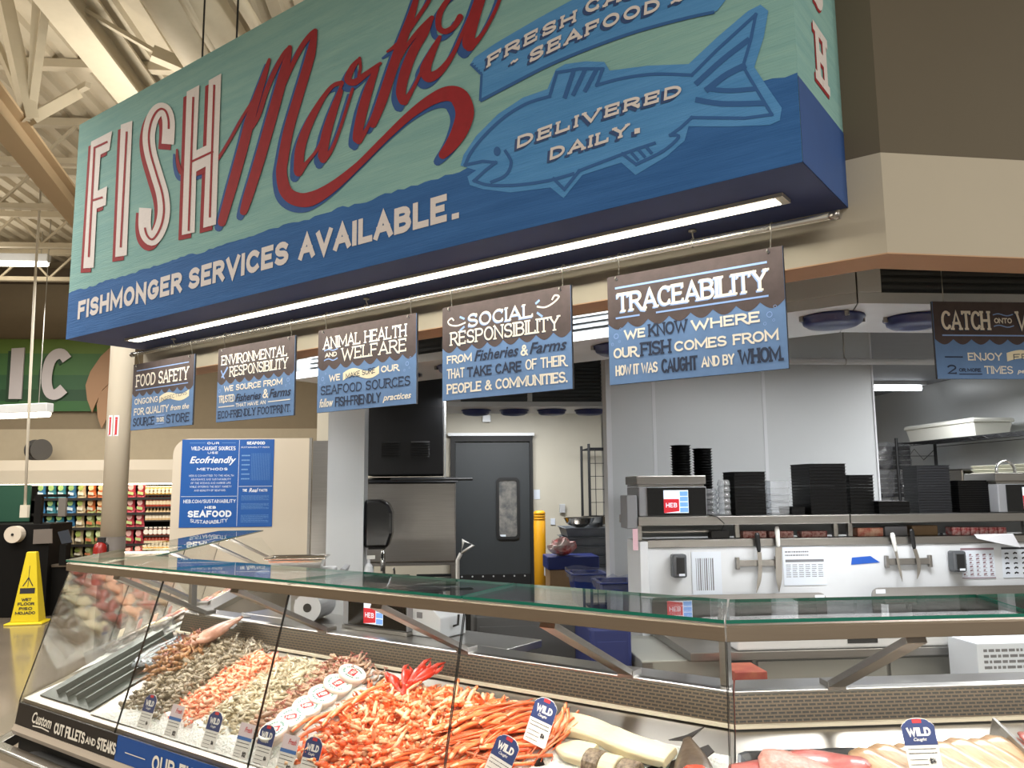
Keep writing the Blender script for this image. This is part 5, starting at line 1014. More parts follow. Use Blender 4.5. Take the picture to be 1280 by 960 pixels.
m = MB(); _, zt = at_b(675, 638, 8.0); m.lathe([(.058, 0), (.058, zt-.1), (.055, zt-.097), (.055, zt-.09), (.058, zt-.087), (.058, zt-.075), (.055, zt-.072), (.055, zt-.065), (.058, zt-.062), (.058, zt-.05), (.055, zt-.047), (.055, zt-.04), (.058, zt-.037), (.057, zt-.02), (.045, zt-.006), (.02, zt)], 24); m.build('sleeve', BOL, t, True)
def wallbox(name, label, cat, px0, py0, px1, py1, yb, m_, d=.02):
    x0, z1 = at_b(px0, py0, yb); x1, z0 = at_b(px1, py1, yb); o = bbox(name, x0, x1, yb-d, yb, z0, z1, m_, .003); tag(o, label, cat); return o
wallbox('wall_notice', 'small white paper notice on the wall right of the swing door', 'notice', 667, 612, 675, 624, 8.748, POW, .003)
wallbox('electric_box', 'grey electrical box on the rear wall right of the bollard', 'outlet', 699, 630, 706, 641, 8.748, ALU, .04); wallbox('wall_outlet', 'small white wall outlet right of the bollard', 'outlet', 688, 648, 694, 656, 8.748, POW, .01)
wallbox('alarm_box', 'small grey box on the rear wall above the swing door', 'alarm', 603, 519, 613, 528, 8.748, ALU, .05)
# ---------------------------------------------------------------- things right of the bollard
CLEAR = glass_mat('clear_plastic', (.86, .88, .9), 1.45, .12, .22); BAGBLUE = mat('bag_blue', '2b3d80', .3, var=.3, scale=14, bump=.5, bscale=12); LINER = glass_mat('bag_film', (.85, .88, .97), 1.4, .2, .12)
CLEARG = mat('lug_grey', '6c7176', .4, var=.15, scale=8)
for i in range(5):
    t = bthing('clear_lug', 'smoky clear lug tub in the stack right of the bollard', 'tub', 1.12, 7.5, .92+.085*i, group='clear lug tubs in a stack'); m = MB()
    R = lambda s, z: [(-.02+s, s, z), (.40-s, s, z), (.40-s, .5-s, z), (-.02+s, .5-s, z)]
    m.loft([R(.03, 0), R(.008, .075), R(-.006, .076), R(-.006, .083), R(.012, .083), R(.035, .006)]); m.build('shell', CLEARG, t, bevel=.003)
t = bthing('lug_table', 'low steel table under the stacked lug tubs', 'table', 1.03, 7.35)
m = MB(); m.box(0, .75, 0, .7, .87, .915); m.build('tabletop', STEEL, t, bevel=.004)
for x in (.02, .69):
    for y in (.02, .64): m = MB(); m.box(x, x+.04, y, y+.04, 0, .869); m.build('leg', STEEL, t)
BOWL = mat('bowl_steel', 'b8b4ae', .15, 1.)
for i, (x, y) in enumerate(((1.24, 7.56), (1.46, 7.86))):
    m = MB(); m.lathe([(.055, 0), (.12, .04), (.145, .09), (.15, .092), (.142, .09), (.115, .045), (.05, .008)], 28); o = Bx(m.build('mixing_bowl', BOWL, smooth=True), x, y, 1.345); tag(o, 'steel mixing bowl %s on the stacked lug tubs' % ('at the left' if i == 0 else 'at the right'), 'bowl', 'steel bowls')
t = bthing('wire_rack', 'black wire rack standing at the edge of the partition wall', 'rack', 1.45, 8.15); GRID = mat('rack_black', '1c1d20', .45)
for x in (0, .5):
    for y in (0, .45): m = MB(); m.cyl((x, y, 0), (x, y, 2.15), .014, seg=8); m.build('post', GRID, t)
for z in (.5, 1.25, 2.1):
    m = MB()
    for k in range(9): m.box(0, .5, .056*k, .056*k+.006, z, z+.012)
    m.build('wire_shelf', GRID, t)
m = MB()
for k in range(6): m.box(.01, .49, -.004, .002, 1.3+.13*k, 1.306+.13*k)
for k in range(5): m.box(.06+.09*k, .066+.09*k, -.004, .002, 1.27, 2.1)
m.build('wire_side', GRID, t)
BROWNB = mat('cardboard', '8d7355', .7, var=.1); REDP = mat('red_print', 'b3262c', .5)
def lined_bin(name, label, x, y, z, w, d, h):
    t = bthing(name, label, 'bin', x, y, z, group='blue lined bins'); R = lambda s, zz: [(s, s, zz), (w-s, s, zz), (w-s, d-s, zz), (s, d-s, zz)]
    m = MB(); m.loft([R(.05, 0), R(.006, h), R(-.012, h+.002), R(-.012, h+.012), R(.012, h+.012), R(.055, .02)]); m.build('bin_shell', BAGBLUE, t, bevel=.004)
    m = MB(); rr_ = random.Random(int(x*100)); n = 24
    def ringp(k, off, zz): a = k/n*4; e = int(a) % 4; f_ = a-int(a); c = [(0, 0), (w, 0), (w, d), (0, d)]; p_, q_ = c[e], c[(e+1) % 4]; return (p_[0]+(q_[0]-p_[0])*f_+off*(.5-p_[0]/w)*-1, p_[1]+(q_[1]-p_[1])*f_, zz+rr_.uniform(-.012, .02))
    m.loft([[ringp(k, .0, h-.05) for k in range(n)], [ringp(k, .03, h+.03) for k in range(n)]], False, False); m.build('bag_film', LINER, t, True); return t
for nm, y0, (a, b), lab, zz in (('lined_bin', 6.0, (716, 759), 'blue plastic lined bin standing right of the brown carton', 0), ('lined_bin', 5.35, (752, 797), 'blue plastic lined bin in front of the partition wall edge', 0)):
    xa, zt = at_b(a, 718 if a < 740 else 729, y0); xb_, _ = at_b(b, 720, y0); lined_bin(nm, lab, xa, y0, zt-.3, xb_-xa, .3, .29)
    t = bthing('bin_stand', 'low dark stand below the blue bin, %s' % ('nearer the yellow bollard' if a < 740 else 'nearer the knife counter'), 'stand', xa, y0, group='bin stands')
    m = MB(); m.box(.02, xb_-xa-.02, .02, .28, zt-.35, zt-.302); m.build('stand_top', CART, t)
    for x in (.03, xb_-xa-.07):
        for y in (.03, .23): m = MB(); m.box(x, x+.04, y, y+.04, 0, zt-.351); m.build('leg', CART, t)
xa, zt = at_b(687, 705, 6.9); o = bbox('carton', xa, xa+.38, 6.9, 7.2, zt-.42, zt-.05, BROWNB, .004); tag(o, 'brown carton on a crate between bollard and blue bin', 'box')
o = bbox('crate', xa-.02, xa+.42, 6.86, 7.24, 0, zt-.422, CART, .006); tag(o, 'dark crate under the brown carton', 'crate')
o = bbox('blue_tray', xa-.02, xa+.42, 6.88, 7.22, zt-.048, zt+.06, mat('tray_blue', '1b2a6b', .4), .01); tag(o, 'dark blue tray lying on the brown carton', 'tray')
m = MB(); m.sphere((0, 0, .07), .1, 14, 9, (1.2, .8, .7)); rb_ = random.Random(5); m.v = [Vector((p.x*k_, p.y*k_, .001+p.z*k_)) for p in m.v for k_ in (rb_.uniform(.78, 1.15),)]; o = Bx(m.build('product_bag', mat('bag_white_red', 'cfc9c4', .4, col2='b3403c', scale=7), smooth=False), xa+.12, 6.99, zt+.06); tag(o, 'crumpled white and red bag on the blue tray', 'bag')
o = bbox('cleaner_jug', xa+.05, xa+.14, 7.3, 7.36, .92, 1.1, mat('jug_white', 'd5d6da', .4), .012)
o.location.z = .916; tag(o, 'white jug with purple label beside the clear lug tubs', 'jug'); Bx(o, .9, 7.45, .916)
m = MB(); m.box(.006, .084, -.001, 0, .05, .12); q_ = m.build('jug_label', mat('label_purple', '35307e', .5)); q_.parent = o
# ---------------------------------------------------------------- hand wash corner by the white pier
t = bthing('towel_dispenser', 'black paper towel dispenser on the right side of the white pier', 'dispenser', -.58, 6.02, 1.29)
m = MB(); P = [(0, 0), (.17, 0), (.2, .1), (.2, .25), (.17, .32), (.11, .345), (0, .345)]; m.prism([(x, 0, z) for x, z in P], (0, .26, 0)); m.build('dispenser_shell', mat('gloss_black', '101113', .18), t, bevel=.02)
m = MB(); m.box(.03, .15, .03, .23, -.012, -.0005); m.build('outlet_slot', RUBBER, t)
t = bthing('hand_sink', 'small steel hand sink with gooseneck tap below the towel dispenser', 'sink', -.58, 6.0, .82); m = MB(); R = lambda s, z, w=.4, d=.4: [(s, s, z), (w-s, s, z), (w-s, d-s, z), (s, d-s, z)]
m.loft([R(.05, 0), R(.0, .02), R(0, .2), R(.03, .2), R(.06, .04)]); m.build('basin', STEEL, t, bevel=.006)
m = MB(); m.tube([(.12, .36, .2)]+[(.12+.0*a, .36-.09+.09*math.cos(a), .34+.09*math.sin(a)) for a in [PI*i/8 for i in range(9)]]+[(.12, .18, .29)], .012, 8); m.build('gooseneck_tap', CHROME, t, True)
m = MB(); m.tube([(.2, .36, .2), (.2, .36, .27), (.2, .28, .3)], .008, 8); m.build('tap_lever', CHROME, t, True)
m = MB(); m.tube([(.02, .2, 0), (.02, .38, -.28)], .012, 8); m.build('wall_bracket', STEEL, t, True)
m = MB(); m.lathe([(.035, 0), (.036, .11), (.03, .14), (.012, .16), (.012, .19)], 16); m.k = 1; m.box(-.012, .045, -.012, .012, .19, .215); o = Bx(m.build('soap_bottle', [mat('bottle_milk', 'd3d6d8', .35), MATS['white_plastic']], smooth=False), -.5, 5.93, 1.025); o.location = bw(-.545, 6.03, 1.022); tag(o, 'white pump bottle on the hand sink rim', 'bottle')
# ================================================================ knife counter against the partition wall
POLY = mat('white_poly_board', 'dcdfe2', .4, var=.02); YB = 4.7
XL = 1.115; XR = 4.3
t = bthing('work_counter', 'long steel work counter with white back panel and raised shelf', 'counter')
def cb(name, x0, x1, y0, y1, z0, z1, m_, bv=.003):
    m = MB(); m.box(x0, x1, y0, y1, z0, z1); return m.build(name, m_, t, bevel=bv)
cb('worktop', XL+.05, XR, 3.92, 4.72, .88, .92, STEEL)
cb('back_panel', XL+.05, XR, YB+.001, YB+.03, .921, 1.357, POLY)
cb('back_panel_cap', XL+.05, XR, YB-.008, YB+.12, 1.358, 1.402, STEEL)
cb('side_panel', XL, XL+.048, YB-.03, YB+.3, .0, 1.395, POLY)
cb('rear_board', XL+.06, XR, YB+.24, YB+.255, 1.404, 1.484, mat('rear_board_grey', '9a9c9c', .5))
cb('raised_shelf', XL-.01, 2.36, YB-.06, YB+.46, 1.486, 1.536, STEEL); cb('raised_shelf', 2.366, XR, YB-.06, YB+.46, 1.486, 1.536, STEEL)
for px in (797, 918, 1040, 1058, 1276):
    x, _ = at_b(px, 660, YB+.1); cb('shelf_post', x-.014, x+.014, YB+.05, YB+.08, 1.403 if px > 800 else .9, 1.485, STEEL)
x0, _ = at_b(800, 668, YB+.1); x1, _ = at_b(905, 668, YB+.1); cb('cable_rail', x0, x1, YB+.08, YB+.1, 1.436, 1.45, STEEL)
for a, b, ya, yb_ in ((815, 1033, 745, 752), (1090, 1500, 735, 748)):
    x0, z1 = at_b(a, ya, 4.52); x1, _ = at_b(b, ya, 4.52); x1 = min(x1, XR); m = MB(); P = [(x0, .921), (x1, .921)]+[(x1-.04+.04*math.cos(q), z1-.04+.04*math.sin(q)) for q in [PI/2*i/5 for i in range(6)]]+[(x0+.04-.04*math.sin(q), z1-.04+.04*math.cos(q)) for q in [PI/2*i/5 for i in range(6)]]
    m.prism([(x, 4.52, z) for x, z in P], (0, .012, 0)); m.build('splash_guard', STEEL, t)
    lx, lz = at_b(1023 if a < 900 else 1099, 746 if a < 900 else 739, 4.519); m = MB(); m.box(lx-.02, lx+.035, 4.517, 4.519, lz-.012, lz+.01); m.build('maker_plate', POW, t)
cb('under_cabinet', XL+.4, XR, 4.05, 4.7, .12, .878, mat('cabinet_grey', '8e8d86', .5, .3)); cb('cabinet_plinth', XL+.42, XR, 4.1, 4.7, 0, .118, RUBBER)
for k in range(4): cb('cabinet_door', XL+.42+.68*k, XL+1.08+.68*k, 4.03, 4.048, .16, .85, mat('cabinet_door', 'a3a39b', .45, .4)); 
# things hung on the white back panel
def on_panel(px, py, dy=0.): x, z = at_b(px, py, YB-dy); return x, z
def blade_knife(label, px0, py0, px1, py1, px2, py2, hm, curve, wide):
    """handle top, bolster, tip in the photograph's frame -> places on the back panel"""
    y = YB-.03; a, b, c = (at_b(px, py, y) for px, py in ((px0, py0), (px1, py1), (px2, py2)))
    t = bthing('kitchen_knife', label, 'knife', b[0], y, b[1], group='knives on the magnet racks'); V = lambda p: Vector((p[0]-b[0], 0, p[1]-b[1]))
    A, Cc = V(a), V(c); m = MB(); d = A.normalized(); w = Vector((-d.z, 0, d.x))
    m.tube([A*.0, A*.12, A*.5, A*.85, A], [.009, .0125, .014, .0155, .01], 10, flat=.6, up=(0, 1, 0)); m.build('handle', hm, t, True)
    m = MB(); n = 10; L = []; Rr = []
    for i in range(n+1):
        s = i/n; q = Cc*s+Vector((curve*math.sin(PI*s*.8)*.02, 0, 0)); ww = wide*(1-.15*s)*(1 if s < .75 else (1-s)/.25*.9+.08); nd = Vector((-Cc.z, 0, Cc.x)).normalized(); L.append(q+nd*ww*.5); Rr.append(q-nd*ww*.5)
    m.loft([[l+Vector((0, -.0012, 0)), l+Vector((0, .0012, 0)), r_+Vector((0, .0005, 0)), r_+Vector((0, -.0005, 0))] for l, r_ in zip(L, Rr)]); m.build('blade', mat('knife_steel', 'a8a49e', .3, 1.), t); return t
WP, BP = MATS['white_plastic'], mat('knife_black', '121214', .4)
blade_knife('black-handled curved boning knife on the left magnet rack', 946, 666, 949, 690, 943, 741, BP, 1, .026)
blade_knife('white-handled broad butcher knife on the left magnet rack', 971, 658, 973, 684, 974, 740, WP, 0, .04)
blade_knife('white-handled slim knife hanging aslant on the right magnet rack', 1115, 666, 1120, 690, 1128, 727, WP, 0, .016)
blade_knife('black-handled curved knife on the right magnet rack', 1139, 661, 1143, 686, 1143, 724, BP, 1.4, .024)
def rack(label, px0, px1, py):
    y = YB-.001; x0, z = at_b(px0, py, y); x1, _ = at_b(px1, py, y); t = bthing('magnet_rack', label, 'knife rack', x0, y, z, group='knife racks'); W = x1-x0
    m = MB(); m.box(.012, W-.012, -.02, 0, -.018, .018); m.build('magnet_bar', STEEL, t, bevel=.002)
    for x in (0, W-.02): m = MB(); m.box(x, x+.02, -.023, 0, -.035, .035); m.build('end_bracket', STEEL, t, bevel=.003)
    return t
rack('steel magnet rack at the left holding two knives', 919, 972, 704); rack('steel magnet rack at the right holding two knives', 1105, 1163, 702)
def holder(label, px0, py0, px1, py1):
    y = YB-.002; x0, z1 = at_b(px0, py0, y); x1, z0 = at_b(px1, py1, y); t = bthing('glove_holder', label, 'holder', x0, y, z0, group='tape holders'); W, H = x1-x0, z1-z0
    m = MB(); m.box(0, W, -.06, 0, 0, H); m.build('holder_case', mat('smoke_plastic', '55585c', .2), t, bevel=.012)
    m = MB(); m.box(W*.25, W*.8, -.063, -.0605, H*.15, H*.85); m.build('holder_window', RUBBER, t); m = MB(); m.box(W*.4, W*.8, -.065, -.0632, H*.08, H*.18); m.build('holder_label', POW, t)
holder('grey plastic holder at the left end of the white panel', 837, 692, 856, 721); holder('grey plastic holder left of the picture charts', 1183, 688, 1202, 714)
def sheet(name, label, px0, py0, px1, py1, content, dy=.0015, frame=None):
    y = YB-dy; x0, z1 = at_b(px0, py0, y); x1, z0 = at_b(px1, py1, y); W, H = x1-x0, z1-z0; t = bthing(name, label, 'notice', x0, y, z0)
    m = MB(); m.box(0, W, -.0008, 0, 0, H); m.build('paper', POW, t); f = lambda x, yy: Vector((x, -.0012, yy)); content(t, W, H, f); return t
GREY = mat('print_grey', '77787c', .6); MAUVE = mat('print_mauve', '8d6f78', .6)
def c1(t, W, H, f):
    m = MB()
    for i in range(9): ribbon(m, [(W*(.15+.07*i), H*.1), (W*(.15+.07*i), H*.85)], W*(.02+.012*(i % 3)), f)
    m.build('print', GREY, t)
def c2(t, W, H, f):
    m = MB(); ribbon(m, [(W*.05, H*.64), (W*.95, H*.64)], H*.07, f); greek(m, W*.05, W*.6, H*.74, H*.92, 2, f, 2, .4)
    for i in range(6): greek(m, W*(.06+.15*i), W*(.17+.15*i), H*.2, H*.56, 7, f, i, .4)
    m.build('print', GREY, t)
def c3(t, W, H, f):
    m = MB(); ribbon(m, [(0, H*.96), (W, H*.96)], H*.07, f); ribbon(m, [(0, H*.03), (W, H*.03)], H*.03, f); rr_ = random.Random(4)
    for i in range(5):
        for j in range(6): x, y = W*(.1+.2*i), H*(.14+.125*j); ribbon(m, [(x-W*.05, y), (x+W*.05*rr_.random(), y+H*.02)], H*.05, f); ribbon(m, [(x-W*.06, y-H*.045), (x+W*.06, y-H*.045)], H*.015, f)
    m.build('print', MAUVE, t)
def c4(t, W, H, f):
    m = MB(); ribbon(m, [(0, H*.96), (W, H*.96)], H*.07, f); rr_ = random.Random(9)
    for i in range(7):
        for j in range(5): x, y = W*(.08+.14*i), H*(.16+.16*j); ribbon(m, [(x-W*.03, y-H*.02), (x, y+H*.03*rr_.random()), (x+W*.035, y-H*.01)], H*.05, f)
    m.build('print', INK, t)
sheet('wall_sheet', 'white sheet with grey columns beside the left holder', 864, 690, 903, 743, c1); sheet('wall_sheet', 'printed table sheet hung right of the left knives', 978, 684, 1034, 731, c2)
sheet('picture_chart', 'picture chart right of the right plastic holder', 1200, 685, 1245, 723, c3); sheet('picture_chart', 'picture chart at the right edge of the photo', 1251, 684, 1330, 721, c4)
y = YB-.0015; pts = [at_b(px, py, y) for px, py in ((1065, 697), (1088, 695), (1100, 703), (1064, 706))]; m = MB(); m.prism([(x, 0, z) for x, z in pts], (0, .001, 0)); o = Bx(m.build('tape_strip', mat('tape_blue', '1f57b8', .45)), 0, y); tag(o, 'strip of bright blue tape on the white panel', 'tape')
pts = [at_b(px, py, YB-.03) for px, py in ((1217, 668), (1266, 667), (1271, 684), (1240, 678), (1218, 673))]; m = MB(); m.add([(x, (.0 if i < 2 else -.03), z) for i, (x, z) in enumerate(pts)], [(0, 1, 2, 3, 4)]); o = Bx(m.build('loose_paper', mat('paper_white', 'd5d6da', .6)), 0, YB-.03); so = o.modifiers.new('solid', 'SOLIDIFY'); so.thickness = .0015; tag(o, 'creased white paper hanging over the edge above the charts', 'paper')
for px in (821, 905, 953, 1082): 
    pass
# ---------------------------------------------------------------- on the raised shelf
ZS = 1.536
def shelf_x(px, dy=.1): return at_b(px, 645, YB+dy)[0]
SCR_B = mat('screen_blue', '6fa0e6', .4, emit=.5); SCR_W = mat('screen_white', 'dfe8f4', .4, emit=.5); SCR_R = mat('screen_red', 'c4202e', .4, emit=.4); SCR_K = mat('screen_black', '08090b', .15)
def scale_unit(label, par_loc, rot, W=.4, grp='label scales'):
    t = thing('label_scale', label, 'scale', par_loc, rot, grp)
    m = MB(); m.box(0, W, 0, .3, .0, .17); m.build('scale_body', mat('scale_grey', '8a8b8e', .4), t, bevel=.006)
    m = MB(); m.box(.05, W-.006, -.006, -.0005, .006, .165); m.build('display_glass', SCR_K, t)
    a, b = .31*W+.02, .31*W+.02+.145; f = lambda k: (lambda x, z: Vector((x, -.0065-.0004*k, z)))
    m = MB(); m.add([f(0)(a, .02), f(0)(b, .02), f(0)(b, .15), f(0)(a, .15)], [(0, 1, 2, 3)]); m.build('screen', SCR_W, t)
    m = MB(); m.add([f(1)(a, .02), f(1)(a+.09, .03), f(1)(a+.09, .1), f(1)(a, .1)], [(0, 1, 2, 3)]); m.build('screen_banner', SCR_R, t)
    m = MB()
    for k in range(4): z = .024+.031*k; m.add([f(1)(a+.095, z), f(1)(b-.003, z), f(1)(b-.003, z+.026), f(1)(a+.095, z+.026)], [(0, 1, 2, 3)])
    m.build('screen_keys', SCR_B, t)
    m = MB(); letters(m, 'HEB', a+.012, .052, .026, f(2), .066, t=.17, gap=.3); m.build('screen_lettering', SCR_W, t)
    m = MB(); letters(m, 'HOBART' if False else 'SCALE', .075, .08, .011, f(1), .05, t=.16); m.build('front_lettering', GREY, t) if False else None
    m = MB(); m.box(-.0, W-.01, .01, .29, .172, .182); m.box(.06, W-.06, .06, .24, .17, .172); m.build('platter_base', STEEL, t)
    m = MB(); m.box(-.01, W+.0, -.0, .3, .184, .235); m.build('platter', STEEL, t, bevel=.006); return t
xs = shelf_x(801, 0); scale_unit('label scale with lit screen at the left end of the raised shelf', bw(1.112, YB-.05, ZS+.001), BETA, .4)
xs = shelf_x(1243, 0); scale_unit('label scale at the right end of the raised shelf', bw(xs, YB-.05, ZS+.001), BETA, .42)
# printer box at the shelf end with a dangling label
o = bbox('label_printer', XL-.075, XL-.012, YB-.05, YB+.12, 1.47, 1.66, mat('scale_grey', '8a8b8e', .4), .006); tag(o, 'grey label printer fixed to the left end of the raised shelf', 'printer')
m = MB(); m.box(0, .03, -.004, -.003, -.12, .0); q_ = m.build('paper_label', mat('label_pink', 'e0b9c2', .5)); q_.parent = o; q_.location = (.03, 0, .0)
BLKP = mat('black_packaging', '0a0a0b', .42, var=.2, scale=30, spec=.25)
def cup_stack(label, px, d, ztop, n, r=.055):
    x = at_b(px, 600, YB+d)[0]; t = bthing('cup_stack', label, 'cups', x, YB+d, ZS+.001, group='black cup stacks'); prof = []; zz = 0; dz = (ztop-ZS)/n
    for i in range(n):
        m = MB(); m.lathe([(r*.84, 0), (r*.98, dz*.86), (r*1.05, dz*.86), (r*1.05, dz*.99)], 24, (0, 0, i*dz)); m.build('cup', BLKP, t, True)
_, za = at_b(852, 557, YB+.32); _, zb = at_b(878, 561, YB+.32)
shelf_y = .335
cup_stack('taller stack of black deli cups behind the left scale', 852, shelf_y, at_b(852, 557, YB+shelf_y)[1], 26, .062); cup_stack('shorter stack of black deli cups right of the taller stack', 879, shelf_y, at_b(879, 561, YB+shelf_y)[1], 24, .06)
def tray_stack(label, px0, px1, py_top, d, dep, n, m_, tilt=0., grp='black tray stacks', taper=.005, part='tray', cat='trays'):
    x0, zt = at_b(px0, py_top, YB+d); x1, _ = at_b(px1, py_top, YB+d); W = x1-x0; H = zt-ZS; t = bthing('tray_stack', label, cat, x0+W/2, YB+d, ZS+.002, tilt, grp); dz = H/n
    for i in range(n):
        m = MB(); R = lambda s, z: [(-W/2+s, s, z), (W/2-s, s, z), (W/2-s, dep-s, z), (-W/2+s, dep-s, z)]; z = i*dz; k = taper
        m.loft([R(k, z), R(.004, z+dz*.8), R(0, z+dz*.82), R(0, z+dz*.97), R(.006, z+dz*.97), R(.01, z+dz*.9)]); o = m.build(part, m_, t)
    return t
WHT = mat('cup_clear_white', 'cfd2d4', .3)
x = at_b(893, 620, YB+.1)[0]
for i, (px, dy, n, r, lab) in enumerate(((888, .12, 5, .043, 'stack of clear deli cups, left of two beside the scale'), (905, .06, 6, .038, 'stack of clear deli cups, right of two beside the scale'))):
    t = bthing('cup_stack', lab, 'cups', at_b(px, 620, YB+dy)[0], YB+dy, ZS+.001, group='clear cup stacks'); zt = at_b(px, 600 if i else 611, YB+dy)[1]; dz = (zt-ZS)/n
    for k in range(n): m = MB(); m.lathe([(r*.98, k*dz), (r*.98, k*dz+dz*.25), (r*.8, k*dz+dz*.99)], 20); m.build('cup', CLEAR, t, True)
tray_stack('stack of black square trays left of the clear tub stack', 917, 957, 590, .02, .2, 14, BLKP)
tray_stack('pair of clear tubs between two black tray stacks', 962, 986, 601, .05, .16, 5, CLEAR, grp='clear tub stacks')
tray_stack('tall black tray stack at the middle of the shelf', 1010, 1058, 580, .0, .24, 16, BLKP, .05); tray_stack('lower black tray stack right of the tall middle stack', 1061, 1092, 594, .05, .2, 12, BLKP)
tray_stack('few flat black trays lying left of the tallest stack', 1098, 1138, 627, .0, .24, 3, BLKP); tray_stack('few flat black trays leaning left of the tall middle stack', 990, 1007, 634, .02, .2, 2, BLKP)
DG = mat('dark_tray_grey', '26272a', .5, spec=.3); tray_stack('tallest dark grey tray stack on the right half of the shelf', 1146, 1186, 582, .06, .2, 18, DG, -.1); tray_stack('black tray stack beside the right scale', 1197, 1237, 601, .03, .22, 14, BLKP)
# below the raised shelf, on the panel cap
def cap_box(name, label, cat, px0, px1, py0, py1, m_, d=.03, grp=None, dep=.07):
    x0, z1 = at_b(px0, py0, YB+d); x1, _ = at_b(px1, py0, YB+d); o = bbox(name, x0, x1, YB+d, YB+d+dep, 1.4025, min(z1, 1.484), m_, .004); tag(o, label, cat, grp); return o
cap_box('power_adapter', 'black power adapter under the left end of the raised shelf', 'adapter', 889, 912, 663, 673, BP)
WRAPR = mat('printed_wrap', 'c9a39a', .5, col2='8c3b38', scale=55); TOM = mat('tomato_red_wrap', 'b9402c', .4, col2='e0b69a', scale=18); REDW = mat('red_box_print', 'b82c35', .45, col2='e4c7c4', scale=45)
for i, (a, b, l) in enumerate(((929, 958, 'printed wrapper roll under the shelf, behind the left knives'), (962, 992, 'printed wrapper roll under the shelf, right of the white knife'), (1002, 1034, 'printed wrapper roll under the shelf, left of the shelf joint'))): cap_box('wrapper_roll', l, 'roll', a, b, 664, 672, WRAPR, .03, 'printed wrapper rolls')
cap_box('red_package', 'red and cream package under the shelf near its joint', 'package', 1072, 1104, 660, 671, TOM)
for i in range(6): cap_box('seasoning_box', 'small red and white box in the row under the right scale', 'box', 1190+11.5*i, 1200.5+11.5*i, 659, 669, REDW, .03, 'red boxes under the right shelf')
o = cap_box('carton_piece', 'brown carton under the right half of the shelf', 'box', 1140, 1172, 657, 670, BROWNB, .06); cap_box('grey_tub', 'grey tub under the shelf left of the carton', 'tub', 1106, 1134, 658, 671, mat('tub_grey', '8b8c92', .4), .05)
t = bthing('adapter_lead', 'thin black cord looping from the shelf to the adapter', 'cord'); P_ = [at_b(px, py, YB-.062) for px, py in ((886, 644), (896, 646), (905, 654), (909, 664))]; m = MB(); m.tube([(x, YB-.064, z) for x, z in P_[:3]]+[(P_[3][0], YB+.028, P_[3][1]-.002)], .0025, 6); m.build('cord', BP, t, True)
# ---------------------------------------------------------------- storage room behind, right
SHX = 4.93; t = bthing('shelving_unit', 'black wire shelving unit along the storage room wall', 'shelving', SHX, 6.3); LEN = 2.25
for x in (0, .44):
    for y in (0, LEN): m = MB(); m.cyl((x, y, 0), (x, y, 2.22), .017, seg=8); m.build('post', GRID, t)
for z in (.5, 1.2, 1.68, 2.12):
    m = MB()
    for k in range(10): m.box(.003+.048*k, .009+.048*k, 0, LEN, z+.03, z+.037)
    for x in (0, .44): m.box(x-.004, x+.004, 0, LEN, z+.032, z+.04); m.box(x-.004, x+.004, 0, LEN, z, z+.006)
    for y in (0, LEN): m.box(0, .44, y-.004, y+.004, z+.032, z+.04); m.box(0, .44, y-.004, y+.004, z-.1 if z > 2 else z, z-.094 if z > 2 else z+.006)
    n = 22
    for i in range(n): a, b = LEN*i/n, LEN*(i+1)/n; m.tube([(0, a, z if i % 2 else z+.035), (0, b, z+.035 if i % 2 else z)], .003, 4)
    m.build('wire_shelf', GRID, t)
for y in (0, LEN):
    m = MB(); m.tube([(0, y, 2.1), (.1, y, 1.98), (.2, y, 2.1), (.3, y, 1.98), (.44, y, 2.1)], .004, 4); m.build('end_brace', GRID, t)
WTUB = mat('cooler_white', 'd8d8cf', .45)
for i, (z, y0, y1, l) in enumerate(((2.16, 7.25, 8.4, 'long white lidded box on the top wire shelf'),)):
    t = bthing('white_cooler', l, 'box', SHX+.02, y0, z); m = MB(); R = lambda s, zz: [(s, s, zz), (.4-s, s, zz), (.4-s, y1-y0-s, zz), (s, y1-y0-s, zz)]
    m.loft([R(.03, 0), R(.006, .13)]); m.build('box_body', WTUB, t, bevel=.01); m = MB(); m.loft([R(-.008, .131), R(-.008, .16), R(.02, .175)]); m.build('box_lid', WTUB, t, bevel=.008)
for i in range(5):
    t = bthing('sheet_tray', 'cream sheet tray stacked on the second wire shelf', 'tray', SHX+.02, 6.45, 1.722+.032*i, group='cream trays on the second shelf'); m = MB(); R = lambda s, zz: [(s, s, zz), (.38-s, s, zz), (.38-s, .9-s, zz), (s, .9-s, zz)]; m.loft([R(.02, 0), R(0, .026), R(.01, .03), R(.025, .006)]); m.build('tray_shell', mat('tray_cream', 'b9b8a6', .5), t)
o = bbox('steel_pan', SHX+.03, SHX+.38, 7.5, 7.9, 1.722, 1.86, BOWL, .015); tag(o, 'shiny steel pan left of the cream trays', 'pan')
WRAP = mat('wrapped_dark', '26262b', .4, var=.5, scale=12); FILM = glass_mat('wrap_film', (.85, .86, .88), 1.4, .2, .13)
for i in range(8):
    c, r_ = i % 2, i//2; t = bthing('wrapped_bundle', 'plastic wrapped bundle of black trays by the partition edge', 'bundle', 4.72+.27*c, 8.62+.1*c, .95+.31*r_, group='plastic wrapped bundles'); rr_ = random.Random(i)
    m = MB()
    for k in range(5): m.box(.03+.008*k*0, .2, .02, .22, .01+.052*k, .05+.052*k)
    m.build('tray', WRAP, t)
    m = MB(); L_ = []
    for j in range(7):
        z = .305*j/6; s = (.75 if j in (0, 6) else 1)
        L_.append([(.12+(.13*s+rr_.uniform(-.014, .014))*math.cos(a*PI/8), .12+(.13*s+rr_.uniform(-.014, .014))*math.sin(a*PI/8), z) for a in range(16)])
    m.loft(L_); m.build('film', FILM, t)
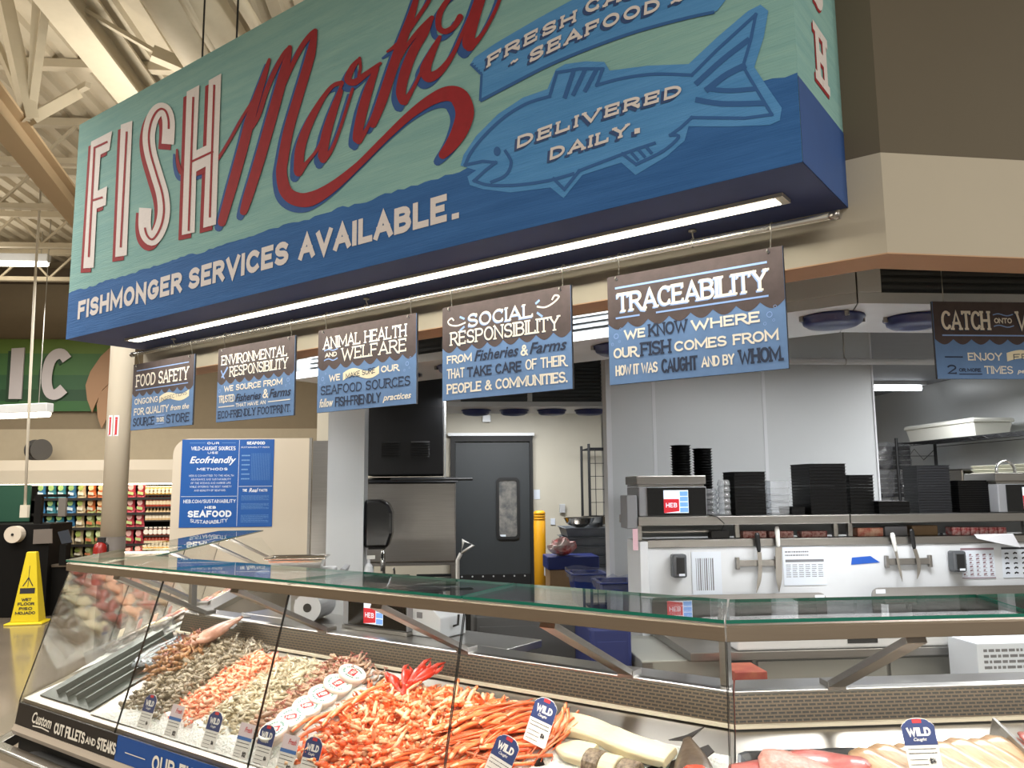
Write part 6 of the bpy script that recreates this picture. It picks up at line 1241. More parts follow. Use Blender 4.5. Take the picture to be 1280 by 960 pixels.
o = bbox('pallet_box', 4.65, 5.3, 8.58, 9.0, 0, .948, BROWNB, .004); tag(o, 'tall carton under the plastic wrapped bundles', 'box')
t = bthing('rinse_tap', 'arched steel tap rising behind the right scale', 'tap', at_b(1258, 600, 5.6)[0], 5.6, 0); _, zb = at_b(1258, 576, 5.6); m = MB()
m.tube([(-.07, 0, .95), (-.07, 0, zb-.07)]+[(-.07*math.cos(a), 0, zb-.07+.07*math.sin(a)) for a in [PI*i/8 for i in range(1, 9)]]+[(.07, 0, zb-.2)], .011, 8); m.build('spout', CHROME, t, True); m = MB(); m.box(-.35, .5, -.25, .25, .9, .95); m.build('sink_top', STEEL, t); m = MB(); m.box(-.33, .48, -.23, .23, 0, .898); m.build('sink_cabinet', MATS['cabinet_grey'], t)
# ================================================================ the store beyond: far wall, cooler of salads, column, ceiling
FY = 14.0
FW = mat('far_wall_tan', '7d705a', .8, var=.03); FWL = mat('far_wall_light', 'a79b84', .8, var=.03)
struct(bbox('wall_far', -13, 12, FY, FY+.2, 0, 5.6, FW)); struct(bbox('trim_far_wall', -13, 12, FY-.03, FY, 1.9, 2.75, FWL)); 
struct(bbox('trim_far_beam', -13, 12, FY-.12, FY, 5.2, 5.45, mat('beam_dark', '55493a', .7)))
# green department sign
t = bthing('department_sign', 'green banded wall sign ending in white letters IC and a tan leaf', 'sign', -9.6, FY-.08, 3.05, group=None)
GR = [mat('sign_green_%d' % i, c, .6) for i, c in enumerate(('57702a', '3d6433', '2c5533', '1f4428', '2d5b2c'))]
xr, _ = at_b(143, 470, FY-.08); Wg = xr+9.6; _, gb = at_b(50, 514, FY-.08); _, gt = at_b(50, 424, FY-.08); gb -= 3.05; gt -= 3.05; Hh = gt-gb
for i, (a, b) in enumerate(((.8, 1), (.5, .8), (.3, .5), (.14, .3), (0, .14))):
    m = MB(); m.box(0, Wg, 0, .05, gb+Hh*a, gb+Hh*b); m.build('color_band', GR[i], t)
fx = lambda k: (lambda px, py: (lambda q: Vector((q[0]+9.6, -.004-.03*k, q[1]-3.05)))(at_b(px, py, FY-.085)))
def poly_px(mb, pts, k, th=.03):
    from mathutils.geometry import tessellate_polygon
    f = fx(k); vs = [f(*p) for p in pts]; tri = tessellate_polygon([[Vector((p[0], -p[1], 0)) for p in pts]]); n = len(vs); mb.add(vs, [list(a) for a in tri]); bk = [v+Vector((0, th, 0)) for v in vs]; mb.add(vs+bk, [(i, (i+1) % n, n+(i+1) % n, n+i) for i in range(n)])
def cpts(d=0): 
    s = [(88, 452), (82, 444), (74, 443), (66, 449), (62, 462), (61, 476), (64, 488), (70, 492), (78, 490), (84, 484)]
    return [(x-d, y+d*.6) for x, y in s]
LW = mat('sign_letter_white', 'b9b2b2', .6); LS = mat('sign_letter_dark', '18381f', .6)
def lett(mt_, k, d):
    m = MB(); poly_px(m, [(16-d, 436+d*.6), (32-d, 435+d*.6), (28-d, 499+d*.6), (12-d, 499+d*.6)], k)
    p_, w_ = smooth_path([(82, 450), (76, 443), (68, 444), (61, 452), (57, 468), (57, 482), (61, 492), (69, 493), (78, 486)], None, 4); p_ = [(x-d+3, y+d*.6) for x, y in p_]
    L_, R2 = offset_path(p_, 13); f = fx(k)
    for j in range(len(L_)-1): m.add([f(*L_[j]), f(*L_[j+1]), f(*R2[j+1]), f(*R2[j])], [(0, 1, 2, 3)])
    m.build('wall_letters' if d == 0 else 'letter_shadow', mt_, t)
lett(LS, .5, 5); lett(LW, 1.3, 0)
LEAF = mat('leaf_tan', '9b7757', .6)
m = MB(); poly_px(m, [(141, 434), (128, 446), (115, 465), (109, 482), (111, 500), (117, 516), (121, 506), (130, 488), (142, 476), (158, 462), (165, 440), (160, 428)], 2.2); m.build('leaf', LEAF, t)
m = MB(); poly_px(m, [(137, 482), (127, 492), (123, 506), (124, 522), (129, 536), (136, 522), (150, 508), (165, 495), (160, 470)], 2.2); m.build('leaf', LEAF, t)
# refrigerated wall case with salads
CY = 13.2; t = bthing('wall_cooler', 'long open refrigerated wall case stocked with bagged salads', 'refrigerated case', -9.5, CY); CW = 9.5+(-2.9)
_, c1_ = at_b(60, 575, CY); _, c0_ = at_b(60, 605, CY); CAN = mat('canopy_beige', 'bcb19e', .5)
m = MB(); m.prism([(0, 0, c0_), (0, 0, c1_-.16), (0, .06, c1_), (0, .8, c1_), (0, .8, c0_)], (CW, 0, 0)); m.build('canopy', CAN, t)
m = MB(); m.box(0, CW, .7, .8, .2, c0_); m.build('back_panel', mat('cooler_back', '2a2724', .6), t); m = MB(); m.box(0, CW, 0, .7, 0, .42); m.build('base', CAN, t, bevel=.02)
m = MB(); m.box(0, CW, .02, .05, c0_-.02, c0_-.001); m.build('canopy_light', mat('cooler_light', 'fff4e0', emit=10., ecol='fff0d8'), t)
rowsb = [623, 642, 660, 681, 697]; SH = mat('shelf_dark', '1d1b1a', .5); ROWY = []
for r_, py in enumerate(rowsb):
    _, z = at_b(100, py, CY+.1); ROWY.append(z); m = MB(); m.box(0, CW, .08, .68, z-.025, z); m.build('shelf', SH, t)
    m = MB(); m.box(0, CW, .068, .079, z-.03, z+.01); m.build('price_strip', mat('strip_dim', '262320', .5), t)
def bag_mesh(W, H, seed):
    m = MB(); rr_ = random.Random(seed); n = 5
    for side in (-1, 1):
        def f(a, b, side=side):
            th = .055*math.sin(PI*a)**.6*math.sin(PI*b)**.5*rr_.uniform(.8, 1.1) if 0 < a < 1 and 0 < b < 1 else 0
            return Vector(((a-.5)*W*(.88+.12*math.cos(2*PI*b)), side*th+.03, b*H))
        m.k = 0; m.grid(6, 6, f)
    m.k = 1; m.add([(W*.3*math.cos(a*PI/7), -.027, H*(.58+.17*math.sin(a*PI/7))) for a in range(14)], [list(range(14))]); m.k = 2; m.add([((a-.5)*W*.6, -.0275, H*b) for a, b in ((0, .2), (1, .14), (1, .3), (0, .36))], [(0, 1, 2, 3)])
    return m
SAL = {'teal': ('4f98a4', '9fc07a', 'd2e2e0'), 'blue': ('4a86b4', '8fb070', 'd8e4ea'), 'green': ('b9c07a', 'd4e0a8', 'd8855c'), 'orange': ('e48450', 'f2c08c', 'd9d0b4'), 'red': ('dc5a66', 'f0b8b0', 'c8d890'), 'cream': ('dcc8a0', '9fae5c', 'f0e4cc')}
SM = {k: [mat('bag_%s_%d' % (k, i), c, .35, var=.25, scale=14) for i, c in enumerate(v)] for k, v in SAL.items()}
colk = ['blue', 'teal', 'teal', 'blue', 'cream', 'orange', 'orange', 'red', 'red', 'red', 'red']; protos_b = {}
ROWN = ['top', 'second', 'third', 'fourth', 'lowest']
x_start = at_b(42, 640, CY+.1)[0]; x_end = at_b(180, 640, CY+.1)[0]; NB = 11; bwid = (x_end-x_start)/NB
def putp(o, x, y, z, label, cat, group): Bx(o, x, y, z); tag(o, label, cat, group)
for r_ in range(5):
    for c in range(NB):
        k = colk[c]
        if r_ >= 2 and k == 'orange': k = 'green'
        if r_ == 3 and c < 3: continue
        if r_ == 3 and k == 'blue': k = 'cream'
        if r_ == 4 and c < 4: k = 'green'
        H = .3 if r_ < 4 else .2
        key = (k, r_ == 4)
        if key not in protos_b: protos_b[key] = bag_mesh(bwid*.92, H*.93, len(protos_b)).build('salad_bag', SM[k]); o = protos_b[key]
        else: o = protos_b[key].copy(); COL.objects.link(o)
        putp(o, x_start+bwid*(c+.5), CY+.14+.01*(c % 2), ROWY[r_]+.004, '%s salad bag on the %s shelf of the wall case' % (k, ROWN[r_]), 'salad bag', 'bagged salads')
def bottle_mesh(kind):
    m = MB()
    if kind == 'bottle': m.lathe([(.035, 0), (.036, .11), (.03, .13), (.014, .16), (.013, .18)], 12); m.k = 1; m.lathe([(.016, .18), (.016, .205)], 10); m.lathe([(.0365, .03), (.0365, .09)], 12, caps=False)
    else: m.lathe([(.055, 0), (.058, .01), (.058, .1), (.05, .11)], 16); m.k = 1; m.lathe([(.058, .111), (.058, .13)], 16); m.add([(.04*math.cos(a*PI/8), -.0585, .055+.04*math.sin(a*PI/8)) for a in range(16)], [list(range(16))])
    return m
BM = {'red': (mat('dressing_red', 'b04a34', .3), mat('cap_cream', 'e3d2b0', .4)), 'cream': (mat('dressing_cream', 'd9b98a', .3), mat('cap_pale', 'e9dcc4', .4)), 'gold': (mat('tub_gold', 'd9a84e', .35), mat('tub_lid_pale', 'f0e0c0', .4)), 'brown': (mat('tub_brown', '8a4a34', .35), mat('tub_lid_white', 'efe8da', .4))}
rows2 = [(618, 'jar', 'gold', 7), (633, 'bottle', 'red', 8), (650, 'bottle', 'cream', 8), (669, 'jar', 'brown', 6), (683, 'bottle', 'red', 8)]; xs0 = at_b(182, 640, CY+.1)[0]; xs1 = at_b(216, 640, CY+.1)[0]
for r_, (py, kind, k, n) in enumerate(rows2):
    _, z = at_b(200, py, CY+.1); m = MB(); m.box(xs0+9.5, CW, .06, .5, z-.02, z-.002); m.build('shelf', mat('strip_dim', '8f887c', .5), t); pr = None; sp_ = (xs1-xs0)/n
    for c in range(n+3):
        if pr is None: pr = bottle_mesh(kind).build('dressing_bottle' if kind == 'bottle' else 'deli_jar', list(BM[k])); o = pr
        else: o = pr.copy(); COL.objects.link(o)
        putp(o, xs0+sp_*(c+.5), CY+.12, z, '%s %s in the %s dressing row of the wall case' % (k, 'dressing bottle' if kind == 'bottle' else 'round tub', ROWN[r_]), kind, 'dressings in the wall case')
# green cooler curtain, hose reel on the canopy
o = bbox('cooler_blind', -9.4, at_b(38, 640, CY-.02)[0], CY-.06, CY-.02, at_b(20, 652, CY)[1], at_b(20, 606, CY)[1], mat('blind_green', '1d4a38', .6), .004); tag(o, 'dark green night blind pulled down over the wall case', 'blind')
xh, zh = at_b(48, 560, CY+.3); t = bthing('reel', 'round metal cable reel lying on top of the wall case', 'reel', xh, CY+.3, c1_+.17)
for y_ in (-.1, .1): m = MB(); m.cyl((-.0, y_-.006, 0), (0, y_+.006, 0), .17, seg=24); m.build('reel_flange', mat('reel_grey', '6d6a66', .4, .6), t)
m = MB(); m.cyl((0, -.09, 0), (0, .09, 0), .11, seg=20); m.build('reel_core', mat('reel_dark', '2a2623', .5), t); t.rotation_euler = (0, 0, BETA+.9)
# column with extinguisher
cxx, _ = at_b(147, 560, 9.5); t = bthing('column_round', 'tall round cream steel column left of the poster board', 'column', cxx, 9.5, kind='structure'); COLM = mat('column_cream', 'dbd2c0', .45)
m = MB(); m.lathe([(.128, 1.22), (.128, 5.45)], 32); m.build('shaft', COLM, t, True); m = MB(); m.lathe([(.133, 0), (.133, 1.22)], 32); m.build('guard_sleeve', mat('sleeve_dark', '57504a', .5), t, True)
_, z0 = at_b(140, 545, 9.37); _, z1 = at_b(140, 519, 9.37); t = bthing('extinguisher_sign', 'red fire extinguisher marker on the round column', 'sign', cxx, 9.5, z0)
m = MB()
for a0 in (-2.15, -1.62):
    m.k = 0; n = 4; m.add([((.13)*math.cos(a0+.42*i/n), .13*math.sin(a0+.42*i/n), zz) for zz in (0, z1-z0) for i in range(n+1)], [(i, i+1, n+2+i, n+1+i) for i in range(n)])
m.build('marker', POW, t)
m = MB()
for a0 in (-2.1, -1.57):
    f = lambda x, y, a0=a0: Vector((.1315*math.cos(a0+x/.13), .1315*math.sin(a0+x/.13), y)); hh = z1-z0
    ribbon(m, [(.021, hh*.06), (.021, hh*.8)], .022, f); ribbon(m, [(.008, hh*.86), (.034, hh*.86)], hh*.1, f); ribbon(m, [(.004, hh*.03), (.02, hh*.12)], .008, f)
m.build('marker_print', TAGR, t)
xe, ze = at_b(125, 672, 9.25); t = bthing('fire_extinguisher', 'red fire extinguisher hung at the foot of the round column', 'extinguisher', xe, 9.27, ze-.5)
m = MB(); m.lathe([(.06, 0), (.07, .02), (.07, .38), (.055, .43), (.02, .45)], 18); m.build('cylinder', mat('extinguisher_red', '8a1f1a', .3), t, True); m = MB(); m.box(-.03, .05, -.015, .015, .45, .5); m.tube([(.03, 0, .46), (.08, 0, .42), (.085, 0, .25)], .01, 6); m.build('valve', RUBBER, t); m = MB(); m.add([(.0705*math.cos(a), .0705*math.sin(a), z) for z in (.15, .33) for a in [-2.4+.3*i for i in range(6)]], [(i, i+1, 7+i, 6+i) for i in range(5)]); m.build('paper_tag', mat('tag_sky', '8fb0d0', .5), t)
# dark serving station, wet floor cone
DK = mat('station_black', '090807', .6, spec=.2)
xa, _ = at_b(-90, 700, 12.1); xb2, _ = at_b(60, 700, 12.1); t = bthing('serving_station', 'black serving station at the far left behind the yellow cone', 'kiosk', xa, 12.1); Ws = xb2-xa; _, zt = at_b(30, 655, 12.1)
m = MB(); m.box(0, Ws, 0, .7, 0, zt); m.build('cabinet', DK, t, bevel=.01)
_, zc = at_b(75, 707, 12.0); m = MB(); m.box(Ws, Ws+.36, .1, .7, zc-.04, zc); m.build('side_shelf', mat('station_shelf', '5d5348', .4), t, bevel=.006); m = MB(); m.prism([(Ws, .12, zc-.042), (Ws+.33, .12, zc-.042), (Ws+.12, .12, .0), (Ws, .12, 0)], (0, .5, 0)); m.build('side_body', DK, t)
_, zp = at_b(40, 618, 12.1); m = MB(); m.box(Ws-.24, Ws-.15, .02, .1, zt, zp); m.build('post', DK, t)
m = MB(); m.box(Ws-.24, Ws+.2, .03, .09, zp-.04, zp); m.build('crossbar', DK, t)
xr_, zr_ = at_b(18, 668, 12.0); t = bthing('paper_roll', 'white paper roll mounted on the black serving station', 'paper roll', xr_, 12.09, zr_); m = MB(); m.cyl((0, -.14, 0), (0, -.01, 0), .115, seg=24); m.build('roll', mat('roll_white', 'cfc4b4', .6), t); m = MB(); m.cyl((0, -.15, 0), (0, -.141, 0), .018, seg=10); m.build('spindle', RUBBER, t)
wp = [at_b(px, py, 12.05) for px, py in ((42, 662), (65, 661), (65, 679), (41, 680))]; m = MB(); m.prism([(x, 0, z) for x, z in wp], (0, .02, 0)); o = Bx(m.build('menu_card', mat('menu_grey', '6d655f', .5)), 0, 12.05); tag(o, 'grey menu card on the black serving station', 'card')
wp = [at_b(px, py, 12.0) for px, py in ((72, 665), (85, 662), (90, 678), (77, 680))]; m = MB(); m.prism([(x, 0, z) for x, z in wp], (0, .02, 0)); o = Bx(m.build('tablet', mat('tablet_dark', '3a3f48', .2)), 0, 12.0); tag(o, 'dark tablet standing beside the grey menu card', 'tablet')
o = bbox('tablet_stand', at_b(74, 680, 12.0)[0], at_b(82, 680, 12.0)[0], 12.02, 12.1, zc, at_b(76, 681, 12.0)[1], DK); tag(o, 'small black stand under the tablet', 'stand')
o = bbox('paper_cup', at_b(66, 650, 12.0)[0], at_b(76, 650, 12.0)[0], 12.12, 12.18, at_b(70, 646, 12.1)[1], at_b(70, 622, 12.1)[1], mat('phone_grey', '6a6560', .5), .01); o.name = 'hand_dispenser'; tag(o, 'grey hand sanitizer dispenser on the station post', 'dispenser')
q = at_z(35, 779, 0); t = thing('wet_floor_cone', 'yellow wet floor cone sign standing on the polished floor', 'safety sign', (q.x, q.y, 0), BETA+.12); YEL = mat('cone_yellow', 'd9c21a', .45)
hz = .93; m = MB(); R = lambda s, z: [(-s, -s*.8, z), (s, -s*.8, z), (s, s*.8, z), (-s, s*.8, z)]
m.loft([R(.17, .035), R(.06, hz-.01), R(.055, hz)]); m.build('cone_body', YEL, t, bevel=.006); m = MB(); m.loft([R(.23, 0), R(.23, .02), R(.18, .034)]); m.build('cone_base', YEL, t, bevel=.006)
def cone_f(x, z): k = (z-.035)/(hz-.045); s = .17+(.06-.17)*k; return Vector((x, -s*.8-.003, z))
m = MB(); ribbon(m, [(-.09, .43), (.09, .43)], .07, cone_f); ribbon(m, [(0, .48), (0, .75)], .006, cone_f); ribbon(m, [(-.06, .49), (-.02, .56), (0, .6), (.02, .56), (.06, .49)], .012, cone_f)
for s, z in (('WET', .3), ('FLOOR', .245), ('PISO', .185), ('MOJADO', .13)): letters(m, s, -.02*len(s), z, .038, cone_f, .04*len(s), t=.24)
m.build('cone_print', INK, t)
# hanging rod with power box, store lamps
pr_ = at_b(30, 640, 9.8); pt_ = at_b(52, 225, 9.8); t = bthing('drop_cord', 'thin white drop pole hanging from the ceiling at the left edge', 'cord', (pr_[0]+pt_[0])/2, 9.8); ln = [at_b(px, py, 9.8) for px, py in ((52, 225), (45, 330), (38, 470), (31, 638))]; xm = (pr_[0]+pt_[0])/2
m = MB(); m.tube([(pt_[0]-xm+.05, 0, 5.4)]+[(x-xm, 0, z) for x, z in ln], .016, 8); m.build('conduit', mat('pole_white', 'cfc8b8', .4), t, True); m = MB(); x, z = ln[-1]; m.box(x-xm-.04, x-xm+.04, -.03, .03, z-.08, z+.06); m.build('outlet_box', MATS['pole_white'], t)
STL = mat('store_lamp', 'fff8ea', emit=8., ecol='fff3dc')
for i, (px, py, yb_, L) in enumerate(((8, 329, 12.2, 1.2), (-10, 520, 11.4, 1.9))):
    x, z = at_b(px, py, yb_); t = bthing('strip_lamp', 'long lit store strip lamp at the left edge, %s of two' % ('upper' if i == 0 else 'lower'), 'lamp', x, yb_, z, 0 if i == 0 else -.35, 'store strip lamps'); m = MB(); m.box(-L/2, L/2, -.06, .06, .02, .14); m.build('lamp_body', ALU, t, bevel=.01); m = MB(); m.tube([(-L/2+.02, 0, 0), (L/2-.02, 0, 0)], .045, 10); m.build('lamp_tube', STL, t, True)
    for s in (-.4, .4): m = MB(); m.cyl((L*s, 0, .14), (L*s, 0, 5.55-z), .006, seg=5); m.build('lamp_hanger', WIRE, t)
# ---------------------------------------------------------------- roof deck, girders, joists, ducts
PAINT = mat('roof_paint', 'b9ad94', .7, var=.04); ZR = 5.6
m = MB(); x = -12.; prof = []
while x < 5.2: prof += [(x, ZR), (x+.1, ZR), (x+.12, ZR+.05), (x+.2, ZR+.05)]; x += .22
m.add([bw(a, 2.6, z) for a, z in prof]+[bw(a, 15, z) for a, z in prof], [(i, i+1, len(prof)+i+1, len(prof)+i) for i in range(len(prof)-1)]); struct(m.build('ceiling_deck', PAINT))
m = MB(); m.poly([bw(-12, -7, ZR), bw(12, -7, ZR), bw(12, 2.6, ZR), bw(-12, 2.6, ZR)]); struct(m.build('ceiling_front', PAINT))
struct(bbox('wall_store_left', -12.1, -12, -7, 15, 0, 5.6, FWL)); 
def ibeam(name, p, q, w, h, m_=PAINT, tf=.025):
    """rolled steel beam between two room-frame points (top centre line)"""
    P_, Q_ = bw(*p), bw(*q); d = (Q_-P_).normalized(); s = d.cross(Vector((0, 0, 1))).normalized(); u = s.cross(d); m = MB()
    sec = [(-w/2, 0), (w/2, 0), (w/2, -tf), (.012, -tf), (.012, -h+tf), (w/2, -h+tf), (w/2, -h), (-w/2, -h), (-w/2, -h+tf), (-.012, -h+tf), (-.012, -tf), (-w/2, -tf)]
    m.loft([[e+s*a+u*b for a, b in sec] for e in (P_, Q_)]); return struct(m.build(name, m_))
def bar(mb, p, q, w, h):
    P_, Q_ = bw(*p), bw(*q); d = (Q_-P_).normalized(); s = d.cross(Vector((0, 0, 1))); s = s.normalized() if s.length > .01 else Vector((1, 0, 0)); u = s.cross(d); mb.loft([[e+s*a*w/2+u*b*h/2 for a, b in ((-1, -1), (1, -1), (1, 1), (-1, 1))] for e in (P_, Q_)])
def az(px, py, z): q_ = at_z(px, py, z); return (CB*q_.x+SB*q_.y, -SB*q_.x+CB*q_.y, z)
a, b = az(68, 3, 5.2), az(168, 130, 5.2); d = Vector(b)-Vector(a); a2 = Vector(a)-d*.6; b2 = Vector(a)+d*2.4
ibeam('beam_main', (a2.x, a2.y, 5.5), (b2.x, b2.y, 5.5), .25, .32)
a, b = az(-60, 65, 4.5), az(98, 268, 4.5); d = Vector(b)-Vector(a); b2 = Vector(a)+d*1.6; ibeam('beam_chord', (a[0], a[1], 4.62), (b2.x, b2.y, 4.62), .17, .22, mat('beam_tan', 'b39a76', .6))
nd = az(38, 150, 4.6); m = MB()
for px, py, w in ((46, 0, .06), (58, 0, .06), (5, 0, .12), (-10, 40, .05), (96, 118, .1)):
    q_ = az(px, py, 5.5 if px < 90 else 4.95); bar(m, nd, q_, w, w*.8)
struct(m.build('beam_struts', PAINT))
for yb_, zz, x0, x1 in ((7.25, 5.55, -6, 0), (8.4, 5.52, -7, -1), (9.6, 5.45, -8, -1), (11.0, 5.4, -9, -1), (12.6, 5.35, -11, -1)):
    m = MB(); dp_ = .42; bar(m, (x0, yb_, zz), (x1, yb_, zz), .09, .08); (yb_ > 8) and bar(m, (x0, yb_, zz-dp_), (x1, yb_, zz-dp_), .08, .06); n = int((x1-x0)/.35) if yb_ > 8 else 0
    for i in range(n): xa_ = x0+(x1-x0)*i/n; xb_ = x0+(x1-x0)*(i+1)/n; bar(m, (xa_, yb_, zz-.02 if i % 2 else zz-dp_+.02), (xb_, yb_, zz-dp_+.02 if i % 2 else zz-.02), .028, .028)
    struct(m.build('beam_joist', PAINT))
def duct(px0, py0, px1, py1, z, r, nm, m_=PAINT, k=2.2):
    a, b = Vector(az(px0, py0, z)), Vector(az(px1, py1, z)); d = b-a; a = a-d*1.0; b = a+d*(1+k); m = MB(); m.cyl(bw(*a), bw(*b), r, seg=24); struct(m.build(nm, m_, smooth=True))
duct(212, 0, 258, 80, 5.15, .17, 'beam_duct'); duct(248, 0, 292, 64, 5.2, .17, 'beam_duct'); duct(232, 0, 272, 70, 5.05, .03, 'beam_pipe'); duct(300, 0, 322, 36, 5.1, .045, 'beam_pipe')
m = MB(); bar(m, az(86, 2, 5.45), az(196, 66, 5.3), .035, .035); bar(m, az(190, 66, 5.3), az(232, 84, 5.25), .1, .1); struct(m.build('beam_brace', PAINT))
m = MB(); bar(m, az(48, 140, 5.4), az(110, 106, 5.35), .05, .05); struct(m.build('beam_brace', PAINT))
for px, py in ((253, 69), (296, 46)):
    q_ = at_y(px, py, 2.47); m = MB(); m.cyl((q_.x-SL.x, .235, SZ1-SZ0), (q_.x-SL.x, .235, 5.58-SZ0), .006, seg=6); m.build('hanging_cable', RUBBER, sign)
# ================================================================ on the rear ledge of the case and just behind it
LZ = .9635
def onl(px, py, Y): q = at_y(px, py, Y); return q.x, q.z
x0, zt = onl(432, 762, 3.12); x1, zb = onl(507, 795, 3.12)
scale_unit('label scale standing on the rear ledge behind the crab', (x0, 3.1, LZ+.02), 0, x1-x0+.03)
o_ = [o for o in bpy.data.objects if o.get('label', '').startswith('label scale standing on the rear')][0]
m = MB(); m.box(0, x1-x0+.03, -.004, .3, -.0195, -.001); m.build('scale_base', STEEL, o_)
x0, zt = onl(512, 768, 3.3); x1, zb = onl(568, 800, 3.3)
t = thing('label_dispenser', 'white angular label dispenser right of the ledge scale', 'dispenser', (x0+.045, 3.14, LZ)); W = x1-x0
m = MB(); m.prism([(0, 0, 0), (W, 0, 0), (W, 0, .1), (W*.75, 0, .16), (.0, 0, .15)], (0, .2, 0)); m.build('dispenser_shell', mat('shell_white', 'c9cccf', .4), t, bevel=.006); m = MB(); m.box(W*.5, W*.62, -.002, -.0005, .09, .12); m.build('dispenser_button', GREY, t); m = MB(); m.tube([(W, .1, .05), (W+.03, .1, .06), (W+.035, .1, .11)], .006, 6); m.build('dispenser_arm', RUBBER, t)
x0, _ = onl(372, 780, 3.2); x1, _ = onl(416, 780, 3.2)
t = thing('wrap_roll', 'white paper roll lying on the rear ledge left of the scale', 'roll', ((x0+x1)/2, 3.2, LZ+.083), .5); m = MB(); m.cyl((0, -.12, 0), (0, .12, 0), .08, seg=24); m.build('roll', mat('roll_pale', 'c6c8cb', .55), t); m = MB(); m.cyl((0, -.122, 0), (0, .122, 0), .025, seg=12); m.build('roll_core', RUBBER, t)
x0, _ = onl(352, 775, 3.15)
t = thing('wrap_stand', 'white triangular sheet stand beside the white paper roll', 'stand', (x0-.05, 3.2, LZ+.0005), .3); m = MB(); m.prism([(0, 0, 0), (.16, 0, 0), (.05, 0, .14), (.03, 0, .14)], (0, .1, 0)); m.build('stand_shell', MATS['shell_white'], t, bevel=.004)
# metal pans and boxes at the back of the left corner
q = at_z(372, 706, 1.26); t = thing('service_pan', 'shiny steel pan on a stack of pans behind the left corner', 'pan', (q.x, q.y, 1.236), .75); m = MB(); R = lambda s, z, w=.34, d=.24: [(-w/2+s, -d/2+s, z), (w/2-s, -d/2+s, z), (w/2-s, d/2-s, z), (-w/2+s, d/2-s, z)]
m.loft([R(.03, 0), R(.012, .06), R(-.01, .065), R(-.01, .075), R(.015, .07), R(.035, .01)]); m.build('pan_shell', BOWL, t, bevel=.004)
t = thing('scale_box', 'grey steel scale under the shiny pan behind the left corner', 'scale', (q.x, q.y, .0), .75); m = MB(); m.box(-.22, .22, -.17, .17, 1.13, 1.2345); m.build('scale_body', ALU, t, bevel=.008); m = MB(); m.box(-.03, .03, -.03, .03, .9635, 1.129); m.build('scale_post', STEEL, t)
m = MB(); m.prism([(.22, -.15, 1.15), (.27, -.15, 1.15), (.3, -.15, 1.24), (.27, -.15, 1.25)], (0, .3, 0)); m.build('scale_head', mat('scale_grey', '8a8b8e', .4), t, bevel=.004)
# white board and clutter on the counter, seen through the glass
t = bthing('cutting_board', 'thick white cutting board lying on the counter behind the right section', 'board', at_b(915, 800, 4.0)[0], 3.93); m = MB(); m.box(0, 1.75, 0, .55, .921, 1.0); m.build('board_slab', mat('board_white', 'e6e7e8', .4), t, bevel=.01); m = MB(); m.box(.55, .7, -.006, -.0005, .945, .985); m.build('hand_slot', RUBBER, t)
x0, z1 = at_b(915, 838, 3.7); x1, _ = at_b(955, 838, 3.7); o = bbox('red_carton', x0, x1, 3.66, 3.86, .0, z1, mat('carton_red', '8f2f22', .6, col2='a5563a', scale=9), .004, ); tag(o, 'red printed carton standing behind the case corner', 'box')
x0, z1 = at_b(1085, 800, 3.85); x1, _ = at_b(1188, 800, 3.85)
for i, (a, b, mm) in enumerate(((640, 792, 'cabinet_dark'), (1092, 1190, 'cabinet_grey'))):
    if i == 0: continue
for i, (pa, pb, c, l) in enumerate(((592, 735, '4a4b4d', 'dark grey cart behind the middle of the case, left of the blue one'), (738, 790, '1f2c66', 'dark blue cart behind the case, left of the white corner cabinet'))):
    yc = 4.62 if i == 0 else 4.1; x0, _ = at_b(pa, 800, yc); x1, _ = at_b(pb, 800, yc); t = bthing('utility_cart', l, 'cart', x0, yc, 0, 0, 'utility carts'); W = x1-x0; mm = mat('cart_shell_'+c, c, .5)
    m = MB(); m.box(0, W, 0, .5, .14, 1.02); m.build('cart_shell', mm, t, bevel=.02); m = MB(); m.box(.03, W-.03, -.004, -.0005, .2, .95); m.build('cart_door', mm, t, bevel=.002)
    for a in (.05, W-.1):
        for b in (.06, .4): m = MB(); m.cyl((a, b, .055), (a+.03, b, .055), .055, seg=14); m.box(a-.005, a+.035, b-.02, b+.02, .1, .139); m.build('wheel', RUBBER, t)
t = bthing('corner_cabinet', 'white cabinet with steel door edge left of the cutting board', 'cabinet', at_b(800, 800, 4.0)[0], 3.98); x1 = at_b(905, 800, 4.0)[0]-at_b(800, 800, 4.0)[0]
m = MB(); m.box(0, x1, 0, .67, .1, .878); m.build('cabinet_body', MATS['cabinet_door'], t, bevel=.006); m = MB(); m.box(-.0, .05, -.012, -.0005, .1, .87); m.build('door_edge', STEEL, t); m = MB(); m.box(.01, x1-.01, .05, .66, .0, .099); m.build('plinth', RUBBER, t)
x0, z1 = at_b(1205, 800, 3.75); t = bthing('receipt_stand', 'white printed box standing behind the right end of the case', 'box', x0, 3.66, 0); m = MB(); m.box(0, .42, 0, .22, 0, z1); m.build('box_body', POW, t, bevel=.004); m = MB(); f = lambda x, y: Vector((x, -.001, y)); greek(m, .03, .4, z1-.12, z1-.02, 4, f, 3); m.build('box_print', GREY, t)
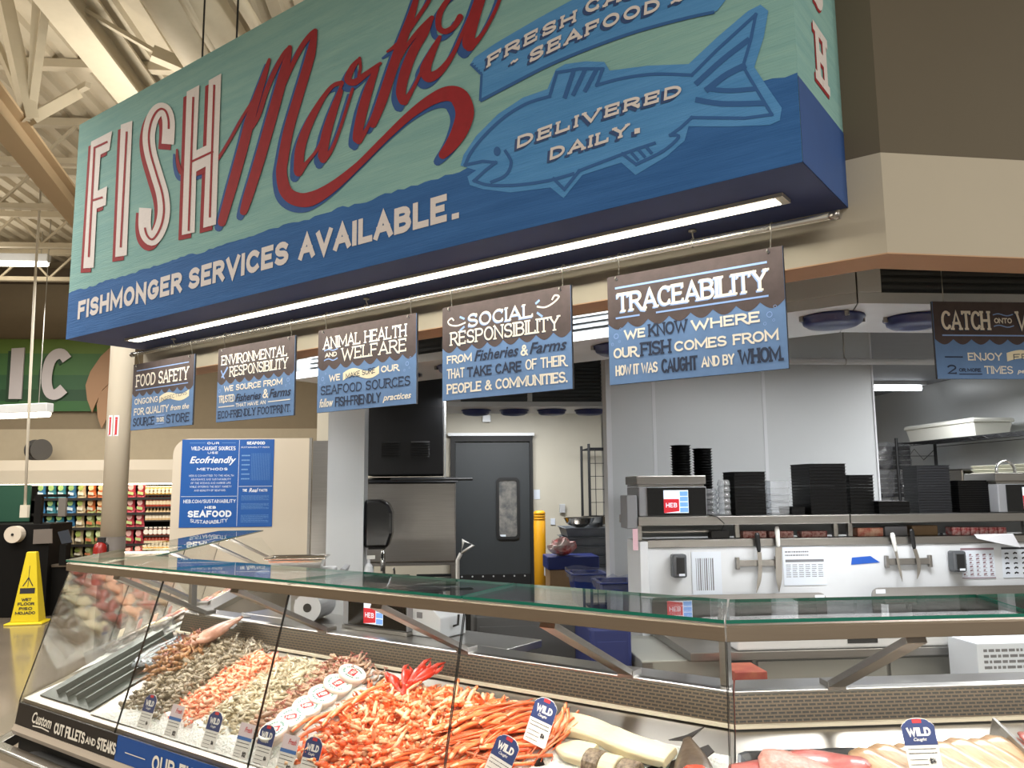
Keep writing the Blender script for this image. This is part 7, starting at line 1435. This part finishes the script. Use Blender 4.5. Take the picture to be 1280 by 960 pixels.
# ================================================================ light
def area(name, loc, sx, sy, power, col=(1, .96, .9), rot=(0, 0, 0), spread=None):
    d = bpy.data.lights.new(name, 'AREA'); d.shape = 'RECTANGLE'; d.size = sx; d.size_y = sy; d.energy = power; d.color = col
    if spread: d.spread = rad(spread)
    o = bpy.data.objects.new(name, d); COL.objects.link(o); o.location = loc; o.rotation_euler = rot; return o
w = bpy.data.worlds.new('world'); bpy.context.scene.world = w; w.use_nodes = True
w.node_tree.nodes['Background'].inputs[0].default_value = (.95, .9, .8, 1); w.node_tree.nodes['Background'].inputs[1].default_value = .5
for i, (x, y) in enumerate(((-4, 5), (0, 5), (4, 5), (-4, 1), (1, -1.5), (4.5, .5), (-4, -3), (0, -4.5), (-6.5, 11), (-3.5, 10.5), (-8.5, 7.5), (-2.6, 7.0), (-6.0, 7.6))):  # overhead store lamps; the last pair is added to brighten poster board and column
    area('store_and_fill_light', bw(x, y, 4.25), 1.2, 2.4, 125, rot=(0, 0, BETA))
    area('deck_fill_uplight', bw(x, y, 4.3), .3, 2.0, 30, rot=(PI, 0, BETA))  # added fill aimed up to brighten the roof deck, has no fixture
area('sign_strip_light', (-2.7, 2.475, 2.58), 3.8, .05, 15, (1, .96, .86))
for g, L in ((0, 3.2), (1, 3.9), (2, 2.7)):
    p = seg_pt(g, .5, .0, 1.205); d = DIRS[g]; ang = math.atan2(d.y, d.x)
    o = area('case_light', p, L, .03, 4.6*L, (1, .96, .88)); o.rotation_euler = (Matrix.Rotation(ang, 4, 'Z')@Matrix.Rotation(rad(22), 4, 'X')).to_euler()
for x, y in ((-.6, 5.2), (1.0, 3.95), (2.5, 3.95), (.6, 7.6), (4.2, 4.9), (4.1, 7.2)):  # room ceiling lamps; the last is added to brighten the storage wall
    area('prep_and_fill_light', bw(x, y, 2.56), 1.2, .4, 48, (.98, .99, 1.), rot=(0, 0, BETA))
sc = bpy.context.scene
sc.view_settings.view_transform = 'Standard'; sc.view_settings.look = 'None'; sc.view_settings.gamma = 1; sc.view_settings.use_curve_mapping = False; sc.view_settings.exposure = 0
sc.cycles.max_bounces = 8; sc.cycles.transparent_max_bounces = 24; sc.cycles.caustics_reflective = False; sc.cycles.caustics_refractive = False; sc.cycles.sample_clamp_indirect = 6
sc.cycles.use_denoising = True
# ================================================================ details sit under the part they belong to
SUBPART = {'window_pane': 'window_frame', 'window_sticker': 'window_frame', 'rivet': 'kick_plate', 'header_lettering': 'header', 'header_emblem': 'header', 'stripe': 'card', 'print': ('card', 'paper'), 'grommet': 'board', 'navy_lettering': 'board', 'cream_lettering': 'board',
 'pale_blue_ornament': 'board', 'ribbon_banner': 'board', 'letter_shadow': 'board', 'band_lettering': ('painted_band', 'front_band'), 'light_strip': 'light_housing', 'screen': 'display_glass', 'screen_banner': 'display_glass', 'screen_keys': 'display_glass', 'screen_lettering': 'display_glass',
 'lid_logo': 'lid', 'lid_logo_letters': 'lid', 'lid_ring_print': 'lid', 'poster_lettering': 'sheet', 'fine_print': 'sheet', 'louvre': 'housing', 'panel_gap': 'housing', 'paper_tag': 'cylinder', 'cone_print': 'cone_body', 'eye': 'body', 'open_gill': 'body', 'marker_print': 'marker', 'holder_label': 'holder_case', 'holder_window': 'holder_case',
 'block_letter_inline': 'block_lettering', 'fish_outline': 'fish_emblem', 'banner_shadow': 'banner', 'end_lettering': 'end_band', 'guard_clip': 'fan_guard', 'arm_bracket': 'support_arm', 'maker_plate': 'splash_guard', 'hand_slot': 'board_slab', 'spindle': 'roll', 'roll_core': 'roll'}
base = lambda o: o.name.split('.')[0]
for top in [o for o in COL.objects if o.parent is None]:
    kids = list(top.children); by = {}
    for k in kids: by.setdefault(base(k), []).append(k)
    for nm, want in SUBPART.items():
        for w_ in ((want,) if isinstance(want, str) else want):
            if nm in by and w_ in by:
                A = sorted(by[nm], key=lambda o: o.name); B_ = sorted(by[w_], key=lambda o: o.name)
                for i, k in enumerate(A): k.parent = B_[i] if len(A) == len(B_) else B_[0]
                break
